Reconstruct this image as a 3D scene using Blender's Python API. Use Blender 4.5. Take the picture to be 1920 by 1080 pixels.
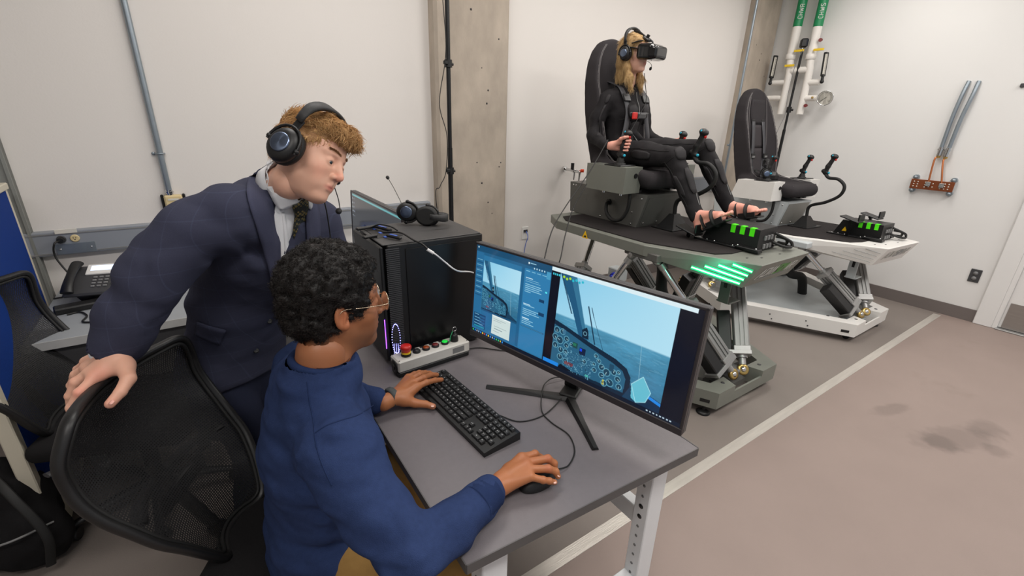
import bpy, bmesh, math, random
import numpy as np
from mathutils import Vector, Matrix, Quaternion
from mathutils.bvhtree import BVHTree
PI = math.pi
S = bpy.context.scene
COL = S.collection
for o in list(bpy.data.objects): bpy.data.objects.remove(o)

# ---------------------------------------------------------------- camera
cam_d = bpy.data.cameras.new('camera'); cam = bpy.data.objects.new('camera', cam_d); COL.objects.link(cam)
S.camera = cam
cam_d.sensor_width = 36.0; cam_d.lens = 844.0 / 1920 * 36.0; cam_d.clip_start = 0.02; cam_d.clip_end = 60
YAW, PIT, ROL = math.radians(34.84), math.radians(20.60), math.radians(1.68)
fw = Vector((math.sin(YAW)*math.cos(PIT), math.cos(YAW)*math.cos(PIT), -math.sin(PIT)))
r0 = Vector((math.cos(YAW), -math.sin(YAW), 0)); u0 = r0.cross(fw)
rr = math.cos(ROL)*r0 + math.sin(ROL)*u0; uu = -math.sin(ROL)*r0 + math.cos(ROL)*u0
cam.matrix_world = Matrix(((rr.x, uu.x, -fw.x, 0), (rr.y, uu.y, -fw.y, 0), (rr.z, uu.z, -fw.z, 1.65), (0, 0, 0, 1)))

# ---------------------------------------------------------------- light
S.view_settings.view_transform = 'Standard'; S.view_settings.look = 'None'
S.view_settings.gamma = 1; S.view_settings.use_curve_mapping = False
S.view_settings.exposure = 0.20
world = bpy.data.worlds.new('world'); S.world = world; world.use_nodes = True
bg = world.node_tree.nodes['Background']
bg.inputs[0].default_value = (0.93, 0.96, 1.0, 1); bg.inputs[1].default_value = 0.38
LIGHTS = [  # x, y, length, width, watts : the ceiling's own light panels
    (0.6, 1.9, 1.2, 0.6, 17), (2.6, 1.9, 1.2, 0.6, 17), (4.5, 1.7, 1.2, 0.6, 19),
    (-0.9, -0.4, 1.2, 0.6, 26), (1.2, -0.4, 1.2, 0.6, 26), (3.3, -0.4, 1.2, 0.6, 29), (4.9, -0.8, 1.2, 0.6, 27)]
CEIL = 3.3

# ---------------------------------------------------------------- materials
def lin(c):
    return tuple(((v/255)/12.92 if v/255 <= 0.04045 else ((v/255+0.055)/1.055)**2.4) for v in c)
def mat(name, rgb, rough=0.6, metal=0.0, var=0.06, scale=30.0, bump=0.0, bscale=None, spec=0.5, alpha=None, stretch=None, sss=0, coat=0):
    m = bpy.data.materials.new(name); m.use_nodes = True
    nt = m.node_tree; N = nt.nodes; L = nt.links; b = N['Principled BSDF']
    b.inputs['Roughness'].default_value = rough; b.inputs['Metallic'].default_value = metal
    b.inputs['Specular IOR Level'].default_value = spec
    if coat: b.inputs['Coat Weight'].default_value = coat
    if sss:
        b.inputs['Subsurface Weight'].default_value = sss; b.inputs['Subsurface Radius'].default_value = (0.012, 0.005, 0.003); b.inputs['Subsurface Scale'].default_value = 1.0
    c = lin(rgb)
    tc = N.new('ShaderNodeTexCoord'); src = tc.outputs['Object']
    if stretch:
        mp = N.new('ShaderNodeMapping'); mp.inputs['Scale'].default_value = stretch; L.new(src, mp.inputs[0]); src = mp.outputs[0]
    nz = N.new('ShaderNodeTexNoise'); nz.inputs['Scale'].default_value = scale; nz.inputs['Detail'].default_value = 4
    L.new(src, nz.inputs['Vector'])
    mx = N.new('ShaderNodeMix'); mx.data_type = 'RGBA'
    mx.inputs[6].default_value = tuple(max(0, v*(1-var*2)) for v in c)+(1,); mx.inputs[7].default_value = tuple(min(1, v*(1+var*2)) for v in c)+(1,)
    L.new(nz.outputs['Fac'], mx.inputs[0]); L.new(mx.outputs[2], b.inputs['Base Color'])
    if bump:
        n2 = N.new('ShaderNodeTexNoise'); n2.inputs['Scale'].default_value = bscale or scale*6; n2.inputs['Detail'].default_value = 2
        L.new(src, n2.inputs['Vector'])
        bp = N.new('ShaderNodeBump'); bp.inputs['Strength'].default_value = bump; bp.inputs['Distance'].default_value = 0.002
        L.new(n2.outputs['Fac'], bp.inputs['Height']); L.new(bp.outputs[0], b.inputs['Normal'])
    m.diffuse_color = (*c, 1)
    return m
def emit(name, rgb, strength):
    m = bpy.data.materials.new(name); m.use_nodes = True; b = m.node_tree.nodes['Principled BSDF']
    b.inputs['Base Color'].default_value = (*lin(rgb), 1); b.inputs['Emission Color'].default_value = (*lin(rgb), 1)
    b.inputs['Emission Strength'].default_value = strength
    return m
def vcol(name, rough=0.5, strength=None, sss=0, bump=0, bscale=400, spec=0.5, mul=1.0):
    m = bpy.data.materials.new(name); m.use_nodes = True; nt = m.node_tree; b = nt.nodes['Principled BSDF']
    a = nt.nodes.new('ShaderNodeAttribute'); a.attribute_name = 'Col'
    b.inputs['Roughness'].default_value = rough; b.inputs['Specular IOR Level'].default_value = spec
    if strength is None:
        nt.links.new(a.outputs['Color'], b.inputs['Base Color'])
        if sss:
            b.inputs['Subsurface Weight'].default_value = sss; b.inputs['Subsurface Radius'].default_value = (0.012, 0.005, 0.003); b.inputs['Subsurface Scale'].default_value = 1.0
        if bump:
            tc = nt.nodes.new('ShaderNodeTexCoord'); n2 = nt.nodes.new('ShaderNodeTexNoise'); n2.inputs['Scale'].default_value = bscale
            nt.links.new(tc.outputs['Object'], n2.inputs['Vector'])
            bp = nt.nodes.new('ShaderNodeBump'); bp.inputs['Strength'].default_value = bump; bp.inputs['Distance'].default_value = 0.001
            nt.links.new(n2.outputs['Fac'], bp.inputs['Height']); nt.links.new(bp.outputs[0], b.inputs['Normal'])
    else:
        b.inputs['Base Color'].default_value = (0.01, 0.01, 0.012, 1)
        nt.links.new(a.outputs['Color'], b.inputs['Emission Color']); b.inputs['Emission Strength'].default_value = strength
    return m

# ---------------------------------------------------------------- mesh builder
def V(*a): return Vector(a[0] if len(a) == 1 else a)
def frame(z, x=None):
    z = Vector(z).normalized(); x = Vector(x) if x is not None else (Vector((1, 0, 0)) if abs(z.x) < 0.9 else Vector((0, 1, 0)))
    y = z.cross(x).normalized(); x = y.cross(z).normalized()
    return x, y, z
def rotz(a): return Matrix.Rotation(a, 4, 'Z')
def smooth_path(pts, n=6, closed=False):
    P = [Vector(p[:3]) for p in pts]; m = len(P)
    if m < 3: return P
    out = []
    rng = range(m if closed else m-1)
    for i in rng:
        if closed: a, b, c, d = P[(i-1) % m], P[i], P[(i+1) % m], P[(i+2) % m]
        else:
            b, c = P[i], P[i+1]; a = P[i-1] if i else b*2-c; d = P[i+2] if i+2 < m else c*2-b
        for k in range(n):
            t = k/n
            out.append(0.5*((2*b)+(c-a)*t+(2*a-5*b+4*c-d)*t*t+(3*b-a-3*c+d)*t**3))
    if not closed: out.append(P[-1])
    return out
class MB:
    def __init__(s): s.v = []; s.f = []; s.sm = []
    def add(s, vs, fs, smooth=False, M=None):
        b = len(s.v)
        s.v += [tuple(M @ Vector(p)) if M is not None else tuple(p) for p in vs]
        s.f += [tuple(i+b for i in f) for f in fs]; s.sm += [smooth]*len(fs)
        return s
    def box(s, c, d, M=None, bev=0.0, rot=None):
        x, y, z = d[0]/2, d[1]/2, d[2]/2; b = min(bev, x*.9, y*.9, z*.9)
        R = rot.to_4x4() if rot is not None else Matrix()
        T = Matrix.Translation(c) @ R
        if M is not None: T = M @ T
        if b <= 0:
            vs = [(i*x, j*y, k*z) for i in (-1, 1) for j in (-1, 1) for k in (-1, 1)]
            fs = [(0, 1, 3, 2), (4, 6, 7, 5), (0, 4, 5, 1), (2, 3, 7, 6), (0, 2, 6, 4), (1, 5, 7, 3)]
            return s.add(vs, fs, False, T)
        vs = []; idx = {}
        for i in (-1, 1):
            for j in (-1, 1):
                for k in (-1, 1):
                    for a in range(3):
                        p = [i*(x-b), j*(y-b), k*(z-b)]; p[a] = (i*x, j*y, k*z)[a]
                        idx[(i, j, k, a)] = len(vs); vs.append(p)
        fs = []
        for a in range(3):
            o1, o2 = (a+1) % 3, (a+2) % 3
            for sg in (-1, 1):
                q = []
                for (u, w) in ((-1, -1), (1, -1), (1, 1), (-1, 1)):
                    t = [0, 0, 0]; t[a] = sg; t[o1] = u; t[o2] = w; q.append(idx[(*t, a)])
                fs.append(tuple(q if sg > 0 else q[::-1]))
            for u in (-1, 1):
                for w in (-1, 1):
                    t0 = [0, 0, 0]; t1 = [0, 0, 0]; t0[o1] = t1[o1] = u; t0[o2] = t1[o2] = w; t0[a] = -1; t1[a] = 1
                    q = [idx[(*t0, o1)], idx[(*t1, o1)], idx[(*t1, o2)], idx[(*t0, o2)]]
                    fs.append(tuple(q if u*w < 0 else q[::-1]))
        for i in (-1, 1):
            for j in (-1, 1):
                for k in (-1, 1):
                    q = [idx[(i, j, k, 0)], idx[(i, j, k, 1)], idx[(i, j, k, 2)]]
                    fs.append(tuple(q if i*j*k > 0 else q[::-1]))
        return s.add(vs, fs, False, T)
    def bar(s, a, b, w, h, up=(0, 0, 1), bev=0.0, M=None):
        a, b = Vector(a), Vector(b); z = (b-a); L = z.length; z.normalize()
        y = Vector(up); y = (y-z*y.dot(z)).normalized(); x = y.cross(z)
        R = Matrix((x, y, z)).transposed()
        return s.box((a+b)/2, (w, h, L), M, bev, R)
    def tube(s, pts, r, seg=10, n=0, closed=False, M=None, caps=True, flat=None, up=None):
        if n: P = smooth_path(pts, n, closed)
        else: P = [Vector(p) for p in pts]
        m = len(P)
        if callable(r): rad = [r(i/(m-1)) for i in range(m)]
        elif isinstance(r, (list, tuple)):
            rad = [r[min(len(r)-1, int(i/(m-1)*(len(r)-1)))]*(1-((i/(m-1)*(len(r)-1)) % 1)) + r[min(len(r)-1, int(i/(m-1)*(len(r)-1))+1)]*((i/(m-1)*(len(r)-1)) % 1) for i in range(m)]
        else: rad = [r]*m
        vs = []; T = []
        for i in range(m):
            if closed: t = P[(i+1) % m]-P[i-1]
            else: t = P[min(i+1, m-1)]-P[max(i-1, 0)]
            T.append(t.normalized() if t.length > 1e-9 else Vector((0, 0, 1)))
        x, y, _ = frame(T[0], up)
        for i in range(m):
            x = (x-T[i]*x.dot(T[i])).normalized(); y = T[i].cross(x)
            fx, fy = flat if flat else (1, 1)
            for k in range(seg):
                a = 2*PI*k/seg
                vs.append(P[i]+x*math.cos(a)*rad[i]*fx+y*math.sin(a)*rad[i]*fy)
        fs = []
        for i in range(m if closed else m-1):
            j = (i+1) % m
            for k in range(seg):
                l = (k+1) % seg
                fs.append((i*seg+k, i*seg+l, j*seg+l, j*seg+k))
        s.add(vs, fs, True, M)
        if caps and not closed:
            s.add(vs[:seg], [tuple(range(seg))[::-1]], False, M); s.add(vs[-seg:], [tuple(range(seg))], False, M)
        return s
    def lathe(s, prof, c=(0, 0, 0), axis=(0, 0, 1), seg=24, M=None, smooth=True, sx=1, sy=1, xref=None):
        x, y, z = frame(axis, xref); c = Vector(c); vs = []
        for (r, h) in prof:
            for k in range(seg):
                a = 2*PI*k/seg; vs.append(c+x*r*sx*math.cos(a)+y*r*sy*math.sin(a)+z*h)
        fs = []
        for i in range(len(prof)-1):
            for k in range(seg):
                l = (k+1) % seg; fs.append((i*seg+k, i*seg+l, (i+1)*seg+l, (i+1)*seg+k))
        s.add(vs, fs, smooth, M)
        if prof[0][0] > 1e-5: s.add(vs[:seg], [tuple(range(seg))[::-1]], False, M)
        if prof[-1][0] > 1e-5: s.add(vs[-seg:], [tuple(range(seg))], False, M)
        return s
    def cyl(s, a, b, r, seg=16, r2=None, M=None, bev=0):
        a, b = Vector(a), Vector(b); L = (b-a).length; r2 = r if r2 is None else r2
        if bev: prof = [(r-bev, 0), (r, bev), (r2, L-bev), (r2-bev, L)]
        else: prof = [(r, 0), (r2, L)]
        return s.lathe(prof, a, b-a, seg, M, seg > 8)
    def prism(s, poly, h0, h1, o=(0, 0, 0), x=(1, 0, 0), y=(0, 1, 0), M=None, top=None):
        """polygon in the plane o,x,y, extruded along x cross y; top: other polygon for the far end"""
        o, x, y = Vector(o), Vector(x).normalized(), Vector(y).normalized(); z = x.cross(y); n = len(poly)
        tp = top or poly
        vs = [o+x*p[0]+y*p[1]+z*h0 for p in poly]+[o+x*p[0]+y*p[1]+z*h1 for p in tp]
        fs = [tuple(range(n))[::-1], tuple(range(n, 2*n))]+[(i, (i+1) % n, n+(i+1) % n, n+i) for i in range(n)]
        return s.add(vs, fs, False, M)
    def hexa(s, b, t, M=None):
        n = len(b)
        fs = [tuple(range(n))[::-1], tuple(range(n, 2*n))]+[(i, (i+1) % n, n+(i+1) % n, n+i) for i in range(n)]
        return s.add(list(b)+list(t), fs, False, M)
    def ball(s, c, r, seg=16, rings=10, M=None, R=None):
        if not hasattr(r, '__len__'): r = (r, r, r)
        vs = []; c = Vector(c)
        for i in range(rings+1):
            t = PI*i/rings
            for k in range(seg):
                a = 2*PI*k/seg; p = Vector((r[0]*math.sin(t)*math.cos(a), r[1]*math.sin(t)*math.sin(a), -r[2]*math.cos(t)))
                if R is not None: p = R @ p
                vs.append(c+p)
        fs = [(i*seg+k, i*seg+(k+1) % seg, (i+1)*seg+(k+1) % seg, (i+1)*seg+k) for i in range(rings) for k in range(seg)]
        return s.add(vs, fs, True, M)
    def grid(s, rows, thick=0.0, smooth=True, M=None):
        """rows: list of lists of points; optional thickness along the surface normal"""
        nr, nc = len(rows), len(rows[0]); P = [[Vector(p) for p in r] for r in rows]
        vs = [p for r in P for p in r]
        fs = [(i*nc+j, i*nc+j+1, (i+1)*nc+j+1, (i+1)*nc+j) for i in range(nr-1) for j in range(nc-1)]
        if thick:
            b = []
            for i in range(nr):
                for j in range(nc):
                    du = P[i][min(j+1, nc-1)]-P[i][max(j-1, 0)]; dv = P[min(i+1, nr-1)][j]-P[max(i-1, 0)][j]
                    n = du.cross(dv)
                    n = n.normalized() if n.length > 1e-12 else Vector((0, 0, 1))
                    b.append(P[i][j]-n*thick)
            k = len(vs); vs += b
            fs += [tuple(x+k for x in f[::-1]) for f in fs]
            edge = [j for j in range(nc)]+[i*nc+nc-1 for i in range(1, nr)]+[(nr-1)*nc+j for j in range(nc-2, -1, -1)]+[i*nc for i in range(nr-2, 0, -1)]
            for q in range(len(edge)):
                a, c = edge[q], edge[(q+1) % len(edge)]; fs.append((c, a, a+k, c+k))
        return s.add(vs, fs, smooth, M)
def text_mesh(mb, txt, o, x, y, size, thick=0.001, shear=0.0, spacing=1.0):
    cu = bpy.data.curves.new('lettering', 'FONT'); cu.body = txt; cu.size = 1; cu.shear = shear; cu.space_character = spacing; cu.resolution_u = 2
    ob_ = bpy.data.objects.new('lettering', cu); COL.objects.link(ob_)
    bpy.context.view_layer.update()
    me = bpy.data.meshes.new_from_object(ob_.evaluated_get(bpy.context.evaluated_depsgraph_get()))
    x = Vector(x).normalized(); y = Vector(y).normalized(); z = x.cross(y); o = Vector(o)
    vs = [o+x*v.co.x*size+y*v.co.y*size+z*thick for v in me.vertices]
    mb.add(vs, [tuple(p.vertices) for p in me.polygons], False)
    w = max([v.co.x for v in me.vertices] or [0])*size
    bpy.data.objects.remove(ob_); bpy.data.curves.remove(cu); bpy.data.meshes.remove(me)
    return w

# ---------------------------------------------------------------- objects
def tag(o, label=None, cat=None, group=None, kind=None):
    if label: o['label'] = label
    if cat: o['category'] = cat
    if group: o['group'] = group
    if kind: o['kind'] = kind
    return o
def thing(name, label, cat, loc=(0, 0, 0), rz=0, group=None):
    o = bpy.data.objects.new(name, None); COL.objects.link(o); o.empty_display_size = 0.1
    o.matrix_world = Matrix.Translation(loc) @ rotz(rz)
    return tag(o, label, cat, group)
INV = {}
def wm(o):
    M = o.matrix_basis.copy()
    while o.parent: o = o.parent; M = o.matrix_basis @ M
    return M
def ob(name, mb, m, parent=None, world=True, auto=True):
    me = bpy.data.meshes.new(name)
    vs = mb.v
    o = bpy.data.objects.new(name, me)
    if parent is not None:
        o.parent = parent
        if world:
            Mi = wm(parent).inverted(); vs = [Mi @ Vector(p) for p in vs]
    elif world:
        A = np.array([tuple(p) for p in vs]); c = (A.min(0)+A.max(0))/2; c[2] = A[:, 2].min()
        vs = [tuple(p) for p in (A-c)]; o.location = c
    me.from_pydata([tuple(p) for p in vs], [], mb.f)
    me.polygons.foreach_set('use_smooth', mb.sm)
    me.materials.append(m) if not isinstance(m, (list, tuple)) else [me.materials.append(q) for q in m]
    me.update()
    COL.objects.link(o)
    return o
def npob(name, vs, quads, m, parent=None, cols=None, world=True, smooth=True):
    vs = np.asarray(vs, float)
    o = bpy.data.objects.new(name, bpy.data.meshes.new(name)); me = o.data
    if parent is not None:
        o.parent = parent
        if world:
            Mi = np.array(wm(parent).inverted()); vs = vs @ Mi[:3, :3].T + Mi[:3, 3]
    elif world:
        c = (vs.min(0)+vs.max(0))/2; c[2] = vs[:, 2].min(); vs = vs-c; o.location = c
    q = np.asarray(quads, np.int32); k = q.shape[1]
    me.vertices.add(len(vs)); me.vertices.foreach_set('co', vs.astype(np.float32).ravel())
    me.loops.add(q.size); me.loops.foreach_set('vertex_index', q.ravel())
    me.polygons.add(len(q)); me.polygons.foreach_set('loop_start', np.arange(0, q.size, k, dtype=np.int32)); me.polygons.foreach_set('loop_total', np.full(len(q), k, np.int32))
    me.update(calc_edges=True); me.validate()
    me.polygons.foreach_set('use_smooth', [smooth]*len(me.polygons))
    if cols is not None:
        a = me.color_attributes.new('Col', 'FLOAT_COLOR', 'POINT')
        a.data.foreach_set('color', np.concatenate([cols, np.ones((len(cols), 1))], 1).astype(np.float32).ravel())
    me.materials.append(m); COL.objects.link(o)
    return o
def dup(root, loc=None, rz=None, label=None, group=None, M=None):
    r = root.copy(); COL.objects.link(r)
    if M is not None: r.matrix_basis = M
    else:
        if loc is not None: r.location = loc
        if rz is not None: r.rotation_euler = (0, 0, rz)
    if label: r['label'] = label
    if group: r['group'] = group
    for ch in list(root.children):
        c = ch.copy(); COL.objects.link(c); c.parent = r
        for g in list(ch.children):
            d = g.copy(); COL.objects.link(d); d.parent = c
    return r
def struct(name, mb, m, parent=None):
    o = ob(name, mb, m, parent); 
    if parent is None: o['kind'] = 'structure'
    return o

# ---------------------------------------------------------------- implicit surfaces (bodies, clothes)
def vnoise(P, scale, seed=0):
    rs = np.random.RandomState(seed); T = rs.rand(32, 32, 32).astype(np.float32)
    q = P*scale; i = np.floor(q).astype(int); f = (q-i).astype(np.float32); f = f*f*(3-2*f); i = i % 32; j = (i+1) % 32
    g = lambda a, b, c: T[a, b, c]
    x0, y0, z0 = i[..., 0], i[..., 1], i[..., 2]; x1, y1, z1 = j[..., 0], j[..., 1], j[..., 2]
    fx, fy, fz = f[..., 0], f[..., 1], f[..., 2]
    a = (g(x0, y0, z0)*(1-fx)+g(x1, y0, z0)*fx)*(1-fy)+(g(x0, y1, z0)*(1-fx)+g(x1, y1, z0)*fx)*fy
    b = (g(x0, y0, z1)*(1-fx)+g(x1, y0, z1)*fx)*(1-fy)+(g(x0, y1, z1)*(1-fx)+g(x1, y1, z1)*fx)*fy
    return (a*(1-fz)+b*fz)*2-1
class SDF:
    def __init__(s, lo, hi, h):
        s.lo = np.array(lo, float); s.h = h; s.n = np.ceil((np.array(hi)-s.lo)/h).astype(int)+1
        s.F = np.full(s.n, 1.0, np.float32)
    def _reg(s, lo, hi):
        a = np.clip(np.floor((np.array(lo)-s.lo)/s.h).astype(int), 0, s.n); b = np.clip(np.ceil((np.array(hi)-s.lo)/s.h).astype(int)+1, 0, s.n)
        if np.any(b <= a): return None, None
        sl = tuple(slice(i, j) for i, j in zip(a, b))
        g = np.meshgrid(*[(s.lo[k]+s.h*np.arange(a[k], b[k])) for k in range(3)], indexing='ij')
        return sl, np.stack(g, -1).astype(np.float32)
    def _mix(s, sl, d, k, op):
        A = s.F[sl]
        if op == 'u':
            if k > 0: hh = np.maximum(k-np.abs(A-d), 0)/k; s.F[sl] = np.minimum(A, d)-hh*hh*k*0.25
            else: s.F[sl] = np.minimum(A, d)
        elif op == 's':
            d = -d
            if k > 0: hh = np.maximum(k-np.abs(A-d), 0)/k; s.F[sl] = np.maximum(A, d)+hh*hh*k*0.25
            else: s.F[sl] = np.maximum(A, d)
    def cone(s, a, b, ra, rb, k=0.01, op='u', ax=None, sq=1.0):
        """tapered capsule; ax, sq: squash the section along ax by factor sq"""
        a = np.array(a, float); b = np.array(b, float); R = max(ra, rb)*1.05+k+3*s.h
        sl, P = s._reg(np.minimum(a, b)-R, np.maximum(a, b)+R)
        if sl is None: return s
        ab = b-a; L2 = max(ab@ab, 1e-9)
        q = P-a; t = np.clip((q@ab)/L2, 0, 1)[..., None]; w = q-t*ab
        if ax is not None:
            n = np.array(ax, float); n /= np.linalg.norm(n); w = w+((1/sq-1)*(w@n))[..., None]*n
        rad = ra+(rb-ra)*t[..., 0]; d = np.sqrt((w*w).sum(-1))
        d = (d-rad)
        if ax is not None: d = d*(0.5+0.5*sq)
        s._mix(sl, d, k, op); return s
    def chain(s, pts, k=0.012, ax=None, sq=1.0, op='u'):
        for p, q in zip(pts[:-1], pts[1:]): s.cone(p[:3], q[:3], p[3], q[3], k, op, ax, sq)
        return s
    def ell(s, c, r, R=None, k=0.01, op='u'):
        c = np.array(c, float); r = np.array(r, float); m = r.max()+k+3*s.h
        sl, P = s._reg(c-m, c+m)
        if sl is None: return s
        q = P-c
        if R is not None: q = q@np.array(R)[:3, :3]
        k0 = np.sqrt(((q/r)**2).sum(-1)); k1 = np.sqrt(((q/(r*r))**2).sum(-1))+1e-9
        s._mix(sl, k0*(k0-1)/k1, k, op); return s
    def box(s, c, hd, R=None, rr=0.0, k=0.0, op='u'):
        c = np.array(c, float); hd = np.array(hd, float)-rr; m = np.linalg.norm(hd)+rr+k+3*s.h
        sl, P = s._reg(c-m, c+m)
        if sl is None: return s
        q = P-c
        if R is not None: q = q@np.array(R)[:3, :3]
        q = np.abs(q)-hd
        d = np.sqrt((np.maximum(q, 0)**2).sum(-1))+np.minimum(q.max(-1), 0)-rr
        s._mix(sl, d, k, op); return s
    def disp(s, fn, band=0.03):
        g = np.argwhere(np.abs(s.F) < band)
        P = s.lo+g*s.h; s.F[tuple(g.T)] += fn(P).astype(np.float32); return s
    def blur(s, n=1):
        for _ in range(n):
            for ax in range(3):
                A = s.F; B = A.copy(); sl = [slice(None)]*3; s0 = sl[:]; s1 = sl[:]; sm = sl[:]
                s0[ax] = slice(0, -2); s1[ax] = slice(2, None); sm[ax] = slice(1, -1)
                B[tuple(sm)] = A[tuple(sm)]*.5+(A[tuple(s0)]+A[tuple(s1)])*.25; s.F = B
        return s
    def mesh(s):
        F = s.F; neg = F < 0
        cs = np.zeros(tuple(s.n-1), np.int8)
        for i in (0, 1):
            for j in (0, 1):
                for k in (0, 1):
                    cs += neg[i:s.n[0]-1+i, j:s.n[1]-1+j, k:s.n[2]-1+k]
        act = np.argwhere((cs > 0) & (cs < 8)); ids = np.full(tuple(s.n-1), -1, np.int64); ids[tuple(act.T)] = np.arange(len(act))
        acc = np.zeros((len(act), 3)); cnt = np.zeros(len(act))
        cor = [(i, j, k) for i in (0, 1) for j in (0, 1) for k in (0, 1)]
        for a in cor:
            for ax in range(3):
                if a[ax]: continue
                b = list(a); b[ax] = 1; b = tuple(b)
                fa = F[tuple((act+a).T)]; fb = F[tuple((act+b).T)]; m = (fa < 0) != (fb < 0)
                t = np.where(m, fa/np.where(np.abs(fa-fb) < 1e-12, 1e-12, fa-fb), 0)
                p = np.array(a)+t[:, None]*(np.array(b)-np.array(a)); acc += p*m[:, None]; cnt += m
        vs = s.lo+s.h*(act+acc/cnt[:, None])
        quads = []
        for ax in range(3):
            u, v = (ax+1) % 3, (ax+2) % 3
            sl0 = [slice(None)]*3; sl1 = [slice(None)]*3; sl0[ax] = slice(0, -1); sl1[ax] = slice(1, None)
            A = neg[tuple(sl0)]; B = neg[tuple(sl1)]
            e = np.argwhere(A != B); ok = np.all([e[:, u] > 0, e[:, v] > 0, e[:, u] < s.n[u]-1, e[:, v] < s.n[v]-1], 0); e = e[ok]
            fl = neg[tuple(e.T)]
            du = np.zeros(3, int); du[u] = 1; dv = np.zeros(3, int); dv[v] = 1
            c = [ids[tuple((e-du-dv).T)], ids[tuple((e-dv).T)], ids[tuple(e.T)], ids[tuple((e-du).T)]]
            q = np.stack(c, 1); q[~fl] = q[~fl][:, ::-1]
            quads.append(q[(q >= 0).all(1)])
        return vs, np.concatenate(quads)
def relax(vs, q, it=2, lam=0.5):
    for _ in range(it):
        acc = np.zeros_like(vs); cnt = np.zeros(len(vs))
        for a, b in ((0, 1), (1, 2), (2, 3), (3, 0)):
            for i, j in ((a, b), (b, a)):
                cnt += np.bincount(q[:, i], minlength=len(vs))
                for d in range(3): acc[:, d] += np.bincount(q[:, i], weights=vs[q[:, j], d], minlength=len(vs))
        vs = vs+lam*(acc/np.maximum(cnt, 1)[:, None]-vs)
    return vs
def merge(*parts):
    V_, Q_, C_ = [], [], []; b = 0
    for p in parts:
        V_.append(p[0]); Q_.append(p[1]+b); b += len(p[0])
        if len(p) > 2: C_.append(p[2])
    return np.concatenate(V_), np.concatenate(Q_), (np.concatenate(C_) if C_ else None)
def body_join(comps, links, col):
    """one continuous body: limbs run inside the clothes from the neck to the hands and feet, sharing vertices with both ends"""
    base = np.cumsum([0]+[len(c[0]) for c in comps]); vs, q, cs = merge(*comps); vs = list(map(tuple, vs)); new = []; A_ = [np.asarray(c[0]) for c in comps]; nv = len(vs); extra = []
    for (i, pa, mids, j, pb, r) in links:
        pts = [Vector(pa)]+[Vector(p) for p in mids]+[Vector(pb)]; x, y, _ = frame(pts[1]-pts[0]); rings = []
        for k, p in enumerate(pts):
            t = (pts[min(k+1, len(pts)-1)]-pts[max(k-1, 0)]).normalized(); x = (x-t*x.dot(t)).normalized(); y = t.cross(x); rr_ = r if not hasattr(r, '__len__') else r[min(k, len(r)-1)]
            ring = [p+x*math.cos(2*PI*a/8)*rr_+y*math.sin(2*PI*a/8)*rr_ for a in range(8)]
            if k in (0, len(pts)-1):
                c = i if k == 0 else j; rings.append([int(base[c]+np.argmin(((A_[c]-np.array(p_))**2).sum(1))) for p_ in ring])
            else: rings.append(list(range(nv+len(extra), nv+len(extra)+8))); extra += [tuple(p_) for p_ in ring]
        for a, b in zip(rings[:-1], rings[1:]):
            for k in range(8):
                f = (a[k], a[(k+1) % 8], b[(k+1) % 8], b[k])
                if len(set(f)) == 4: new.append(f)
    vs = np.array(vs+extra); cs = np.concatenate([cs, np.tile(np.array(lin(col)), (len(extra), 1))]) if extra else cs
    return vs, np.concatenate([q, np.array(new, int)]), cs
def bvh_of(vs, q): return BVHTree.FromPolygons([tuple(p) for p in vs], [tuple(int(i) for i in f) for f in q])
def snap(bvh, p, off):
    co, no, _, _ = bvh.find_nearest(Vector(p)); return co+no*off
def strands(roots, dirs, seed=0, n=5, seg=3):
    """numpy tubes: roots (m,3); dirs function(t, root arrays)->points (m,3) and radius"""
    m = len(roots); rings = []
    pts = [dirs(i/(n-1)) for i in range(n)]
    vs = np.zeros((m, n, seg, 3)); rs = np.random.RandomState(seed)
    for i in range(n):
        t = pts[min(i+1, n-1)][0]-pts[max(i-1, 0)][0]; t /= np.linalg.norm(t, axis=1)[:, None]+1e-9
        ref = np.tile([0.3, 0.5, 0.8], (m, 1)); x = np.cross(t, ref); x /= np.linalg.norm(x, axis=1)[:, None]+1e-9; y = np.cross(t, x)
        for k in range(seg):
            a = 2*PI*k/seg; vs[:, i, k] = pts[i][0]+(x*math.cos(a)+y*math.sin(a))*pts[i][1]
    base = np.arange(m)[:, None]*n*seg; q = []
    for i in range(n-1):
        for k in range(seg):
            l = (k+1) % seg
            q.append(np.concatenate([base+i*seg+k, base+i*seg+l, base+(i+1)*seg+l, base+(i+1)*seg+k], 1))
    return vs.reshape(-1, 3), np.concatenate(q)

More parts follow.
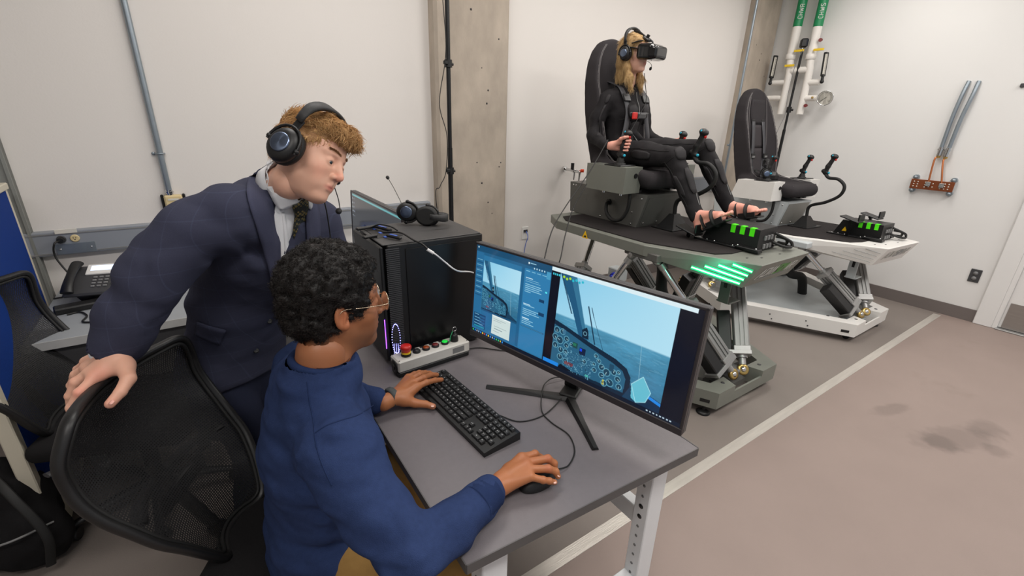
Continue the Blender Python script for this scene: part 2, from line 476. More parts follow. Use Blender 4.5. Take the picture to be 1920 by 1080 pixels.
# ================================================================ materials
def floor_mat():
    m = mat('floor_vinyl', (147, 131, 124), 0.55, 0, 0.05, 3.0, 0.25, 260, spec=0.35)
    nt = m.node_tree; N = nt.nodes; L = nt.links; b = N['Principled BSDF']
    old = b.inputs['Base Color'].links[0].from_socket
    g = N.new('ShaderNodeNewGeometry'); sp = N.new('ShaderNodeSeparateXYZ'); L.new(g.outputs['Position'], sp.inputs[0])
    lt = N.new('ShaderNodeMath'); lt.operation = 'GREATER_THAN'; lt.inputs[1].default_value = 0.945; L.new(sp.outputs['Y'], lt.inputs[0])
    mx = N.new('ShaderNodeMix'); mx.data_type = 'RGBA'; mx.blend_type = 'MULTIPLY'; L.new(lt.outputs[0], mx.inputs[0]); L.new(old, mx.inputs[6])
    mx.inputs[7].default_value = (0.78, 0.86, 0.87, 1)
    n = N.new('ShaderNodeTexNoise'); n.inputs['Scale'].default_value = 900; n.inputs['Detail'].default_value = 1; L.new(g.outputs['Position'], n.inputs['Vector'])
    r = N.new('ShaderNodeValToRGB'); r.color_ramp.elements[0].position = 0.35; r.color_ramp.elements[0].color = (0.72, 0.72, 0.72, 1); r.color_ramp.elements[1].position = 0.65; r.color_ramp.elements[1].color = (1.15, 1.15, 1.15, 1)
    L.new(n.outputs['Fac'], r.inputs[0])
    m2 = N.new('ShaderNodeMix'); m2.data_type = 'RGBA'; m2.blend_type = 'MULTIPLY'; m2.inputs[0].default_value = 0.8; L.new(mx.outputs[2], m2.inputs[6]); L.new(r.outputs[0], m2.inputs[7])
    # worn stains
    n3 = N.new('ShaderNodeTexNoise'); n3.inputs['Scale'].default_value = 1.3; n3.inputs['Detail'].default_value = 5; n3.inputs['Roughness'].default_value = 0.65; L.new(g.outputs['Position'], n3.inputs['Vector'])
    r3 = N.new('ShaderNodeValToRGB'); r3.color_ramp.elements[0].position = 0.60; r3.color_ramp.elements[0].color = (1, 1, 1, 1); r3.color_ramp.elements[1].position = 0.75; r3.color_ramp.elements[1].color = (0.82, 0.82, 0.80, 1)
    L.new(n3.outputs['Fac'], r3.inputs[0])
    m3 = N.new('ShaderNodeMix'); m3.data_type = 'RGBA'; m3.blend_type = 'MULTIPLY'; m3.inputs[0].default_value = 1; L.new(m2.outputs[2], m3.inputs[6]); L.new(r3.outputs[0], m3.inputs[7])
    last = m3.outputs[2]
    for (c, sx, sy, rz) in (((3.36, 0.599, 0), .16, .05, .3), ((3.348, 0.284, -0), .30, .10, .2), ((3.21, 0.328, 0), .09, .09, 0), ((3.614, 0.212, 0), .13, .08, .5), ((3.397, 0.132, 0), .07, .06, 0)):
        mp = N.new('ShaderNodeMapping'); mp.vector_type = 'TEXTURE'; mp.inputs['Location'].default_value = c; mp.inputs['Rotation'].default_value = (0, 0, rz-.6); mp.inputs['Scale'].default_value = (sx, sy, 1); L.new(g.outputs['Position'], mp.inputs[0])
        ln = N.new('ShaderNodeVectorMath'); ln.operation = 'LENGTH'; L.new(mp.outputs[0], ln.inputs[0]); ad = N.new('ShaderNodeMath'); ad.operation = 'ADD'; L.new(ln.outputs['Value'], ad.inputs[0]); ns = N.new('ShaderNodeTexNoise'); ns.inputs['Scale'].default_value = 14; L.new(g.outputs['Position'], ns.inputs['Vector']); L.new(ns.outputs['Fac'], ad.inputs[1])
        rr2 = N.new('ShaderNodeMapRange'); rr2.inputs['From Min'].default_value = 1.65; rr2.inputs['From Max'].default_value = 1.15; rr2.inputs['To Max'].default_value = .55; L.new(ad.outputs[0], rr2.inputs[0])
        mz = N.new('ShaderNodeMix'); mz.data_type = 'RGBA'; mz.blend_type = 'MULTIPLY'; L.new(rr2.outputs[0], mz.inputs[0]); L.new(last, mz.inputs[6]); mz.inputs[7].default_value = (.62, .62, .62, 1); last = mz.outputs[2]
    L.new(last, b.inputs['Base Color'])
    return m
M_floor = floor_mat()
M_wall = mat('painted_wall', (226, 221, 216), 0.75, 0, 0.008, 2.0, 0.12, 140)
M_wallb = mat('painted_wall_cool', (226, 225, 223), 0.75, 0, 0.008, 2.0, 0.12, 140)
M_ceil = mat('ceiling_paint', (225, 225, 222), 0.9)
M_conc = mat('concrete', (176, 164, 150), 0.85, 0, 0.17, 5, 0.5, 60, stretch=(1.6, 1.6, 0.9))
M_conc2 = mat('concrete_cast_side', (182, 178, 170), 0.85, 0, 0.07, 5.0, 0.4, 60, stretch=(3, 3, 0.6))
M_base = mat('rubber_baseboard', (112, 104, 101), 0.5, 0, 0.03, 5)
M_tape = mat('aluminium_tape', (196, 190, 182), 0.38, 0.35, 0.10, 9, 0.3, 40, stretch=(0.5, 6, 1))
M_galv = mat('galvanised_steel', (150, 160, 168), 0.38, 0.75, 0.06, 25)
M_racew = mat('raceway_grey', (142, 147, 155), 0.45, 0.1, 0.02, 8)
M_strut = mat('strut_grey', (138, 140, 136), 0.5, 0.3, 0.03, 8)
M_alu = mat('aluminium', (168, 168, 167), 0.42, 0.75, 0.04, 30)
M_chrome = mat('chrome', (215, 215, 215), 0.12, 1.0, 0.02, 10)
M_black = mat('black_plastic', (22, 22, 23), 0.45, 0, 0.08, 40)
M_blackm = mat('black_metal', (27, 27, 28), 0.38, 0.25, 0.06, 20)
M_blackf = mat('black_fabric', (30, 29, 30), 0.95, 0, 0.15, 300, 0.5, 900, spec=0.15)
M_rubber = mat('black_rubber', (20, 20, 20), 0.65, 0, 0.08, 40)
M_cream = mat('cream_metal', (205, 198, 180), 0.45, 0, 0.02, 8)
M_blue = mat('blue_fabric', (10, 52, 128), 0.85, 0, 0.05, 120, 0.4, 500, spec=0.2)
M_ivory = mat('ivory_plastic', (216, 196, 150), 0.4, 0, 0.02, 20)
M_white = mat('white_plastic', (226, 224, 220), 0.35, 0, 0.015, 15)
M_dgrey = mat('dark_grey_plastic', (62, 62, 64), 0.45, 0, 0.04, 20)
M_grey = mat('grey_plastic', (120, 120, 120), 0.5, 0, 0.04, 20)
M_copper = mat('copper', (206, 128, 84), 0.3, 0.9, 0.08, 20)
M_busbar = mat('varnished_copper', (140, 78, 48), 0.4, 0.5, 0.10, 18)
M_brass = mat('brass', (196, 168, 104), 0.28, 0.9, 0.05, 20)
M_pipew = mat('pipe_jacket', (232, 228, 222), 0.42, 0, 0.02, 12)
M_green = mat('green_label', (16, 134, 82), 0.4, 0, 0.03, 20)
M_yellow = mat('yellow_label', (238, 200, 40), 0.45, 0, 0.03, 20)
M_red = mat('red_plastic', (200, 36, 30), 0.35, 0, 0.03, 20)
M_dred = mat('dark_red_plastic', (110, 26, 26), 0.4, 0, 0.03, 20)
M_orange = mat('orange_red_plastic', (236, 72, 24), 0.35, 0, 0.03, 20)
M_cable = mat('black_cable', (18, 18, 18), 0.5, 0, 0.03, 20)
M_wcable = mat('white_cable', (214, 214, 214), 0.4, 0, 0.03, 20)
M_bcable = mat('blue_cable', (60, 96, 190), 0.4, 0, 0.03, 20)
M_label = mat('label_paper', (214, 210, 200), 0.6, 0, 0.02, 20)

# ================================================================ room
XB, YA = 5.72, 3.20
def wallbox(x0, y0, z0, x1, y1, z1, mb=None):
    return (mb or MB()).box(((x0+x1)/2, (y0+y1)/2, (z0+z1)/2), (x1-x0, y1-y0, z1-z0))
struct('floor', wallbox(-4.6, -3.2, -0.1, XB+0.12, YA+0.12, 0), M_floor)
struct('wall_left', wallbox(-4.72, -3.2, 0, -4.6, YA+0.12, CEIL), M_wall)
struct('wall_back', wallbox(-4.6, YA, 0, XB+0.12, YA+0.12, CEIL), M_wall)
# right wall with the door opening
DY1, DY0, DZ = 0.585, -0.40, 2.13
w = wallbox(XB, DY1, 0, XB+0.12, YA, CEIL); wallbox(XB, -3.2, 0, XB+0.12, DY0, CEIL, w); wallbox(XB, DY0, DZ, XB+0.12, DY1, CEIL, w)
struct('wall_right', w, M_wallb)
struct('ceiling', wallbox(-4.6, -3.2, CEIL, XB+0.12, YA+0.12, CEIL+0.1), M_ceil)
w = wallbox(XB-0.012, 0.705, 0, XB, YA, 0.115)
struct('baseboard_right', w, M_base)
w = wallbox(-4.6, YA-0.012, 0, 1.48, YA, 0.115); wallbox(2.07, YA-0.012, 0, 5.27, YA, 0.115, w)
struct('baseboard_back', w, M_base)
# concrete columns built into the back wall
def column(x0, x1, d, front):
    c = thing('concrete_column', None, None, ((x0+x1)/2, YA-d/2, 0)); c['kind'] = 'structure'
    ch = 0.02
    b = [(x0, YA), (x0, YA-d+ch), (x0+ch, YA-d), (x1-ch, YA-d), (x1, YA-d+ch), (x1, YA)]
    m = MB(); m.prism(b, 0, CEIL); o = ob('column_shaft', m, front, c)
    t = MB()
    rs = random.Random(3)
    for i in range(14):
        z = rs.uniform(0.9, 2.7); x = rs.uniform(x0+0.06, x1-0.06)
        t.lathe([(0.0, 0), (0.004+rs.random()*0.004, 0.0006), (0.0, 0.0012)], (x, YA-d-0.0004, z), (0, -1, 0), 8)
    o2 = ob('air_holes', t, M_dgrey, c); o2['kind'] = 'stuff'
column(1.475, 2.075, 0.10, M_conc)
column(5.235, 5.70, 0.10, M_conc)
# light ceiling panels (the room's lamps)
for i, (x, y, lx, ly, wt) in enumerate(LIGHTS):
    t = thing('ceiling_light', 'flat white ceiling light panel above '+('the standing man', 'the seated woman', 'the pipes in the far corner', 'the partition side behind the camera', 'the near side of the desk', 'the open brown floor', 'the door on the right wall')[i], 'light', (x, y, CEIL-0.03), 0, 'ceiling light panels')
    m = MB(); m.box((x, y, CEIL-0.015), (lx+0.06, ly+0.06, 0.03), None, 0.004); ob('frame', m, M_white, t)
    m = MB(); m.box((x, y, CEIL-0.031), (lx, ly, 0.004)); ob('diffuser', m, emit('lamp_diffuser', (255, 250, 240), 2.0), t)
    ld = bpy.data.lights.new('panel_lamp', 'AREA'); ld.shape = 'RECTANGLE'; ld.size = lx; ld.size_y = ly; ld.energy = wt; ld.color = (1, 0.962, 0.928)
    lo = bpy.data.objects.new('panel_lamp', ld); COL.objects.link(lo); lo.location = (x, y, CEIL-0.04)
# floor tape
m = MB(); m.box((2.9, 0.947, 0.0012), (5.5, 0.056, 0.0024), None, 0.0008)
tag(ob('floor_tape', m, M_tape), 'worn silver aluminium tape strip running across the brown floor to the far corner', 'tape')
# door in the right wall: jamb, leaf, kick plate
d = thing('door_1', None, None, (XB, 0.2, 0)); d['kind'] = 'structure'
m = MB(); m.box((XB-0.012, 0.645, DZ/2+0.03), (0.045, 0.125, DZ+0.06), None, 0.005)
ob('door_jamb', m, M_wallb, d)
m = MB(); m.box((XB+0.0, 0.567, DZ/2), (0.05, 0.034, DZ), None, 0.004); ob('door_stop', m, M_wallb, d)
m = MB(); m.box((XB-0.012, 0.1, DZ+0.03), (0.045, 1.1, 0.10), None, 0.005); ob('door_head', m, M_wallb, d)
m = MB(); m.box((XB+0.03, 0.08, DZ/2+0.005), (0.045, 0.94, DZ-0.02), None, 0.004); leaf = ob('door_leaf', m, M_wallb, d)
m = MB(); m.box((XB+0.004, 0.08, 0.135), (0.004, 0.90, 0.235), None, 0.001); ob('kick_plate', m, mat('brushed_steel', (168, 164, 160), 0.35, 0.8, 0.05, 60, stretch=(1, .05, 1)), leaf)
m = MB(); m.box((XB-0.0, 0.08, 0.006), (0.09, 0.96, 0.012), None, 0.003); ob('door_sill', m, M_alu, d)

# ================================================================ left: post, raceway, conduit
px_ = (-0.733, 3.17, 1.045)
m = MB(); x0 = px_[0]-0.10
m.box((x0+0.05, YA-0.02, CEIL/2), (0.10, 0.04, CEIL)); m.box((x0+0.094, YA-0.026, CEIL/2), (0.012, 0.052, CEIL)); m.box((x0+0.006, YA-0.026, CEIL/2), (0.012, 0.052, CEIL))
o = struct('trim_1', m, M_strut)
def raceway(x0, x1, z0, z1, label, cat, outlets):
    c = thing('wire_raceway', label, cat, ((x0+x1)/2, YA, z0))
    m = MB(); m.prism([(-0.05, z0+.004), (-0.046, z0), (0, z0), (0, z1), (-0.046, z1), (-0.05, z1-.004)], x0, x1, (0, YA, 0), (0, 1, 0), (0, 0, 1)); ob('channel', m, M_racew, c)
    m = MB(); m.box(((x0+x1)/2, YA-0.0515, z1-0.012), (x1-x0, 0.003, 0.006)); m.box(((x0+x1)/2, YA-0.0515, z0+0.012), (x1-x0, 0.003, 0.006)); ob('cover_lip', m, M_alu, c)
    return c
rw = raceway(-1.6, 1.42, 0.925, 1.048, 'long grey wall raceway running behind the desk phone', 'raceway', None)
raceway(4.62, 5.66, 0.905, 1.075, 'short grey wall raceway crossing the foot of the corner column', 'raceway', None)
# duplex outlet + label + plate on the long raceway
ox, oz = -0.605, 1.012
m = MB(); m.box((ox, YA-0.054, 1.048), (0.085, 0.003, 0.022), None, 0.001); ob('outlet_label', m, M_label, rw)
for dx in (-0.026, 0.026):
    m = MB(); m.lathe([(0.019, 0), (0.019, 0.004), (0.016, 0.006)], (ox+dx, YA-0.05, oz-.004), (0, -1, 0), 16); r_ = ob('receptacle', m, M_ivory if dx > 0 else M_dgrey, rw)
    m = MB(); m.box((ox+dx-0.005, YA-0.0565, oz), (0.002, 0.002, 0.008)); m.box((ox+dx+0.005, YA-0.0565, oz), (0.002, 0.002, 0.007)); m.cyl((ox+dx, YA-.056, oz-.009), (ox+dx, YA-.0575, oz-.009), .0025, 8); ob('slots', m, M_black, r_)
m = MB(); m.box((ox+0.02, YA-0.0525, 0.957), (0.155, 0.004, 0.055), None, 0.0015); pl = ob('cover_plate', m, M_galv, rw)
for dx in (-0.06, 0.06):
    m = MB(); m.ball((ox+0.02+dx, YA-0.055, 0.957), (0.005, 0.003, 0.005), 8, 6); ob('screw', m, M_chrome, pl)
# second outlet pair on the short raceway
# conduit down to the ivory jack box
cx = (-0.132, 3.175, 2.14)[0]; jx, jz = (-0.131, 3.17, 1.14)[0], (-0.131, 3.17, 1.14)[2]
c = thing('wall_conduit', 'bluish steel conduit running down the back wall to an ivory jack box', 'conduit', (jx, YA, jz))
m = MB(); m.cyl((jx-0.012, YA-0.02, jz+0.085), (jx-0.012, YA-0.02, CEIL), 0.0145, 14); ob('pipe', m, M_galv, c)
m = MB(); m.cyl((jx-0.012, YA-0.02, jz+0.055), (jx-0.012, YA-0.02, jz+0.085), 0.017, 14); m.cyl((jx-0.012, YA-0.02, jz+0.07), (jx-0.012, YA-0.02, jz+0.077), 0.022, 14); ob('connector', m, M_chrome, c)
sz = (-0.136, 3.175, 1.42)[2]
m = MB(); m.tube([(jx-0.045, YA-0.003, sz), (jx-0.03, YA-0.003, sz), (jx-0.028, YA-0.03, sz), (jx-0.012, YA-0.038, sz), (jx+0.004, YA-0.03, sz), (jx+0.006, YA-0.003, sz)], 0.006, 8, 3, flat=(1, .5)); m.ball((jx-0.042, YA-0.006, sz), (.009, .005, .009), 10, 6); ob('strap', m, M_galv, c)
m = MB(); m.box((jx, YA-0.022, jz), (0.085, 0.044, 0.115), None, 0.008); jb = ob('jack_box', m, M_ivory, c)
m = MB()
for dx in (-0.013, 0.017): m.box((jx+dx, YA-0.045, jz-0.012), (0.02, 0.004, 0.016)); m.box((jx+dx, YA-0.045, jz-0.002), (0.01, 0.004, 0.01))
ob('jack', m, M_black, jb)
m = MB(); m.box((jx, YA-0.046, jz+0.035), (0.05, 0.002, 0.01)); ob('name_strip', m, M_label, jb)
for sx in (-1, 1):
    m = MB(); m.box((jx+sx*0.05, YA-0.012, jz), (0.014, 0.024, 0.12), None, 0.004); ob('bracket', m, M_blackm, c)

# network outlet on the white wall between the column and the motion platform
nx, nz = (2.349, 3.19, 0.692)[0], (2.349, 3.19, 0.692)[2]
c = thing('network_outlet', 'small white network wall plate with blue cable beside the concrete column', 'outlet', (nx, YA, nz))
m = MB(); m.box((nx, YA-0.004, nz), (0.072, 0.008, 0.115), None, 0.003); ob('plate', m, M_white, c)
m = MB(); m.box((nx, YA-0.012, nz+0.02), (0.04, 0.008, 0.022)); ob('jack', m, M_dgrey, c)
m = MB(); m.tube([(nx+0.005, YA-0.015, nz+0.018), (nx-0.0, YA-0.05, nz-0.03), (nx-0.02, YA-0.04, nz-0.12), (nx-0.05, YA-0.03, nz-0.4), (nx-.06, YA-.03, .02)], 0.0035, 8, 6); tag(ob('patch_cable', m, M_bcable), 'thin blue network cable hanging from the white wall plate', 'cable')

# black tension pole in front of the column
p0 = (1.482, 2.93, 2.331); bx = p0[0]
c = thing('tracking_pole', 'tall black tension pole standing right in front of the concrete column', 'pole', (bx, 2.93, 0))
m = MB(); m.cyl((bx, 2.93, 0.03), (bx, 2.93, 1.45), 0.017, 14); ob('lower_tube', m, M_blackm, c)
m = MB(); m.cyl((bx, 2.93, 1.42), (bx, 2.93, CEIL-0.02), 0.0145, 14); ob('upper_tube', m, M_blackm, c)
m = MB(); m.cyl((bx, 2.93, 0), (bx, 2.93, 0.03), 0.045, 20); ob('foot', m, M_rubber, c)
m = MB(); m.cyl((bx, 2.93, CEIL-0.03), (bx, 2.93, CEIL), 0.045, 20); ob('top_pad', m, M_rubber, c)
for (qx, qy) in ((840, 120), (838, 321)):
    q = (1.48, 2.93, 1.972) if qy == 120 else (1.455, 2.93, 1.293)
    m = MB(); m.cyl((bx, 2.93, q[2]-0.02), (bx, 2.93, q[2]+0.025), 0.025, 14); m.box((bx-0.026, 2.915, q[2]+0.006), (0.03, 0.02, 0.024), None, 0.004); m.cyl((bx+.02, 2.93, q[2]), (bx+.035, 2.93, q[2]), .009, 10); ob('clamp', m, M_black, c)
m = MB(); m.tube([(1.438, 2.9, 2.32), (1.453, 2.9, 2.104), (1.442, 2.9, 1.967), (1.397, 2.9, 1.727), (1.446, 2.9, 1.529), (1.432, 2.9, 1.294), (1.384, 2.9, 1.195), (1.352, 2.9, 1.086), (bx-.03, 2.9, .3)], 0.003, 6, 8); tag(ob('pole_cable', m, M_cable), 'thin black cable hanging loosely along the black pole by the column', 'cable')

# valve on the back wall
c = thing('gas_valve', 'small chrome laboratory gas valve with orange knob on the white wall', 'valve', (2.767, 3.2, 1.231))
m = MB(); a = V((2.757, 3.19, 1.242)); b = V((2.776, 3.08, 1.234)); e = V((2.773, 3, 1.228))
m.cyl(a, a+V(0, -0.02, 0), 0.024, 16); m.tube([a, b], 0.013, 12); m.tube([b, e], 0.012, 12); m.ball(b, 0.02, 12, 8); m.ball(e, 0.016, 12, 8); ob('body', m, M_chrome, c)
m = MB(); m.cyl(b+V(-.02, 0, 0.01), b+V(-.02, 0, 0.065), 0.015, 12); ob('cap', m, M_black, c)
m = MB(); m.cyl(b+V(0, -0.01, 0), b+V(-.005, -0.01, -0.08), 0.009, 10, 0.006); m.cyl(e, e+V(-.005, 0, -0.09), 0.011, 10, 0.006); ob('nozzle', m, M_chrome, c)
m = MB(); k = V((2.763, 2.97, 1.245)); m.cyl(k+V(-.01, 0, 0), k+V(.012, -.02, 0), 0.014, 10); m.bar(k+V(0, 0, -.022), k+V(0, 0, .022), .008, .008); m.bar(k+V(-.02, 0, 0), k+V(.02, 0, 0), .008, .008); ob('knob', m, M_orange, c)

# ================================================================ corner: conduit, pipes, thermometers, gauge
q0, q1 = (5.141, 3.07, 2.874), (5.25, 3.07, 1.267)
m = MB(); m.cyl((q0[0]+.0, 3.075, 0.0), (q0[0], 3.075, CEIL), 0.0125, 12); c = thing('column_conduit', 'thin galvanised conduit strapped to the corner concrete column', 'conduit', (q0[0], 3.09, 0)); ob('pipe', m, M_galv, c)
m = MB(); z_ = (5.234, 3.07, 1.435)[2]; m.box((q0[0], 3.085, z_), (0.07, 0.02, 0.02), None, 0.004); ob('strap', m, M_galv, c)
XP = 5.60
def tow(z, f=0): return z
P1t, P1b = V((5.6, 2.84, 2.903)), V((5.6, 2.816, 1.782))
P2t, P2b = V((5.6, 2.632, 2.87)), V((5.6, 2.61, 1.784))
def waterpipe(yt, yb, zb, zgreen, zcol, ztee, word, label, branches):
    c = thing('chilled_water_pipe', label, 'pipe', (XP, yt, zb), 0)
    m = MB(); m.cyl((XP, yt, zcol), (XP, yt, CEIL), 0.043, 20); ob('insulated_riser', m, M_pipew, c)
    m = MB(); m.cyl((XP, yt, zgreen), (XP, yt, CEIL-0.1), 0.0445, 24); g = ob('green_band', m, M_green, c)
    m = MB(); 
    ang0 = math.atan2(0-yt, 0-XP)+.12
    GL = {'C': [[(.55, .85), (.4, 1), (.15, 1), (0, .8), (0, .2), (.15, 0), (.4, 0), (.55, .15)]], 'H': [[(0, 0), (0, 1)], [(.55, 0), (.55, 1)], [(0, .5), (.55, .5)]], 'W': [[(0, 1), (.2, 0), (.4, .8), (.6, 0), (.8, 1)]],
        'R': [[(0, 0), (0, 1), (.4, 1), (.55, .85), (.55, .65), (.4, .5), (0, .5)], [(.3, .5), (.55, 0)]], 'S': [[(.55, .85), (.4, 1), (.15, 1), (0, .85), (0, .65), (.55, .35), (.55, .15), (.4, 0), (.15, 0), (0, .15)]]}
    gx_, gs = .07, .040
    for ch in word:
        for pl in GL[ch]:
            pts = []
            for (p_, q_) in zip(pl[:-1], pl[1:]):
                for k in range(5): t = k/5; pts.append((p_[0]+(q_[0]-p_[0])*t, p_[1]+(q_[1]-p_[1])*t))
            pts.append(pl[-1]); m.tube([(XP+.0450*math.cos(ang0+(.5-v)*gs/.045), yt+.0450*math.sin(ang0+(.5-v)*gs/.045), zgreen+gx_+u*gs) for u, v in pts], .0030, 6)
        gx_ += gs*(1.1 if ch == 'W' else .82)
    ob('lettering', m, M_white, g)
    m = MB(); m.lathe([(0.043, 0), (0.050, 0.004), (0.050, 0.05), (0.043, 0.056)], (XP, yt, zcol-0.03), (0, 0, 1), 24); ob('collar', m, M_pipew, c)
    m = MB(); m.tube([(XP, yt, zcol), (XP, yt, ztee+0.12), (XP, (yt+yb)/2, ztee+.03), (XP, yb, ztee-0.08), (XP, yb, zb)], 0.036, 18, 5); ob('lower_pipe', m, M_pipew, c)
    for (ya, yb_, z, r) in branches:
        m = MB(); m.cyl((XP, ya, z), (XP, yb_, z), r, 16); m.cyl((XP, yb_, z), (XP, yb_+(0.01 if yb_ > ya else -0.01), z), r*.8, 16); ob('branch', m, M_pipew, c)
    return c
g1, g2 = (5.6, 2.824, 2.655)[2], (5.6, 2.623, 2.63)[2]
y1t, y1b, y2t, y2b = P1t.y, (5.6, 2.816, 1.782)[1], P2t.y, P2b.y
tee = (5.6, 2.715, 2.246)[2]
zb1 = (5.6, 2.816, 1.782)[2]; br1 = (5.6, 2.911, 2.112); br2 = (5.6, 2.885, 1.951); br3 = (5.6, 2.493, 2.1); br4 = (5.6, 2.481, 1.944)
yl = (5.6, 2.994, 2.11)[1]; yr = (5.6, 2.483, 2.1)[1]
waterpipe(y1t, y1b+.0, zb1, g1, (5.6, 2.816, 2.368)[2], tee, 'CHWR', 'white water pipe with green CHWR band, left of the pair on the wall', [(y1b, yl, br1[2], .028), (y1b, yl+.01, br2[2], .028)])
w2 = waterpipe(y2t, y2b, zb1, g2, (5.6, 2.617, 2.352)[2], tee, 'CHWS', 'white water pipe with green CHWS band, right of the pair on the wall', [(y2b, yr, br3[2], .03), (y2b, yr, br4[2], .03)])
m = MB(); m.cyl((XP, y1b-.02, tee-.02), (XP, y2b+.02, tee-.02), 0.036, 16); ob('cross_pipe', m, M_pipew, w2)
for (a, lab) in (((5.55, 2.743, 2.414), 'upper of two small yellow tags on the left white water pipe'), ((5.55, 2.547, 2.407), 'small yellow tag on the right white water pipe'), ((5.55, 2.809, 2.275), 'lower of two small yellow tags on the left white water pipe')):
    m = MB(); m.box((a[0], a[1], a[2]), (0.012, 0.10, 0.022), None, 0.002)
    t = thing('yellow_pipe_tag', lab, 'tag', a, 0, 'yellow pipe tags'); ob('plate', m, M_yellow, t)
def thermo(base, top, label):
    base, top = V(base), V(top); c = thing('thermometer', label, 'thermometer', base)
    m = MB(); m.bar(base+(top-base)*.18, top, 0.03, 0.055, (1, 0, 0), 0.004); ob('case', m, M_black, c)
    m = MB(); off = V(-.017, -.012, 0); m.bar(base+(top-base)*.25+off, base+(top-base)*.93+off, 0.012, 0.030, (1, 0, 0)); sc_ = ob('scale', m, M_label, c)
    m = MB()
    for i in range(18):
        p = base+(top-base)*(.28+.62*i/17)+off*1.5; m.box(p, (.002, .02 if i % 3 else .026, .003))
    o = ob('graduation', m, M_dgrey, sc_); o['kind'] = 'stuff'
    m = MB(); m.ball(base, 0.02, 12, 8); m.cyl(base, base+(top-base)*.2, 0.014, 10); ob('elbow', m, M_black, c)
thermo((5.57, 2.99, 2.108), (5.57, 2.989, 2.39), 'black framed thermometer on the left branch of the pipes')
thermo((5.57, 2.45, 2.102), (5.57, 2.473, 2.377), 'black framed thermometer on the right branch of the pipes')
gq = V((5.56, 2.375, 1.941)); gn = (V(0, 0.9, 1.75)-gq).normalized()
c = thing('pressure_gauge', 'round chrome pressure gauge at the end of a white pipe', 'gauge', gq)
m = MB(); m.lathe([(0.03, 0), (0.07, 0.004), (0.074, 0.02), (0.074, 0.034), (0.068, 0.038), (0.066, 0.032), (0, 0.032)], gq-gn*.03, gn, 28); ob('case', m, M_chrome, c)
m = MB(); m.lathe([(0, 0), (0.066, 0.0)], gq+gn*.004, gn, 28); m.f = [f[::-1] for f in m.f]; dl = ob('dial', m, M_label, c)
m = MB(); gx, gy, _ = frame(gn, (0, 0, 1))
for i in range(28):
    a = math.radians(-135+270*i/27); d_ = gx*math.cos(a)+gy*math.sin(a); m.bar(gq+gn*.0055+d_*.048, gq+gn*.0055+d_*.060, .002, .001, gn)
o = ob('dial_marks', m, M_dgrey, dl); o['kind'] = 'stuff'
m = MB(); a = math.radians(130); d_ = gx*math.cos(a)+gy*math.sin(a); m.bar(gq+gn*.008-d_*.015, gq+gn*.008+d_*.045, .004, .0015, gn); ob('needle', m, M_black, dl)
m = MB(); m.ball(V((5.55, 2.497, 1.948)), .012, 10, 6); tag(ob('brass_port', m, M_brass), 'small brass test port on the white branch pipe by the gauge', 'fitting')
for q, lab in (((5.57, 2.563, 2.498), 'dark red cap beside the right water pipe just under its green band'), ((5.57, 2.556, 1.87), 'dark red cap near the lower end of the right water pipe')):
    m = MB(); m.cyl(V(q)+V(.03, 0.01, 0), V(q)+V(-.0, -.01, 0), 0.014, 10); m.cyl(V(q), V(q)+V(-.012, -.006, 0), 0.018, 10)
    tag(ob('red_pipe_cap', m, M_dred), lab, 'cap', 'red pipe caps')
# base station on its stand
p = V((5.574, 2.72, 2.43)); sx_, sy_ = p.x, p.y
c = thing('light_stand', 'thin black light stand rising behind the empty white platform', 'stand', (sx_, sy_, 0))
m = MB(); m.cyl((sx_, sy_, 0.35), (sx_, sy_, 1.62), 0.016, 12); ob('lower_tube', m, M_blackm, c)
m = MB(); m.cyl((sx_, sy_, 1.6), (sx_, sy_, p.z), 0.012, 12); ob('upper_tube', m, M_blackm, c)
m = MB(); z_ = (5.584, 2.72, 1.827)[2]; m.cyl((sx_, sy_, z_-.03), (sx_, sy_, z_+.03), 0.024, 12); m.cyl((sx_, sy_, z_), (sx_+.03, sy_-.03, z_), .012, 10); ob('collar', m, M_black, c)
for k in range(3):
    a = k*2*PI/3+.4; m = MB(); m.cyl((sx_, sy_, 0.42), (sx_+.24*math.cos(a), sy_+.24*math.sin(a), 0.012), .010, 8); ob('leg', m, M_blackm, c)
c = thing('tracking_base_station', 'small black tracking sensor box on top of the thin light stand', 'sensor', p)
m = MB(); m.box(p+V(0, 0, .055), (0.085, 0.07, 0.085), None, 0.012, Matrix.Rotation(.6, 3, 'Z')); ob('housing', m, M_black, c)
m = MB(); m.box(p+V(-.012, -.035, .055), (0.05, 0.004, 0.06), None, 0.001, Matrix.Rotation(.6, 3, 'Z')); ob('window', m, mat('sensor_glass', (30, 44, 70), .08), c)
m = MB(); m.cyl(p+V(0, 0, -.01), p+V(0, 0, .015), .012, 10); ob('mount', m, M_chrome, c)
m = MB(); m.tube([p+V(0, -.02, 0.02), (5.459, 2.7, 2.276), (5.44, 2.7, 1.989), (5.433, 2.68, 1.774), (5.35, 2.68, 1.607), (5.305, 2.66, 1.469), (5.359, 2.66, 1.298)], .003, 6, 6); tag(ob('sensor_cable', m, M_grey), 'thin grey cable hanging down beside the light stand', 'cable')

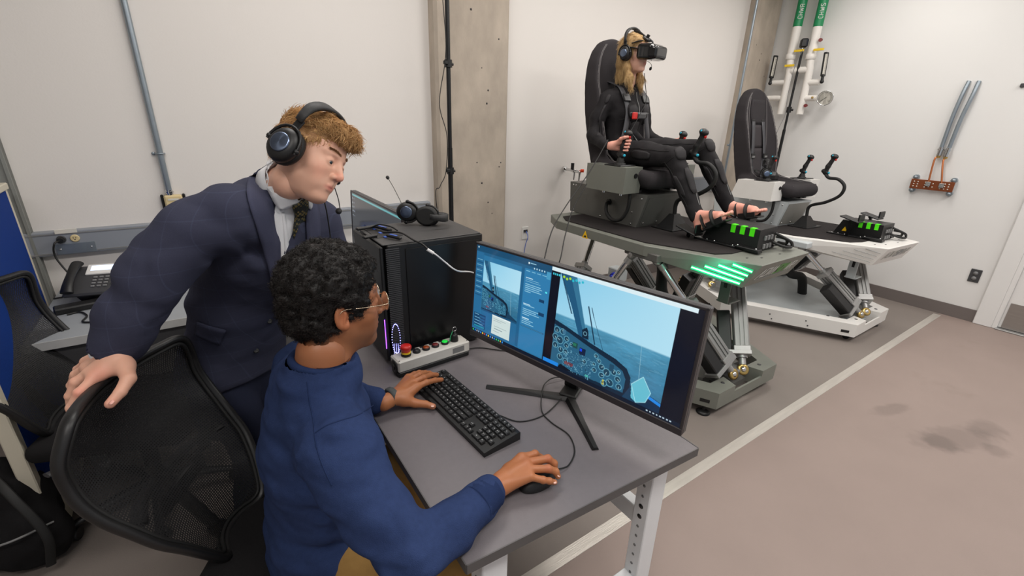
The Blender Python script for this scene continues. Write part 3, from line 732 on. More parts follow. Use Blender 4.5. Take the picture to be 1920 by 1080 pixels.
# ================================================================ right wall: copper bus bar with two conduits, outlet
c = thing('ground_bus_bar', 'copper grounding bar with insulators bolted on the right wall', 'bus bar', (5.66, 1.303, 1.165))
a, b = V((5.665, 1.479, 1.202)), V((5.665, 1.163, 1.173)); zc = (a.z+b.z)/2
ya, yb2 = a.y, b.y; zt = 1.175
m = MB(); m.box((5.665, (ya+yb2)/2, zt), (0.008, ya-yb2, 0.088), None, 0.002); bar_ = ob('bar', m, M_busbar, c)
for i in range(10):
    yy = ya-(i+.9)*(ya-yb2)/11.2
    if i in (2, 6): continue
    for dz in ((-.022, 0, .022) if i not in (4, 5) else (-.015, .015)):
        m = MB(); m.lathe([(0.0055, 0), (0.0055, .0012), (.0, .0012)], (5.661, yy, zt+dz), (-1, 0, 0), 8); ob('hole_rim', m, M_label, bar_)
for y_ in (ya-.02, yb2+.02):
    for dz in (-.06, .06):
        m = MB(); m.cyl((5.72, y_, zt+dz), (5.68, y_, zt+dz), .022, 14); m.ball((5.676, y_, zt+dz), .017, 12, 8); ob('insulator', m, M_galv, c)
    m = MB(); m.box((5.69, y_, zt), (.006, .03, .14)); ob('bracket', m, M_galv, c)
lugs = []
def bend(pxs, name, label):
    c2 = thing(name, label, 'conduit', pxs[-1])
    P = [V(p) for p in pxs]
    m = MB(); m.tube(P[:4], .0155, 12, 5); ob('pipe', m, M_galv, c2)
    d_ = (P[3]-P[2]).normalized()
    m = MB(); m.cyl(P[3]-d_*.02, P[3]+d_*.055, .020, 14); m.cyl(P[3]-d_*.005, P[3]+d_*.008, .025, 14); ob('connector', m, M_chrome, c2)
    m = MB(); m.cyl(P[3]+d_*.055, P[3]+d_*.075, .018, 8, .014); ob('gland', m, M_brass, c2)
    m = MB(); m.tube([P[3]+d_*.07, P[4], P[5]], .0075, 10, 5); ob('ground_wire', m, M_copper, c2)
    m = MB(); m.box(P[5]+V(-.006, 0, 0), (.012, .035, .04), None, .003); m.cyl(P[5]+V(-.01, 0, -.008), P[5]+V(-.022, 0, -.008), .009, 8); ob('lug', m, M_alu, c2)
bend([(5.71, 1.324, 2.067), (5.69, 1.334, 1.946), (5.685, 1.345, 1.761), (5.685, 1.348, 1.495), (5.675, 1.365, 1.4), (5.655, 1.347, 1.184)], 'bent_conduit', 'left of two bent steel conduits above the copper bar')
bend([(5.71, 1.258, 2.064), (5.69, 1.265, 1.936), (5.685, 1.284, 1.749), (5.685, 1.294, 1.49), (5.675, 1.299, 1.382), (5.655, 1.249, 1.182)], 'bent_conduit', 'right of two bent steel conduits above the copper bar')
q = V((5.715, 0.815, 0.424)); c = thing('wall_outlet', 'dark grey duplex power outlet low on the white wall near the door', 'outlet', q)
m = MB(); m.box((5.714, q.y, q.z), (0.008, 0.075, 0.12), None, 0.003); ob('plate', m, M_dgrey, c)
for dz in (-.024, .024):
    m = MB(); m.lathe([(0.017, 0), (0.017, 0.004), (0, .004)], (5.711, q.y, q.z+dz), (-1, 0, 0), 16); ob('receptacle', m, M_grey, c)
# little black spot of a sensor bracket at the frame's right edge of the wall
q = V((5.71, 0.983, 2.02)); m = MB(); m.box(q, (.02, .03, .03), None, .004); tag(ob('wall_bracket', m, M_dgrey), 'tiny dark bracket high on the right wall above the door side', 'bracket')

# ================================================================ desks
M_desk = mat('desk_laminate', (107, 102, 105), 0.42, 0, 0.04, 60, 0.15, 500)
M_edge = mat('desk_edge', (84, 82, 82), 0.5, 0, 0.04, 20)
M_frame = mat('white_desk_frame', (226, 228, 230), 0.35, 0, 0.02, 12)
M_bench = mat('bench_laminate', (150, 154, 158), 0.42, 0, 0.02, 20)
DZT = 0.745
def crn(): return [(0.333, 0.619), (1.094, 0.574), (1.135, 2.36), (0.333, 2.40)]
dk = thing('workbench', 'dark grey desk with white steel frame carrying the wide monitor and keyboard', 'desk', (0.7, 1.4, 0))
m = MB(); c4 = crn(); m.prism(c4, DZT-0.026, DZT-.0005); ob('desktop', m, M_desk, dk)
m = MB()
for i in range(4):
    a, b = V(*c4[i], 0), V(*c4[(i+1) % 4], 0); d_ = (b-a).normalized(); n = V(d_.y, -d_.x, 0)
    m.bar(a+V(0, 0, DZT-.013)+n*.001, b+V(0, 0, DZT-.013)+n*.001, .0275, .003, n)
ob('edge_band', m, M_edge, dk)
def fleg(x, y0, y1):  # unused
    pass
LX0, LX1, LYn, LYf = 0.42, 1.03, 0.665, 2.28
for (x, y) in ((LX0, LYn), (LX1, LYn), (LX0, LYf), (LX1, LYf)):
    m = MB(); m.box((x, y, 0.36), (0.072, 0.055, 0.67), None, 0.003); lg = ob('leg', m, M_frame, dk)
    for k in range(13):
        m = MB(); z = 0.62-k*0.042; big = k in (3, 4)
        m.lathe([(0.0085 if big else 0.005, 0), (0.0085 if big else 0.005, .0012), (0, .0012)], (x-0.036, y, z), (-1, 0, 0), 12); ob('adjustment_hole', m, M_black if big else M_grey, lg)
    m = MB(); m.cyl((x, y, 0), (x, y, .03), .03, 16); ob('foot', m, M_rubber, dk)
for y in (LYn, LYf):
    m = MB(); m.box(((LX0+LX1)/2, y, 0.705), (LX1-LX0+.07, 0.055, 0.03), None, 0.003); ob('top_rail', m, M_frame, dk)
    m = MB(); m.box(((LX0+LX1)/2, y, 0.16), (LX1-LX0-.072, 0.05, 0.07), None, 0.003); ob('cross_rail', m, M_frame, dk)
m = MB(); m.box((LX1-.0, (LYn+LYf)/2, 0.42), (0.04, LYf-LYn-.05, 0.07), None, 0.003); ob('rear_rail', m, M_frame, dk)
m = MB(); m.bar((0.80, LYn+.03, 0.70), (0.80, LYn+.62, 0.30), 0.05, 0.03, (1, 0, 0), .003)
# bench by the back wall
bn = thing('wall_bench', 'pale grey laminate bench along the back wall under the raceway', 'bench', (0.3, 2.8, 0))
m = MB(); m.box((0.34, 2.80, DZT-.0155), (2.08, 0.76, 0.030), None, 0.002); ob('benchtop', m, M_bench, bn)
m = MB(); m.box((0.34, 2.415, DZT-.018), (2.08, 0.006, 0.036)); ob('edge_band', m, mat('pale_edge', (176, 176, 174), .4), bn)
m = MB(); m.box((0.34, 2.45, DZT-.085), (2.02, 0.02, 0.10)); ob('apron', m, M_dgrey, bn)
for x in (-0.62, 1.3):
    for y in (2.5, 3.1):
        m = MB(); m.box((x, y, .355), (.05, .05, .71), None, .003); ob('leg', m, M_strut, bn)

# ---------------------------------------------------------------- raster helper for screens (drawn by formula, stored as colours on a fine grid)
class Pic:
    def __init__(s, w, h, bgc=(0, 0, 0)):
        s.w, s.h = w, h; s.a = np.zeros((h, w, 3)); s.a[:] = lin(bgc); s.Y, s.X = np.mgrid[0:h, 0:w]; s.X = s.X/(w-1)*1000; s.Y = s.Y/(h-1)*420
    def put(s, m, c, al=1.0):
        c = np.array(lin(c)) if not isinstance(c, np.ndarray) else c
        m = np.clip(m, 0, 1)[..., None]*al; s.a = s.a*(1-m)+c*m
    def rect(s, x0, y0, x1, y1, c, al=1.0): s.put(((s.X >= x0) & (s.X <= x1) & (s.Y >= y0) & (s.Y <= y1)).astype(float), c, al)
    def disc(s, x, y, r, c, al=1.0, ry=None): s.put(np.clip((1-np.hypot((s.X-x)/r, (s.Y-y)/(ry or r)))*r/1.5+.5, 0, 1), c, al)
    def ring(s, x, y, r, w, c, al=1.0): s.put(np.clip((w/2-np.abs(np.hypot(s.X-x, s.Y-y)-r))/1.2+.5, 0, 1), c, al)
    def line(s, x0, y0, x1, y1, w, c, al=1.0):
        d = np.array([x1-x0, y1-y0], float); L = (d**2).sum(); t = np.clip(((s.X-x0)*d[0]+(s.Y-y0)*d[1])/L, 0, 1)
        s.put(np.clip((w/2-np.hypot(s.X-x0-t*d[0], s.Y-y0-t*d[1]))/1.2+.5, 0, 1), c, al)
    def inside(s, pts):
        ins = np.zeros(s.X.shape, bool); n = len(pts)
        for i in range(n):
            (x1, y1), (x2, y2) = pts[i], pts[(i+1) % n]
            if y1 == y2: continue
            c = ((s.Y < y1) != (s.Y < y2)) & (s.X < (x2-x1)*(s.Y-y1)/(y2-y1)+x1); ins ^= c
        return ins
    def poly(s, pts, c, al=1.0, clip=None):
        m = s.inside(pts)
        if clip is not None: m = m & clip
        s.put(m.astype(float), c, al)
def screen_obj(name, pic, o, u, v, W, H, m, parent):
    """colours live on a grid of small faces; o = top-left corner, u right, v down"""
    h, w = pic.a.shape[:2]; o, u, v = np.array(o), np.array(u), np.array(v)
    jj, ii = np.meshgrid(np.arange(w)/(w-1), np.arange(h)/(h-1)); vs = o+jj[..., None]*u*W+ii[..., None]*v*H
    idx = np.arange(w*h).reshape(h, w); q = np.stack([idx[:-1, :-1], idx[1:, :-1], idx[1:, 1:], idx[:-1, 1:]], -1).reshape(-1, 4)
    return npob(name, vs.reshape(-1, 3), q, m, parent, pic.a.reshape(-1, 3), smooth=False)

# ---------------------------------------------------------------- cockpit picture
def cockpit(p, x0, y0, x1, y1, detail=True, seed=1):
    """view over an instrument panel: painted into rectangle x0..x1,y0..y1 of picture p"""
    r_ = random.Random(seed); W, H = x1-x0, y1-y0; f = lambda a, b: (x0+a*W, y0+b*H)
    clip = (p.X >= x0) & (p.X <= x1) & (p.Y >= y0) & (p.Y <= y1)
    T = np.clip((p.Y-y0)/H, 0, 1); U = np.clip((p.X-x0)/W, 0, 1)
    hor = 0.42+0.02*U
    k_ = ((1-U*.8)*(1-T))[..., None]; sky = np.array(lin((128, 196, 226)))*k_+np.array(lin((180, 222, 238)))*(1-k_)
    P3 = np.stack([p.X*.013, (p.Y)*.05, p.X*0], -1); nz = vnoise(P3, 1.0, 5)*.5+vnoise(P3, 3.1, 6)*.3+vnoise(P3, 7.0, 7)*.2
    g = np.clip((T-hor)/.5, 0, 1)[..., None]
    land = np.array(lin((78, 146, 178)))*(1-g)+np.array(lin((44, 106, 140)))*g; land = land*(1+.35*nz[..., None]*np.clip(g*6, 0, 1))
    m = clip.astype(float); p.put(m, sky); p.put(m*np.clip((T-hor)*60, 0, 1), land)
    for i in range(60 if detail else 25):
        a, b = r_.uniform(.3, .98), r_.uniform(.47, .8); q = f(a, b); p.rect(q[0], q[1], q[0]+r_.uniform(2, 9), q[1]+1.3, (190, 226, 236), .5*(b-.4))
    for i in range(30 if detail else 8):
        a, b = r_.uniform(.05, .95), r_.uniform(.46, .64); q = f(a, b); p.line(q[0], q[1], q[0]+r_.uniform(10, 50), q[1]+r_.uniform(-3, 5), 2, (120, 178, 204), .35)
    p.line(*f(.78, .42), *f(.82, .95), 1.6, (170, 214, 226), .5)
    # windscreen pillar, mirror and wiper
    p.poly([f(.0, .0), f(.16, .0), f(.26, .36), f(.34, .62), f(.27, .64), f(.14, .3)], (30, 84, 120), 1, clip)
    p.poly([f(.10, .0), f(.16, .0), f(.32, .55), f(.30, .58)], (56, 118, 150), .8, clip)
    p.poly([f(.0, .0), f(.015, .0), f(.16, .38), f(.145, .38)], (20, 60, 90), .9, clip)
    p.line(*f(.30, .25), *f(.40, .60), 5, (16, 46, 70)); p.line(*f(.345, .3), *f(.50, .68), 1.8, (18, 54, 80)); p.line(*f(.33, .25), *f(.36, .34), 3, (18, 54, 80))
    # panel with rounded glare shield
    sh = [f(.0, .50), f(.12, .53), f(.35, .60), f(.60, .66), f(.70, .71), f(.74, .78), f(.75, .88), f(.72, .97), f(.70, 1.0), f(.0, 1.0)]
    p.poly(sh, (14, 36, 56), 1, clip)
    inn = [f(.0, .55), f(.14, .58), f(.36, .65), f(.58, .71), f(.67, .75), f(.705, .82), f(.70, .96), f(.0, .99)]
    p.poly(inn, (38, 92, 122), 1, clip); mi = p.inside(inn) & clip
    p.poly([f(.27, .50), f(.31, .46), f(.33, .50), f(.34, .58), f(.28, .58)], (14, 36, 54), 1, clip)
    p.ring(*f(.302, .53), .016*W, 1.6, (130, 190, 210))
    G = [(.03, .60, 1), (.09, .60, 1), (.02, .68, 1), (.07, .70, 1.3), (.135, .66, .9), (.14, .73, .9), (.03, .77, 1), (.09, .80, 1), (.14, .80, .9), (.19, .70, .7),
         (.43, .71, .7), (.46, .75, .7), (.49, .80, 1), (.42, .80, .6), (.43, .86, .8), (.50, .88, .9), (.54, .83, 1.2), (.58, .92, 1.2), (.60, .80, .9), (.64, .85, .9), (.66, .92, .9), (.53, .95, 1), (.64, .78, .6), (.33, .82, .8), (.09, .88, 1), (.15, .90, .9)]
    for (a, b, s_) in G:
        q = f(a, b); R_ = .026*W*s_
        if detail:
            p.disc(*q, R_, (24, 62, 84)); p.ring(*q, R_, 2, (112, 182, 206), .9); p.line(q[0], q[1], q[0]+R_*.7*math.cos(a*50), q[1]+R_*.7*math.sin(a*50), 1.6, (190, 230, 236), .9)
        else: p.ring(*q, R_, 1.6, (96, 170, 196), .8)
    for (a, b, w, h, c) in ((.20, .66, .05, .06, (30, 70, 70)), (.27, .69, .06, .07, (14, 30, 60)), (.555, .73, .04, .07, (28, 70, 96)), (.09, .57, .03, .05, (60, 110, 140))):
        q = f(a, b); p.rect(q[0], q[1], q[0]+w*W, q[1]+h*H, c)
    q = f(.205, .67); p.rect(q[0], q[1], q[0]+.03*W, q[1]+.03*H, (40, 120, 90), .8)
    q = f(.275, .70); p.rect(q[0], q[1], q[0]+.02*W, q[1]+.03*H, (20, 70, 230)); q = f(.14, .90); p.rect(q[0], q[1], q[0]+.09*W, q[1]+.035*H, (120, 50, 48), .8)
    for i in range(260 if detail else 60):
        a, b = r_.uniform(.12, .40), r_.uniform(.76, .99); q = f(a, b)
        p.rect(q[0], q[1], q[0]+r_.uniform(1.5, 5), q[1]+r_.uniform(1.5, 3.5), r_.choice([(120, 178, 200), (20, 46, 66), (90, 150, 176), (60, 110, 140)]), .9)
    # lower right: console, blade of the mirror
    p.poly([f(.70, 1.0), f(.76, .84), f(.80, .90), f(1, .98), f(1, 1)], (22, 60, 88), 1, clip)
    if detail:
        p.poly([f(.86, .86), f(1.0, .90), f(1.0, 1.0), f(.84, 1.0)], (20, 44, 70), 1, clip); p.poly([f(.865, .865), f(1.0, .905), f(1.0, .935), f(.86, .895)], (30, 130, 220), 1, clip)

# ================================================================ wide monitor
def monitor(name, label, c_bot, u, tilt, W, H, pic, zdesk, stand=True, strength=1.0):
    u = V(u).normalized(); n0 = V(0, 0, 1).cross(u)*-1   # u runs left->right seen from the front; n points to the viewer
    n0 = u.cross(V(0, 0, 1)); up = (V(0, 0, 1)*math.cos(tilt)-n0*math.sin(tilt)); n = u.cross(up)
    c = thing(name, label, 'monitor', (c_bot[0], c_bot[1], zdesk)); B = V(c_bot)
    O = lambda a, b, d=0: B+u*a+up*b+n*d
    R = Matrix((u, up, n)).transposed()
    m = MB(); m.box(O(0, H/2, -.022), (W, H, .026), None, .004, R); m.box(O(0, H/2, -.045), (W*.8, H*.7, .03), None, .012, R); ob('housing', m, M_dgrey, c)
    m = MB(); bz = .009
    m.box(O(0, H-bz/2, -.005), (W, bz, .012), None, .002, R); m.box(O(0, .011, -.005), (W, .022, .014), None, .002, R)
    m.box(O(-W/2+bz/2, H/2, -.005), (bz, H, .012), None, .002, R); m.box(O(W/2-bz/2, H/2, -.005), (bz, H, .012), None, .002, R); ob('bezel', m, M_bezel, c)
    ms = vcol('screen_light', 0.15, strength)
    screen_obj('screen', pic, O(-W/2+bz, H-bz, -.002), u, -up, W-2*bz, H-bz-.022, ms, c)
    return c, O, R, u, up, n
M_bezel = mat('monitor_bezel', (52, 48, 50), .4, 0, .03, 20)
p = Pic(620, 262, (50, 122, 166))
rr_ = random.Random(5)
# left window: simulator control panel
p.rect(0, 0, 420, 420, (42, 112, 156)); p.rect(0, 0, 420, 26, (24, 74, 108)); p.rect(0, 26, 420, 40, (32, 92, 132))
p.rect(0, 30, 46, 400, (38, 104, 148)); p.rect(8, 6, 14, 12, (200, 226, 236))
for i in range(7):
    y = 62+i*26; p.rect(8, y, 40, y+3, (120, 180, 206), .8); p.rect(4, y+12, 44, y+18, (30, 84, 124))
cockpit(p, 50, 62, 268, 292, False, 2); p.rect(50, 292, 268, 300, (26, 80, 116))
p.rect(268, 40, 284, 400, (30, 92, 134)); p.rect(50, 300, 268, 404, (36, 102, 146))
p.rect(286, 40, 416, 400, (46, 120, 168))
p.rect(396, 28, 416, 58, (70, 150, 190)); p.rect(300, 10, 306, 18, (220, 236, 240)); p.rect(310, 12, 340, 15, (150, 200, 220))
for k in range(5): p.rect(330+k*13, 28, 335+k*13, 34, (190, 222, 232))
for k in range(4): p.rect(292+k*28, 48, 312+k*28, 51, (120, 184, 212))
for (y, n_) in ((84, 2), (104, 5), (196, 1), (214, 4), (262, 3)):
    for k in range(n_): p.rect(294, y+k*8, 294+rr_.uniform(30, 92), y+k*8+2.6, (150, 205, 226), .85)
for y in (76, 190, 254): p.rect(294, y, 330, y+4, (196, 226, 238))
p.rect(372, 150, 398, 164, (20, 60, 96)); p.rect(376, 206, 404, 222, (20, 60, 96)); p.rect(398, 112, 408, 118, (90, 230, 236)); p.rect(290, 290, 412, 296, (20, 62, 96)); p.rect(292, 292, 408, 294, (80, 150, 190))
p.rect(8, 322, 84, 392, (22, 66, 104)); 
for k in range(4): p.rect(12, 328+k*15, 40+k*9, 331+k*15, (110, 170, 200)); p.rect(44, 330+k*15, 78, 338+k*15, (34, 92, 134))
p.rect(12, 384, 76, 390, (36, 170, 190), .6)
p.rect(124, 300, 234, 392, (200, 216, 214)); p.rect(124, 300, 234, 306, (220, 232, 232))
for (x0, y0, x1) in ((134, 316, 206), (134, 324, 180), (140, 350, 214), (140, 362, 190), (134, 374, 170)): p.rect(x0, y0, x1, y0+2, (120, 140, 146))
p.rect(0, 404, 1000, 420, (10, 22, 40))
for k in range(16):
    p.rect(6+k*12.5, 408, 12+k*12.5, 416, rr_.choice([(200, 210, 220), (40, 140, 230), (220, 60, 60), (240, 200, 60), (60, 200, 120), (150, 190, 220)]))
# right window: cockpit view
p.rect(420, 0, 1000, 404, (8, 12, 26)); p.rect(420, 0, 980, 15, (214, 232, 238))
cockpit(p, 462, 16, 925, 404, True, 1)
p.rect(424, 388, 500, 404, (30, 130, 220)); p.poly([(500, 404), (510, 386), (560, 396), (548, 404)], (8, 16, 30))
for k in range(4): p.rect(426+(k % 4)*9, 24+(k//2)*0, 432+(k % 4)*9, 32, (60, 190, 210))
for k in range(7): p.disc(478+k*14, 28+(k % 2)*5, 5, (170, 220, 40) if k < 3 else (40, 180, 200))
p.poly([(812, 404-64), (850, 404-108), (885, 404-60), (872, 404-18), (838, 404-2), (818, 404-12)], (98, 184, 204)); 
for a_, b_ in (((812, 340), (850, 296)), ((850, 296), (885, 344)), ((885, 344), (872, 386)), ((872, 386), (838, 402)), ((838, 402), (812, 340))): p.line(*a_, *b_, 2, (170, 226, 236))
for x_ in (622, 629): p.ring(x_+8, 388, 3, 2, (90, 210, 190))
p.rect(700, 372, 707, 392, (220, 210, 60)); p.rect(702, 376, 705, 388, (30, 60, 80))
for k in range(8): p.rect(880+k*12, 409, 886+k*12, 414, (180, 200, 214))
dm = thing  # alias
mon, O, R_, mu, mup, mn = monitor('wide_monitor', 'very wide dark monitor on the desk showing a blue cockpit flight view', (0.873, 0.982, 0.85), (0.217, -0.976, 0), math.radians(5), 0.862, 0.372, p, DZT, strength=0.90)
m = MB(); m.box(O(0, .17, -.075), (.11, .11, .03), None, .006, R_); m.bar(O(0, .17, -.085), V(O(0, .17, -.10).x, O(0, .17, -.10).y, DZT+.012)+V(-.01, 0, 0), .06, .022, mn, .005); ob('neck', m, M_black, mon)
b0 = V((0.933, 0.972, 0.757)); nb = V(O(0, .17, -.10).x, O(0, .17, -.10).y, DZT+.012)
m = MB(); m.bar(b0+V(-.012, 0, 0), nb+(nb-b0).normalized()*.02, .06, .016, (0, 0, 1), .004); ob('stand_arm', m, M_black, mon)
for e in ((0.725, 1.184, 0.757), (0.826, 0.733, 0.757)):
    e = V(e); d_ = (e-b0).normalized(); m = MB(); s_ = d_.cross(V(0, 0, 1))
    rows = [(b0-d_*.012, .020, .013), (b0+(e-b0)*.5, .014, .011), (e, .011, .008)]
    vs = []
    for (q, w_, h_) in rows: q = V(q.x, q.y, DZT+.001); vs += [q-s_*w_, q-s_*w_*.55+V(0, 0, h_), q+s_*w_*.55+V(0, 0, h_), q+s_*w_]
    fs = [(0, 1, 2, 3), (11, 10, 9, 8)]+[(k*4+j, (k+1)*4+j, (k+1)*4+(j+1) % 4, k*4+(j+1) % 4) for k in (0, 1) for j in range(4)]
    m.add(vs, fs); ob('stand_foot', m, M_black, mon)

# ================================================================ keyboard
kc = thing('keyboard', 'black full-size computer keyboard on the desk in front of the wide monitor', 'keyboard', (0.585, 1.108, DZT), math.radians(-90+4.0))
# local x along the length (towards the camera end), y towards the monitor
KL, KW = 0.445, 0.132
def ky(x, y, z): return (x, y, z)
m = MB(); m.prism([(-KW/2, 0.0), (KW/2, 0.0), (KW/2, 0.026), (KW/2-.012, .028), (-KW/2, 0.015)], -KL/2, KL/2, (0, 0, 0), (0, 1, 0), (0, 0, 1)); ob('case', m, M_black, kc, world=False)
slope = math.atan2(.012, KW-.01)
M_key = mat('key_plastic', (36, 36, 37), .42, 0, .05, 60); M_leg = mat('key_legend', (205, 205, 205), .5)
keyme = {}
rows = [(0.051, [(0, 1), (2, 1), (3, 1), (4, 1), (5, 1), (6.5, 1), (7.5, 1), (8.5, 1), (9.5, 1), (11, 1), (12, 1), (13, 1), (14, 1), (15.3, 1), (16.3, 1), (17.3, 1), (18.6, 1), (19.6, 1), (20.6, 1), (21.6, 1)]),
    (0.029, [(i, 1) for i in range(13)]+[(13, 2), (15.3, 1), (16.3, 1), (17.3, 1), (18.6, 1), (19.6, 1), (20.6, 1), (21.6, 1)]),
    (0.010, [(0, 1.5)]+[(1.5+i, 1) for i in range(12)]+[(13.5, 1.5), (15.3, 1), (16.3, 1), (17.3, 1), (18.6, 1), (19.6, 1), (20.6, 1), (21.6, 1)]),
    (-0.009, [(0, 1.75)]+[(1.75+i, 1) for i in range(11)]+[(12.75, 2.25), (18.6, 1), (19.6, 1), (20.6, 1)]),
    (-0.028, [(0, 2.25)]+[(2.25+i, 1) for i in range(10)]+[(12.25, 2.75), (16.3, 1), (18.6, 1), (19.6, 1), (20.6, 1), (21.6, 1)]),
    (-0.047, [(0, 1.25), (1.25, 1.25), (2.5, 1.25), (3.75, 6.25), (10, 1.25), (11.25, 1.25), (12.5, 1.25), (13.75, 1.25), (15.3, 1), (16.3, 1), (17.3, 1), (18.6, 2), (20.6, 1)])]
U_ = 0.0188
for (yy, ks) in rows:
    for (kx, kw) in ks:
        w_ = kw*U_-.0026; x = -KL/2+.009+(kx+kw/2)*U_; zz = .0175+(yy+KW/2)*math.tan(slope)
        key = round(kw, 2)
        if key not in keyme:
            m = MB(); h = .0155/2; a = w_/2
            m.hexa([(-a, -h, 0), (a, -h, 0), (a, h, 0), (-a, h, 0)], [(-a+.0018, -h+.0016, .0052), (a-.0018, -h+.0016, .0052), (a-.0018, h-.002, .0052), (-a+.0018, h-.002, .0052)])
            o = ob('key', m, M_key, kc, world=False); keyme[key] = o.data
            ml = MB()
            if kw < 6: ml.box((-.002, .002, .0055), (.0022, .0032, .0004)); ml.box((.0012, .0012, .0055), (.0010, .0026, .0004)); 
            keyme[(key, 'l')] = ml
        else:
            o = bpy.data.objects.new('key', keyme[key]); COL.objects.link(o); o.parent = kc
        o.matrix_basis = Matrix.Translation((x, yy, zz)) @ Matrix.Rotation(slope, 4, 'X')
lg = MB(); rk = random.Random(8)
for (yy, ks) in rows:
    for (kx, kw) in ks:
        if kw > 6: continue
        x = -KL/2+.009+(kx+kw/2)*U_; zz = .0175+(yy+KW/2)*math.tan(slope)+.0056
        for _ in range(2): lg.box((x+rk.uniform(-.0035, .0025), yy+rk.uniform(0, .003), zz), (rk.uniform(.0008, .0016), rk.uniform(.0020, .0032), .0003))
o = ob('key_legends', lg, M_leg, kc, world=False); o['kind'] = 'stuff'
# keyboard and mouse cables
m = MB(); zc_ = DZT+.003
m.tube([(0.671, 1.021, 0.75), (0.713, 0.958, 0.748), (0.799, 0.944, 0.748), (0.903, 0.981, 0.75), (0.936, 0.992, 0.76), (0.985, 0.988, 0.75), (1.0, .99, DZT+.004), (1.07, 1.0, DZT+.004)], .0021, 8, 8); tag(ob('keyboard_cable', m, M_cable), 'thin black cable looping from the keyboard behind the monitor stand', 'cable')
m = MB(); m.tube([(0.674, 0.723, 0.757), (0.716, 0.726, 0.749), (0.77, 0.762, 0.748), (0.802, 0.826, 0.748), (0.795, 0.901, 0.748), (0.805, 0.964, 0.75), (0.858, 1.032, 0.765), (0.915, 1.083, 0.755), (0.96, 1.087, 0.76), (1.02, 1.07, DZT+.004)], .0021, 8, 8); tag(ob('mouse_cable', m, M_cable), 'thin black cable curving from the mouse past the stand foot', 'cable')
m = MB(); m.tube([(0.791, 1.463, 0.752), (0.854, 1.449, 0.748), (0.918, 1.383, 0.748), (0.98, 1.33, DZT+.003), (1.06, 1.28, DZT+.003)], .0022, 8, 6); tag(ob('control_cable', m, M_cable), 'black cable running from the button box behind the wide monitor', 'cable')
# mouse
mc = V((0.605, 0.724, 0.76)); mc.z = DZT
ms_ = thing('computer_mouse', 'black computer mouse under the seated man\'s right hand', 'mouse', mc)
s_ = SDF((-.065, -.045, -.005), (.065, .045, .05), .0022); s_.ell((0, 0, 0.002), (.056, .031, .033), None, .0); s_.box((0, 0, -.02), (.1, .1, .02), None, 0, .003, 's')
vs, q = s_.mesh(); A_ = math.radians(0); npob('shell', vs, q, M_black, ms_, world=False)
m = MB(); m.cyl((.028, -.004, .026), (.028, .004, .026), .008, 12); ob('scroll_wheel', m, M_rubber, ms_, world=False)

# ================================================================ control box with buttons
M_box = mat('control_box_grey', (206, 203, 196), .42, 0, .02, 30)
cb = thing('control_box', 'long pale grey push-button box with red emergency stop on the desk', 'control box', (.634, 1.447, DZT), math.radians(3.5))
m = MB(); m.box((0, 0, .010), (.302, .070, .020), None, .003); ob('base', m, M_black, cb, world=False)
m = MB(); m.box((0, 0, .043), (.306, .074, .046), None, .005); bd = ob('body', m, M_box, cb, world=False)
m = MB(); m.lathe([(.026, 0), (.026, .003), (.020, .004), (.0, .004)], (-.153, 0, .034), (-1, 0, 0), 20); m.cyl((-.155, 0, .034), (-.160, 0, .034), .012, 14); ob('cable_gland', m, M_black, cb, world=False)
m = MB(); m.box((.100, -.0375, .043), (.052, .0012, .022)); ob('type_plate', m, M_grey, bd, world=False)
for x in (-.145, .145):
    for y in (-.028, .028): m = MB(); m.cyl((x, y, .0655), (x, y, .067), .003, 8); ob('screw', m, M_chrome, bd, world=False)
bx_ = [-.105, -.062, -.022, .018, .060, .103]
Z0 = .066
m = MB(); m.cyl((bx_[0], 0, Z0), (bx_[0], 0, Z0+.006), .019, 20); m.cyl((bx_[0], 0, Z0+.006), (bx_[0], 0, Z0+.014), .0165, 20); ob('stop_collar', m, M_black, cb, world=False)
m = MB(); m.cyl((bx_[0], 0, Z0+.010), (bx_[0], 0, Z0+.017), .0178, 20); ob('stop_ring', m, M_yellow, cb, world=False)
m = MB(); m.lathe([(.0165, 0), (.0165, .006), (.021, .013), (.0215, .020), (.019, .0245), (.012, .027), (0, .0275)], (bx_[0], 0, Z0+.016), (0, 0, 1), 24); tag(ob('stop_button', m, M_red, cb, world=False), 'red mushroom emergency stop button')
for x, mm, nm in ((bx_[1], M_black, 'black_button'), (bx_[2], mat('amber_button', (150, 66, 20), .3), 'amber_button'), (bx_[3], M_dred, 'red_button'), (bx_[4], emit('green_lit', (20, 190, 60), .55), 'green_button')):
    m = MB(); m.lathe([(.0150, 0), (.0150, .007), (.0125, .009), (.0125, .005), (0, .005)], (x, 0, Z0), (0, 0, 1), 20); b_ = ob('button', m, M_black, cb, world=False)
    m = MB(); m.lathe([(.0120, 0), (.0120, .009), (.0105, .011), (0, .012)], (x, 0, Z0), (0, 0, 1), 20); ob('button_cap', m, mm, b_, world=False)
    m = MB(); m.box((x-.004, .024, Z0+.001), (.02, .010, .002)); ob('button_label', m, M_black, cb, world=False)
x = bx_[5]
m = MB(); m.lathe([(.0165, 0), (.0165, .012), (.0135, .022), (.0135, .030), (0, .031)], (x, 0, Z0), (0, 0, 1), 20); ob('key_switch', m, M_black, cb, world=False)
m = MB(); m.box((x, 0, Z0+.038), (.004, .014, .02), None, .001); m.tube([(x+.009*math.cos(a), -.003, Z0+.052+.009*math.sin(a)) for a in np.linspace(0, 2*PI, 14)[:-1]], .0011, 6, 0, True); ob('key', m, M_chrome, cb, world=False)
m = MB(); m.tube([(x-.008, -.003, Z0+.045), (x-.02, -.008, Z0+.03), (x-.026, -.012, Z0+.016), (x-.03, -.012, Z0+.005)], .0022, 6, 6); ob('key_tag', m, M_green, cb, world=False)

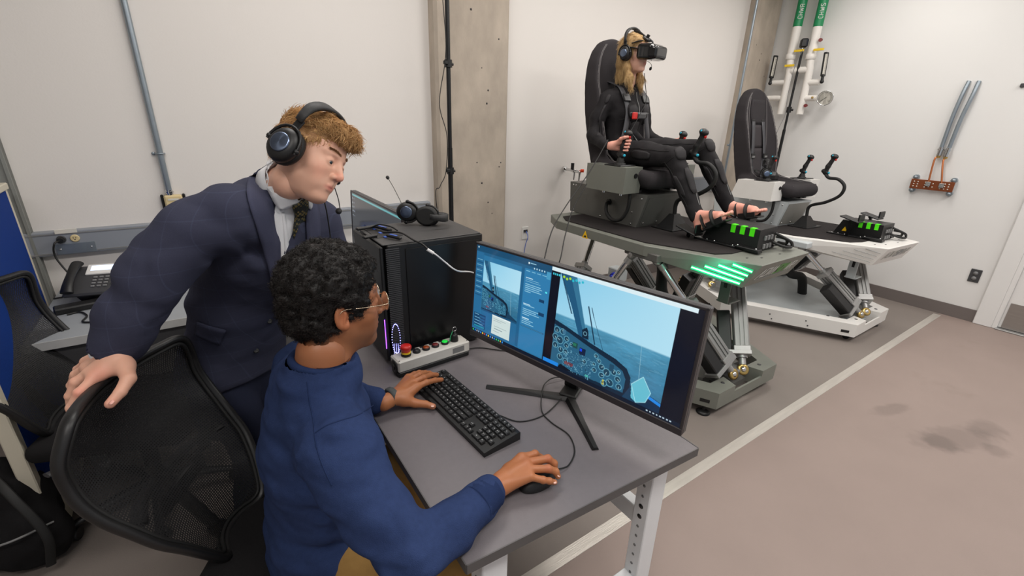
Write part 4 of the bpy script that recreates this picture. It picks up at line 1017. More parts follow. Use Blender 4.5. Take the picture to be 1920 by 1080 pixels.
# ================================================================ tower computer
TX0, TX1, TY0, TY1, TZ0, TZ1 = .485, .903, 1.512, 1.835, DZT+.012, 1.218
tw = thing('computer_tower', 'large matte black computer tower standing on the far end of the desk', 'computer', ((TX0+TX1)/2, (TY0+TY1)/2, DZT))
M_case = mat('case_black', (23, 23, 24), .42, .1, .06, 50, .1, 500)
m = MB(); m.box(((TX0+TX1)/2+.012, (TY0+TY1)/2, (TZ0+TZ1)/2), (TX1-TX0-.026, TY1-TY0, TZ1-TZ0), None, .004); ob('case', m, M_case, tw)
m = MB(); m.box((TX0+.25, TY0-.002, (TZ0+TZ1)/2-.004), (TX1-TX0-.10, .004, TZ1-TZ0-.03), None, .001); ob('side_panel', m, mat('side_panel_black', (17, 17, 18), .3, .1, .04, 20), tw)
m = MB()
for k in range(58):
    z = TZ0+.02+k*.0075; m.box((TX0+.043, TY0-.0012, z), (.05, .003, .0038))
o = ob('vent_ribs', m, M_dgrey, tw); o['kind'] = 'stuff'
m = MB(); m.box((TX0+.005, (TY0+TY1)/2, (TZ0+TZ1)/2), (.014, TY1-TY0-.006, TZ1-TZ0-.006), None, .004); fp = ob('front_panel', m, M_black, tw)
m = MB(); m.box((TX0+.21, (TY0+TY1)/2, TZ1+.002), (.40, TY1-TY0-.012, .005), None, .002); tp = ob('top_panel', m, mat('top_panel_grey', (66, 65, 65), .55, .1, .06, 50, .2, 800), tw)
m = MB(); m.box((TX0+.075, TY0+.20, TZ1+.005), (.10, .20, .003), None, .001); ob('port_tray', m, M_black, tp)
m = MB()
for (yy, xx) in ((TY0+.10, TX0+.055), (TY0+.17, TX0+.06), (TY0+.24, TX0+.06)): m.box((xx, yy, TZ1+.0072), (.010, .022, .002))
ob('usb_port', m, M_bcable, tp)
M_led = emit('violet_led', (150, 150, 255), 5.0)
for zc2 in (TZ0+.095, ):
    for k in range(34):
        a = 2*PI*k/34; m = MB(); m.ball((TX0+.034+.016*math.cos(a), TY0-.0035, zc2+.062*math.sin(a)), .0016, 6, 4); ob('led', m, M_led, fp)
m = MB()
for k in range(11):
    for j in range(3): m.ball((TX0+.024+j*.008, TY0-.004, TZ0+.036+k*.004-j*.002), .0012, 5, 3)
o = ob('led_glints', m, M_led, tw); o['kind'] = 'stuff'
m = MB(); m.box((TX0-.003, TY0+.004, TZ0+.12), (.002, .003, .12)); ob('led_strip', m, emit('violet_strip', (170, 90, 255), 2.2), fp)
for x in (TX0+.05, TX1-.05):
    for y in (TY0+.04, TY1-.04): m = MB(); m.cyl((x, y, DZT), (x, y, TZ0), .015, 12); ob('foot', m, M_rubber, tw)
# top plugs and the cable that turns white
zt_ = TZ1+.0045
for (a, b, lab) in (((0.475, 1.751, 1.232), (0.559, 1.77, 1.232), 'flat black adapter lying near the tower back edge'), ((0.46, 1.617, 1.23), (0.515, 1.633, 1.23), 'short black plug on the tower top nearest its front corner')):
    a, b = V(a), V(b); m = MB(); m.bar(a, b, .018, .010, (0, 0, 1), .003); o = ob('plug_adapter', m, M_black); tag(o, lab, 'plug')
for k, (a, b, lab) in enumerate((((0.551, 1.759, 1.235), (0.585, 1.673, 1.232), 'black plug with blue inside, farther of two on the tower top'), ((0.542, 1.596, 1.235), (0.574, 1.539, 1.232), 'black plug with blue inside, nearer of two on the tower top'))):
    a, b = V(a), V(b); c = thing('usb_plug', lab, 'plug', a, 0, 'usb plugs'); m = MB(); m.bar(a, b, .016, .011, (0, 0, 1), .003); ob('body', m, M_black, c); m = MB(); m.bar(a+(b-a)*.2+V(0, 0, .005), a+(b-a)*.7+V(0, 0, .005), .008, .004, (0, 0, 1)); ob('blue_insert', m, M_bcable, c)
m = MB(); m.tube([(0.541, 1.638, 1.236), (0.584, 1.574, 1.245), (0.598, 1.482, 1.236), (0.608, 1.428, 1.232), (0.621, 1.4, 1.214)], .0035, 8, 6); tag(ob('adapter_cable', m, M_cable), 'black cable crossing the tower top towards the white cable', 'cable')
m = MB(); e0 = V((0.621, 1.4, 1.214)); m.tube([e0, (0.642, 1.391, 1.198), (0.684, 1.407, 1.16), (0.732, 1.406, 1.12), (.86, 1.50, 1.06), (.93, 1.47, .98), (.97, 1.42, .80), (1.02, 1.38, DZT+.004)], .0030, 8, 6)
m.cyl(e0+(V((0.642, 1.391, 1.198))-e0)*-.3, e0+(V((0.642, 1.391, 1.198))-e0)*.6, .0055, 8); tag(ob('white_cable', m, M_wcable), 'white cable hanging across the black tower side towards the monitor', 'cable')
m = MB(); m.tube([(0.526, 1.735, 1.236), (0.556, 1.714, 1.25), (0.588, 1.68, 1.245), (0.601, 1.646, 1.236)], .003, 8, 6); tag(ob('tower_cable', m, M_cable), 'short black cable arched over the top of the tower', 'cable')

# ================================================================ headsets
def headset(root, cupR, cupL, n, top, fwd, rcup, mic, logo=True, band_w=.034, world=True, lit=True):
    """cupR/cupL: centres of ear cups, n: outward axis of cupR, top: apex of the band, fwd: where the band is flat along"""
    cupR, cupL, top, n, fwd = V(cupR), V(cupL), V(top), V(n).normalized(), V(fwd).normalized()
    for s, c in ((1, cupR), (-1, cupL)):
        a = n*s
        m = MB(); m.lathe([(rcup*.80, -.016), (rcup*.98, -.013), (rcup*1.02, -.004), (rcup*.98, .003), (rcup*.9, .004)], c, a, 28, sy=1.15, xref=fwd); ob('ear_pad', m, M_rubber, root)
        m = MB(); m.lathe([(rcup*.93, .002), (rcup*1.0, .008), (rcup*.97, .018), (rcup*.86, .027), (rcup*.62, .031), (0, .031)], c, a, 28, sy=1.15, xref=fwd); h = ob('ear_cup', m, M_black, root)
        m = MB(); m.lathe([(rcup*.60, .030), (rcup*.60, .034), (rcup*.54, .035), (0, .0335)], c, a, 28, xref=fwd); ob('cap_disc', m, M_disc, h)
        up = (top-c); up = (up-a*up.dot(a)).normalized(); sd = up.cross(a).normalized()
        m = MB(); pts = [c+a*.020+sd*math.cos(t)*rcup*1.08+up*math.sin(t)*rcup*1.22 for t in np.linspace(-.05*PI, 1.05*PI, 12)]; m.tube(pts, .0042, 8); 
        for t in (0, PI): q = c+a*.018+sd*math.cos(t)*rcup*1.06; m.ball(q, .008, 10, 6)
        m.bar(c+a*.016+up*rcup*1.15, c+a*.012+up*(rcup*1.15+.030), .024, .006, a, .002); ob('yoke', m, M_blackm, root)
    # band: arc through the three points
    upv = (top-(cupR+cupL)/2); hgt = upv.length; upv.normalize(); half = (cupR-cupL).length/2
    ctr = (cupR+cupL)/2; rows = []; N_ = 22; base = rcup*1.15+.02
    for i in range(N_+1):
        t = PI*i/N_; q = ctr+n*math.cos(t)*(half+.016)*(abs(math.sin(t))**.0)+upv*(base+(hgt-base)*math.sin(t)**.75) if 0 < i < N_ else ctr+n*(1 if i == 0 else -1)*(half+.016)+upv*base
        w_ = band_w*(.62+.38*math.sin(t)); rows.append((q, w_))
    m = MB(); ring = []
    for i, (q, w_) in enumerate(rows):
        tg = (rows[min(i+1, N_)][0]-rows[max(i-1, 0)][0]).normalized(); nn = tg.cross(fwd).normalized()*-1
        th = .005 if .12 < i/N_ < .88 else .003
        ring += [q-fwd*w_/2+nn*th*.6, q-fwd*w_*.3+nn*th*1.5, q+fwd*w_*.3+nn*th*1.5, q+fwd*w_/2+nn*th*.6, q+fwd*w_*.4-nn*th, q-fwd*w_*.4-nn*th]
    fs = [(i*6+k, i*6+(k+1) % 6, (i+1)*6+(k+1) % 6, (i+1)*6+k) for i in range(N_) for k in range(6)]+[(5, 4, 3, 2, 1, 0), tuple(N_*6+k for k in range(6))]
    m.add(ring, fs, True); ob('headband', m, M_band, root)
    if mic:
        m = MB(); m.tube(mic, .0016, 8, 8); b_ = ob('microphone_boom', m, M_black, root)
        e = V(mic[-1]); d_ = (e-V(mic[-2])).normalized(); m = MB(); m.lathe([(0, -.014), (.006, -.012), (.0085, -.004), (.0088, .004), (.0065, .011), (0, .013)], e, d_, 14); ob('microphone_foam', m, M_rubber, b_)
M_disc = mat('brushed_disc', (120, 134, 158), .28, 1.0, .25, 8, 0, stretch=(1, 1, 1))
M_disc.node_tree.nodes['Principled BSDF'].inputs['Anisotropic'].default_value = .7
M_band = mat('headband_leather', (42, 42, 43), .6, 0, .08, 60, .2, 500)
hz = TZ1+.0055
hs = thing('headset', 'black headset with silver disc resting on top of the computer tower', 'headset', (0.721, 1.78, 1.222))
cR, cL = V((0.702, 1.786, 1.268)), V((0.813, 1.764, 1.262))
cR.z = hz+.052; cL.z = hz+.040
cL = V((0.794, 1.74, 1.25)); nrm = V(-.55, -.83, .10).normalized()
headset(hs, cR, V((0.76, 1.728, 1.262)), nrm, V((0.821, 1.662, 1.262)), V(0.1, 0.05, 1), .040, [cR+nrm*.012+V(-.02, 0, .028), (0.724, 1.928, 1.3), (0.768, 2.125, 1.33), (0.789, 2.252, 1.357)], world=True)

# ================================================================ monitor behind the tower, phone stand, desk phone
p2 = Pic(160, 66, (70, 72, 76)); p2.rect(0, 0, 1000, 420, (72, 73, 76)); p2.poly([(120, 420), (300, 200), (520, 240), (700, 420)], (40, 41, 46)); p2.rect(30, 12, 1000, 24, (120, 196, 200))
for k in range(5): p2.rect(20, 40+k*34, 44, 50+k*34, (190, 200, 210)); p2.rect(60, 40+k*34, 76, 48+k*34, (150, 160, 180))
m2_, O2, _, _, _, _ = monitor('office_monitor', 'dark monitor with icons half hidden behind the black computer tower', (.735, 2.41, .875), (0, -1, 0), math.radians(3), .83, .345, p2, DZT, strength=.6)
m = MB(); q = O2(0, .15, -.08); m.bar(q, V(q.x, q.y, DZT+.01), .06, .02, (1, 0, 0), .004); m.box((q.x-.02, q.y, DZT+.005), (.2, .28, .010), None, .004); ob('neck', m, M_black, m2_)
p3 = Pic(60, 40, (22, 44, 96)); 
for k in range(5): p3.rect(60, 60+k*66, 60+rr_.uniform(300, 700), 84+k*66, (90, 150, 210)); p3.rect(800, 60+k*66, 900, 84+k*66, (60, 120, 200))
tb = thing('tablet', 'small blue lit tablet screen standing beside the suited man', 'tablet', (0.625, 2.9, 0.924))
a, b, c_ = V((0.572, 2.9, 1.014)), V((0.675, 2.9, 1)), V((0.557, 2.9, 0.909))
uu_ = (b-a); W_ = .115; uu_ = V(1, -.2, 0).normalized(); up_ = V(-.05, .25, 1).normalized(); H_ = .16; o_ = a+V(-.01, 0, 0)
m = MB(); m.box(o_+uu_*W_/2-up_*H_/2+V(0, .006, 0), (W_+.014, .009, H_+.014), None, .003, Matrix((uu_, up_.cross(uu_), up_)).transposed()); ob('case', m, M_black, tb)
screen_obj('screen', p3, o_, uu_, -up_, W_, H_, vcol('tablet_light', .2, 1.0), tb)
bot = o_+uu_*W_/2-up_*(H_+.007)
m = MB(); m.bar(bot+V(0, .05, .04), V(bot.x, bot.y+.10, DZT), .03, .006, (1, 0, 0)); m.bar(bot+V(0, .0, .01), V(bot.x, bot.y-.02, DZT), .05, .006, (1, 0, 0)); ob('stand', m, M_black, tb)

# desk phone on the wall bench
pc = V((-0.542, 2.918, 0.8))
ph = thing('desk_phone', 'black and silver desk phone with lit display on the wall bench', 'phone', (-.545, 2.93, DZT))
fr_x = V(.97, -.22, 0).normalized(); fr_y = V(.20, .86, .48).normalized(); fr_z = fr_x.cross(fr_y)
Rp = Matrix((fr_x, fr_y, fr_z)).transposed(); PO = V(-.50, 2.90, DZT+.095)
def pp(a, b, c=0): return PO+fr_x*a+fr_y*b+fr_z*c
m = MB(); m.box(pp(0, 0), (.235, .20, .022), None, .008, Rp); ob('body', m, M_dgrey, ph)
m = MB(); m.box(pp(.032, .062, .014), (.165, .07, .01), None, .003, Rp); dp = ob('display_bezel', m, M_white, ph)
m = MB(); m.box(pp(.030, .068, .0185), (.125, .034, .003), None, .001, Rp); ob('display', m, emit('phone_lcd', (206, 224, 255), 1.1), dp)
for i in range(3):
    for j in range(4): m = MB(); m.box(pp(-.005+i*.024, .008-j*.020, .014), (.016, .011, .007), None, .002, Rp); ob('key', m, M_grey, ph)
for j in range(4): m = MB(); m.box(pp(.075+(j % 2)*.024, .015-(j//2)*.02, .014), (.018, .012, .007), None, .002, Rp); ob('key', m, M_white, ph)
m = MB(); m.ball(pp(.075, -.04, .014), .011, 12, 6); ob('navigation_key', m, M_grey, ph)
m = MB(); m.tube([pp(-.088, .096, .030), pp(-.088, .06, .040), pp(-.088, 0, .044), pp(-.088, -.06, .040), pp(-.088, -.098, .028)], [.026, .022, .019, .022, .026], 14, 5, flat=(1, .62), up=fr_x); ob('handset', m, M_black, ph)
m = MB(); m.hexa([pp(-.08, -.08, -.01), pp(.08, -.08, -.01), pp(.08, .07, -.01), pp(-.08, .07, -.01)][::1], [V(pp(-.08, -.02).x, pp(-.08, -.02).y, DZT), V(pp(.08, -.02).x, pp(.08, -.02).y, DZT), V(pp(.08, .09).x, pp(.08, .09).y, DZT), V(pp(-.08, .09).x, pp(-.08, .09).y, DZT)]); ob('stand', m, M_black, ph)
# plug and cables of the phone
m = MB(); a = V(ox-.026, YA-.058, oz-.004); m.cyl(a, a+V(0, -.03, 0), .014, 12); m.tube([a+V(0, -.025, 0), a+V(-.02, -.05, -.01), a+V(-.03, -.05, -.08), a+V(.02, -.10, -.20), (-.60, 2.98, DZT+.01)], .0042, 8, 8); tag(ob('wall_power_cable', m, M_cable), 'black power cord with plug hanging from the raceway outlet to the bench', 'cable')
for pts, lab in (([(-0.697, 2.987, 0.75), (-0.638, 2.986, 0.75), (-0.562, 2.942, 0.75), (-0.482, 2.668, 0.75)], 'short black cable lying behind the desk phone on the bench'),
    ([(-0.607, 2.707, 0.75), (-0.563, 2.716, 0.75), (-0.53, 2.647, 0.75), (-0.536, 2.576, 0.75), (-0.496, 2.546, 0.75)], 'black cable coiled on the bench in front of the desk phone'),
    ([(-0.335, 2.8, 0.75), (-0.262, 2.691, 0.75), (-0.175, 2.785, 0.75), (-0.146, 2.939, 0.75), (-0.199, 2.91, 0.75), (-0.302, 2.886, 0.75), (-0.326, 2.795, 0.75)], 'black cable looped on the bench beside the suited man'),):
    m = MB(); m.tube(pts, .004, 8, 8); tag(ob('bench_cable', m, M_cable), lab, 'cable')
m = MB(); m.box(V((-0.549, 2.778, 0.76)), (.22, .07, .03), None, .006, Matrix.Rotation(.2, 3, 'Z')); tag(ob('power_brick', m, M_black), 'flat black power brick lying on the bench in front of the phone', 'power supply')

# ================================================================ blue partition
pt = thing('partition_screen', 'blue fabric partition with cream frame at the left edge', 'partition', (-.74, 2.5, 0))
A0, A1 = V(-.715, 2.06, 0), V(-.745, 3.02, 0); dr = (A1-A0).normalized(); nr = V(0, 0, 1).cross(dr)
HP = 1.30
m = MB(); m.bar(A0+V(0, 0, 0.0)+dr*.022, A0+V(0, 0, HP)+dr*.022, .044, .05, dr, .004); ob('frame_post', m, M_cream, pt)
m = MB(); m.bar(A1+V(0, 0, 0.0)-dr*.015, A1+V(0, 0, HP)-dr*.015, .03, .05, dr, .004); ob('frame_post', m, M_cream, pt)
m = MB(); m.bar(A0+V(0, 0, .075), A1+V(0, 0, .075), .05, .13, (0, 0, 1), .004); ob('base_rail', m, M_cream, pt)
m = MB(); m.bar(A0+V(0, 0, HP), A1+V(0, 0, HP), .05, .03, (0, 0, 1), .004); ob('top_rail', m, M_cream, pt)
m = MB(); m.bar(A0+dr*.04+V(0, 0, HP/2+.06), A1-dr*.03+V(0, 0, HP/2+.06), .034, HP-.15, (0, 0, 1), .002); ob('fabric_panel', m, M_blue, pt)
# dark bag and stacked black things left of the partition
bg_ = thing('backpack', 'black backpack standing on the floor beside the partition post', 'bag', (-0.838, 2.122, 0))
s_ = SDF((-.28, -.24, -.02), (.28, .24, .52), .009); s_.ell((0, 0, .20), (.17, .13, .25), None, .02); s_.ell((.08, -.09, .14), (.12, .09, .14), None, .03); s_.box((0, 0, -.1), (.5, .5, .1), None, 0, .02, 's'); s_.disp(lambda P: .010*vnoise(P, 12, 3)+.006*vnoise(P, 30, 4))
vs, q = s_.mesh(); npob('bag_body', vs, q, M_blackf, bg_, world=False)
m = MB(); m.tube([(.02, -.02, .44), (.10, -.14, .36), (.16, -.20, .20), (.14, -.20, .06)], .014, 8, 6, flat=(1, .3)); m.tube([(-.05, -.02, .44), (-.02, -.03, .50), (.03, -.02, .45)], .010, 8, 6); ob('strap', m, M_rubber, bg_, world=False)
m = MB(); m.tube([(-.02, -.17, .20), (.08, -.20, .22), (.17, -.14, .20)], .004, 6, 6); ob('zip', m, M_grey, bg_, world=False)

# ================================================================ motion platforms
M_seat = mat('seat_fabric', (52, 49, 51), .9, 0, .10, 260, .4, 800, spec=.2)
M_seat2 = mat('seat_fabric_panel', (62, 58, 60), .92, 0, .10, 260, .4, 800, spec=.2)
M_stitch = mat('grey_stitching', (120, 116, 116), .8)
M_mat = mat('rubber_mat', (40, 36, 36), .9, 0, .12, 120, .4, 600, spec=.25)
M_belt = mat('seat_belt_webbing', (66, 66, 70), .6, 0, .05, 200)
M_gpaint = mat('platform_grey', (122, 124, 116), .42, .1, .03, 12, .1, 300)
M_gdark = mat('console_grey', (98, 98, 94), .42, .15, .03, 12, .1, 300)
M_wpaint = mat('platform_white', (228, 226, 222), .35, 0, .02, 8)
M_wgrey = mat('console_pale_grey', (190, 196, 198), .38, .1, .02, 8)
M_vent = mat('vent_grille', (150, 148, 142), .5, .3, .10, 200)
M_ext = mat('actuator_aluminium', (150, 150, 149), .48, .7, .03, 20)
M_tab = mat('fluorescent_green_tab', (86, 240, 20), .45, 0, .02, 20)
M_lit = emit('green_white_led', (190, 255, 226), 1.7)
M_litg = emit('green_led_edge', (16, 190, 120), .55)
M_slotd = mat('slot_grey', (150, 152, 152), .5)
M_warn = mat('warning_yellow', (250, 196, 20), .4)
M_cyan = mat('cyan_plastic', (40, 170, 200), .35)
M_logo = mat('logo_white', (214, 214, 210), .5); M_logog = mat('logo_green', (92, 150, 74), .5)
OA, OBp = V(2.65, 1.90, 0), V(4.53, 1.87, 0)
ZA_, ZB_ = 0.96, 0.80
def la(p): p = V(p)-OA; return V(p.x, p.y, p.z-ZA_)     # platform coordinates of the near rig
def lb(p): p = V(p)-OBp; return V(p.x, p.y, p.z-ZB_)
def actuator(root, a, b, side, frac=.60, motor=True):
    """a: lower joint, b: upper joint"""
    a, b = V(a), V(b); d = (b-a).normalized(); L = (b-a).length; s = V(side); s = (s-d*s.dot(d)).normalized(); t = d.cross(s)
    R = Matrix((s, t, d)).transposed(); p0 = a+d*.10; p1 = a+d*(L*frac)
    m = MB(); w = .046; g = .007
    prof = []
    for (ux, uy) in ((1, 0), (0, 1), (-1, 0), (0, -1)):
        vx, vy = -uy, ux
        for (q, dep) in ((-w+.008, 0), (-.018, 0), (-.018, g), (-.008, g), (-.008, 0), (.008, 0), (.008, g), (.018, g), (.018, 0), (w-.008, 0)):
            prof.append((ux*(w-dep)+vx*q, uy*(w-dep)+vy*q))
    m.prism(prof, 0, (p1-p0).length, p0, s, t); act = ob('actuator_body', m, M_ext, root, world=False)
    m = MB(); m.bar(p0-d*.006, p0+d*.05, .102, .102, t, .004); ob('lower_cap', m, M_alu, act, world=False)
    m = MB(); m.bar(p1-d*.02, p1+d*.015, .100, .100, t, .004); m.cyl(p1+d*.015, p1+d*.04, .026, 16); ob('upper_cap', m, M_alu, act, world=False)
    m = MB(); m.bar(p0+d*.052+s*.0465, p0+d*.068+s*.0465, .001, .05, s); ob('marking', m, M_black, act, world=False)
    m = MB(); m.cyl(p1+d*.03, b-d*.05, .021, 16); ob('actuator_rod', m, M_chrome, root, world=False)
    m = MB(); m.cyl(b-d*.07, b-d*.03, .024, 12); m.lathe([(.018, -.014), (.034, -.014), (.036, 0), (.034, .014), (.018, .014)], b, t, 20); m.ball(b, .020, 12, 8); ob('upper_joint', m, M_alu, root, world=False)
    m = MB(); m.cyl(a+d*.03, p0, .022, 12); m.cyl(p0-d*.025, p0-d*.006, .034, 16); lj = ob('lower_joint', m, M_alu, root, world=False)
    m = MB(); m.lathe([(.022, -.012), (.034, -.012), (.038, 0), (.034, .012), (.022, .012)], a, t+V(0, -.6, .2), 20); ob('joint_ring', m, M_brass, lj, world=False)
    m = MB(); m.ball(a, .022, 12, 8); ob('joint_ball', m, M_chrome, lj, world=False)
    if motor:
        m = MB(); q0 = p0+s*.10+d*.01; m.bar(q0, q0+d*.28, .08, .085, t, .006); mo = ob('motor', m, M_black, root, world=False)
        m = MB(); m.bar(p0+s*.048-d*.008, p0+s*.048+d*.020, .205, .104, t, .003); ob('gear_plate', m, M_alu, mo, world=False)
        m = MB(); m.cyl(q0+d*.2-t*.04, q0+d*.2-t*.065, .010, 10); m.cyl(q0+d*.165-t*.04, q0+d*.165-t*.065, .010, 10); ob('connector', m, M_brass, mo, world=False)
def joystick(root, base, tilt, trigger=True):
    """stick with grip; base: centre on the box top; tilt: unit direction of the grip"""
    base, tl = V(base), V(tilt).normalized(); x, y, z = frame(tl, (1, 0, 0))
    m = MB(); m.box(base+V(0, 0, .004), (.15, .15, .008), None, .003); ob('stick_plate', m, M_blackm, root, world=False)
    m = MB(); m.lathe([(.040, .008), (.036, .016), (.026, .020), (.030, .028), (.022, .034), (.024, .042), (.016, .05), (.014, .075)], base, (0, 0, 1), 18); ob('rubber_boot', m, M_rubber, root, world=False)
    return grip(root, base+V(0, 0, .06), tl)
def grip(root, p, tl):
    x, y, z = frame(tl, (1, 0, 0)); f = -y if y.y > 0 else y
    s = SDF((-.07, -.07, -.02), (.07, .07, .19), .0035)
    s.cone((0, 0, 0), (0, .004, .06), .017, .019, .01); s.cone((0, .004, .06), (0, -.004, .125), .019, .0165, .01); s.ell((0, -.004, .150), (.026, .032, .022), None, .012); s.ell((.018, 0, .14), (.014, .016, .018), None, .008); s.cone((0, .02, .012), (0, -.022, .006), .018, .012, .008)
    vs, q = s.mesh(); Rm = np.array([[x[i], (-f)[i], z[i]] for i in range(3)]); vs = vs@Rm.T+np.array(p)
    g = npob('grip', vs, q, M_black, root, world=False)
    T = lambda a, b, c: V(p)+x*a-f*b+z*c
    m = MB(); m.ball(T(0, -.026, .130), (.009, .009, .012), 10, 6); ob('trigger', m, M_red, g, world=False)
    m = MB(); m.ball(T(-.020, .004, .155), .008, 10, 6); ob('thumb_button', m, M_cyan, g, world=False)
    m = MB(); m.ball(T(-.004, -.030, .012), .0095, 10, 6); ob('base_button', m, M_cyan, g, world=False)
    return g
def rig(name, label, loc, ZD, paint, paint2, cpaint, lit, near, DM=Matrix()):
    r = thing(name, label, 'simulator', loc)
    P = lambda n, m, mt, par=None: ob(n, m, mt, par or r, world=False)
    K = .11
    # base frame on the floor
    hexo = [(-.33, -.74), (.33, -.74), (.80, .16), (.54, .64), (-.54, .64), (-.80, .16)]
    m = MB()
    def inset(poly, d):
        n = len(poly); out = []
        for i in range(n):
            p0, p1, p2 = V(*poly[i-1], 0), V(*poly[i], 0), V(*poly[(i+1) % n], 0)
            a = (p1-p0).normalized(); b = (p2-p1).normalized(); na = V(-a.y, a.x, 0); nb_ = V(-b.y, b.x, 0); k = (na+nb_).normalized(); k = k/max(.3, k.dot(na)); out.append((p1.x+k.x*d, p1.y+k.y*d))
        return out
    hin = inset(hexo, .10); h2 = inset(hexo, .012); n = 6
    for i in range(n):
        j = (i+1) % n
        if i == 0:   # front beam with a notch
            for (u0, u1) in ((0, .26), (.74, 1)):
                L = lambda A, B, t: (A[0]+(B[0]-A[0])*t, A[1]+(B[1]-A[1])*t)
                m.prism([L(hexo[i], hexo[j], u0), L(hexo[i], hexo[j], u1), L(hin[i], hin[j], u1), L(hin[i], hin[j], u0)], .055, .165)
            m.prism([L(hexo[i], hexo[j], .26), L(hexo[i], hexo[j], .74), L(L(hexo[i], hexo[j], .74), L(hin[i], hin[j], .74), .12), L(L(hexo[i], hexo[j], .26), L(hin[i], hin[j], .26), .12)], .055, .125)
        else: m.prism([hexo[i], hexo[j], hin[j], hin[i]], .055, .165)
    P('base_frame', m, paint)
    m = MB(); m.prism([(-.20, -.55), (.20, -.55), (.62, .2), (.45, .54), (-.45, .54), (-.62, .2)], .075, .13); m.prism([(-.12, -.66), (.12, -.66), (.12, -.5), (-.12, -.5)], .058, .09); P('base_plate', m, paint2)
    m = MB(); m.box((-.30, -.738, .085), (.001, .001, .001)); 
    for (x, y) in (((-.345, -.672) if near else (.27, -.68)), (.62, .05), (-.62, .05), (.40, .55), (-.40, .55)):
        m = MB(); m.cyl((x, y, .018), (x, y, .075), .009, 8); m.lathe([(.040, 0), (.042, .008), (.030, .016), (.014, .022), (0, .022)], (x, y, 0), (0, 0, 1), 20); P('levelling_foot', m, M_blackm)
    for (x, y) in (((.28, -.66) if near else (-.27, -.67)), (.70, .30), (-.70, .30)):
        m = MB(); m.cyl((x-.012, y, .026), (x+.012, y, .026), .026, 16); m.box((x, y, .052), (.04, .05, .02), None, .004); P('caster', m, M_rubber)
    m = MB()
    for (x, y) in ((-.20, -.68), (.22, -.68), (-.33, -.52), (.36, -.50)): m.lathe([(.012, 0), (.012, .002), (.006, .003), (0, .001)], (x, y, .165), (0, 0, 1), 12)
    o = P('frame_bolts', m, M_dgrey); o['kind'] = 'stuff'
    e = V(-.33, -.74, 0); dd = V(-.80, .16, 0)-e; dd.normalize(); nn = V(dd.y, -dd.x, 0)*-1 if V(dd.y, -dd.x, 0).x > 0 else V(dd.y, -dd.x, 0)
    m = MB(); c_ = e+dd*.07+V(0, 0, .095); m.bar(c_-dd*.028, c_+dd*.028, .022, .003, nn); P('frame_slot', m, M_black)
    for s_ in (.35, .62):
        m = MB(); c_ = e+dd*s_+V(0, 0, .12); m.cyl(c_, c_+nn*.002, .006, 10); m.cyl(c_+V(0, 0, -.04)-dd*.02, c_+nn*.002+V(0, 0, -.04)-dd*.02, .006, 10); P('bolt_holes', m, M_dgrey)
    # six actuators
    zt = ZD-.09
    F1, F2, BL1, BL2, BR1, BR2 = (-.055, -.66, .17), (.055, -.66, .17), (-.64, .24, .19), (-.56, .42, .19), (.64, .24, .19), (.56, .42, .19)
    TL1, TL2, TR1, TR2, R1, R2 = [tuple(DM @ V(p_)) for p_ in ((-.42, -.24, zt), (-.46, -.08, zt), (.42, -.24, zt), (.46, -.08, zt), (-.08, .62, zt), (.08, .62, zt))]
    actuator(r, F1, TL1, (-1, -.2, -.7), .62); actuator(r, F2, TR1, (-.5, .9, 0), .66)
    actuator(r, BL1, TL2, (1, 0, 0), .58); actuator(r, BR1, TR2, (-1, 0, 0), .58); actuator(r, BL2, R1, (0, 1, 0), .58); actuator(r, BR2, R2, (0, 1, 0), .58)
    for (x, y) in ((-.44, -.16), (.44, -.16), (0, .62)):
        m = MB(); m.box((x, y, ZD-.065), (.20 if x == 0 else .10, .10 if x == 0 else .26, .05), None, .006); P('joint_bracket', m, paint2)
    for (x, y) in ((-.60, .33), (.60, .33), (0, -.60)):
        m = MB(); m.box((x, y, .155), (.14, .12, .04), None, .006); m.prism([(-.05, 0), (.05, 0), (.02, .09), (-.02, .09)], -.006, .006, (x, y+.05, .13), (1, 0, 0), (0, 0, 1)); P('joint_bracket', m, M_grey if lit else M_alu)
    # wiring loom between base and deck
    m = MB(); m.tube([(.02, .10, ZD-.07), (.04, .05, ZD-.30), (-.02, -.02, ZD-.45), (.10, -.08, .30), (.16, -.10, .13)], .040, 12, 8); P('cable_chain', m, M_rubber)
    if near:
        ex = (3.311, 2.967, 0.2); ex = V(ex[0]-OA.x, ex[1]-OA.y, .20); m = MB(); m.box(ex+V(.06, 0, 0), (.12, .16, .13), None, .008); eb = P('electronics_box', m, M_wgrey)
        m = MB(); m.cyl(ex+V(0, -.01, 0), ex+V(-.045, -.03, 0), .030, 14); m.cyl(ex+V(-.045, -.03, 0), ex+V(-.075, -.045, -.01), .020, 14); P('power_connector', m, mat('blue_connector', (30, 50, 190), .4), eb)
    # slotted bracket hanging under the deck
    m = MB(); m.box((-.10, -.52, ZD-.21), (.008, .07, .26), None, .003); m.box((-.04, -.52, ZD-.335), (.12, .09, .010), None, .003); hb = P('hanging_bracket', m, paint2)
    m = MB(); m.box((-.105, -.52, ZD-.20), (.003, .02, .08)); P('slot', m, M_black, hb)
    n_base = set(c.name for c in r.children)
    # deck
    top = [(-.26, -.78), (.26, -.78), (.50, -.19), (.52, .61), (.42, .80), (-.42, .80), (-.52, .61), (-.50, -.19)]
    th = [.155, .155, .065, .06, .06, .06, .06, .065]
    m = MB(); tv = [V(x, y, ZD) for x, y in top]; ins = inset(top, .004)
    mid = [V(x, y, ZD-.004) for x, y in top]; up_ = [V(x, y, ZD) for x, y in ins]
    bot_ = [V(top[i][0]*(.98 if i in (0, 1) else 1), top[i][1]+(.085 if i in (0, 1) else 0), ZD-th[i]) for i in range(8)]
    m.hexa(bot_, mid); m.f.pop(1); m.sm.pop(1)
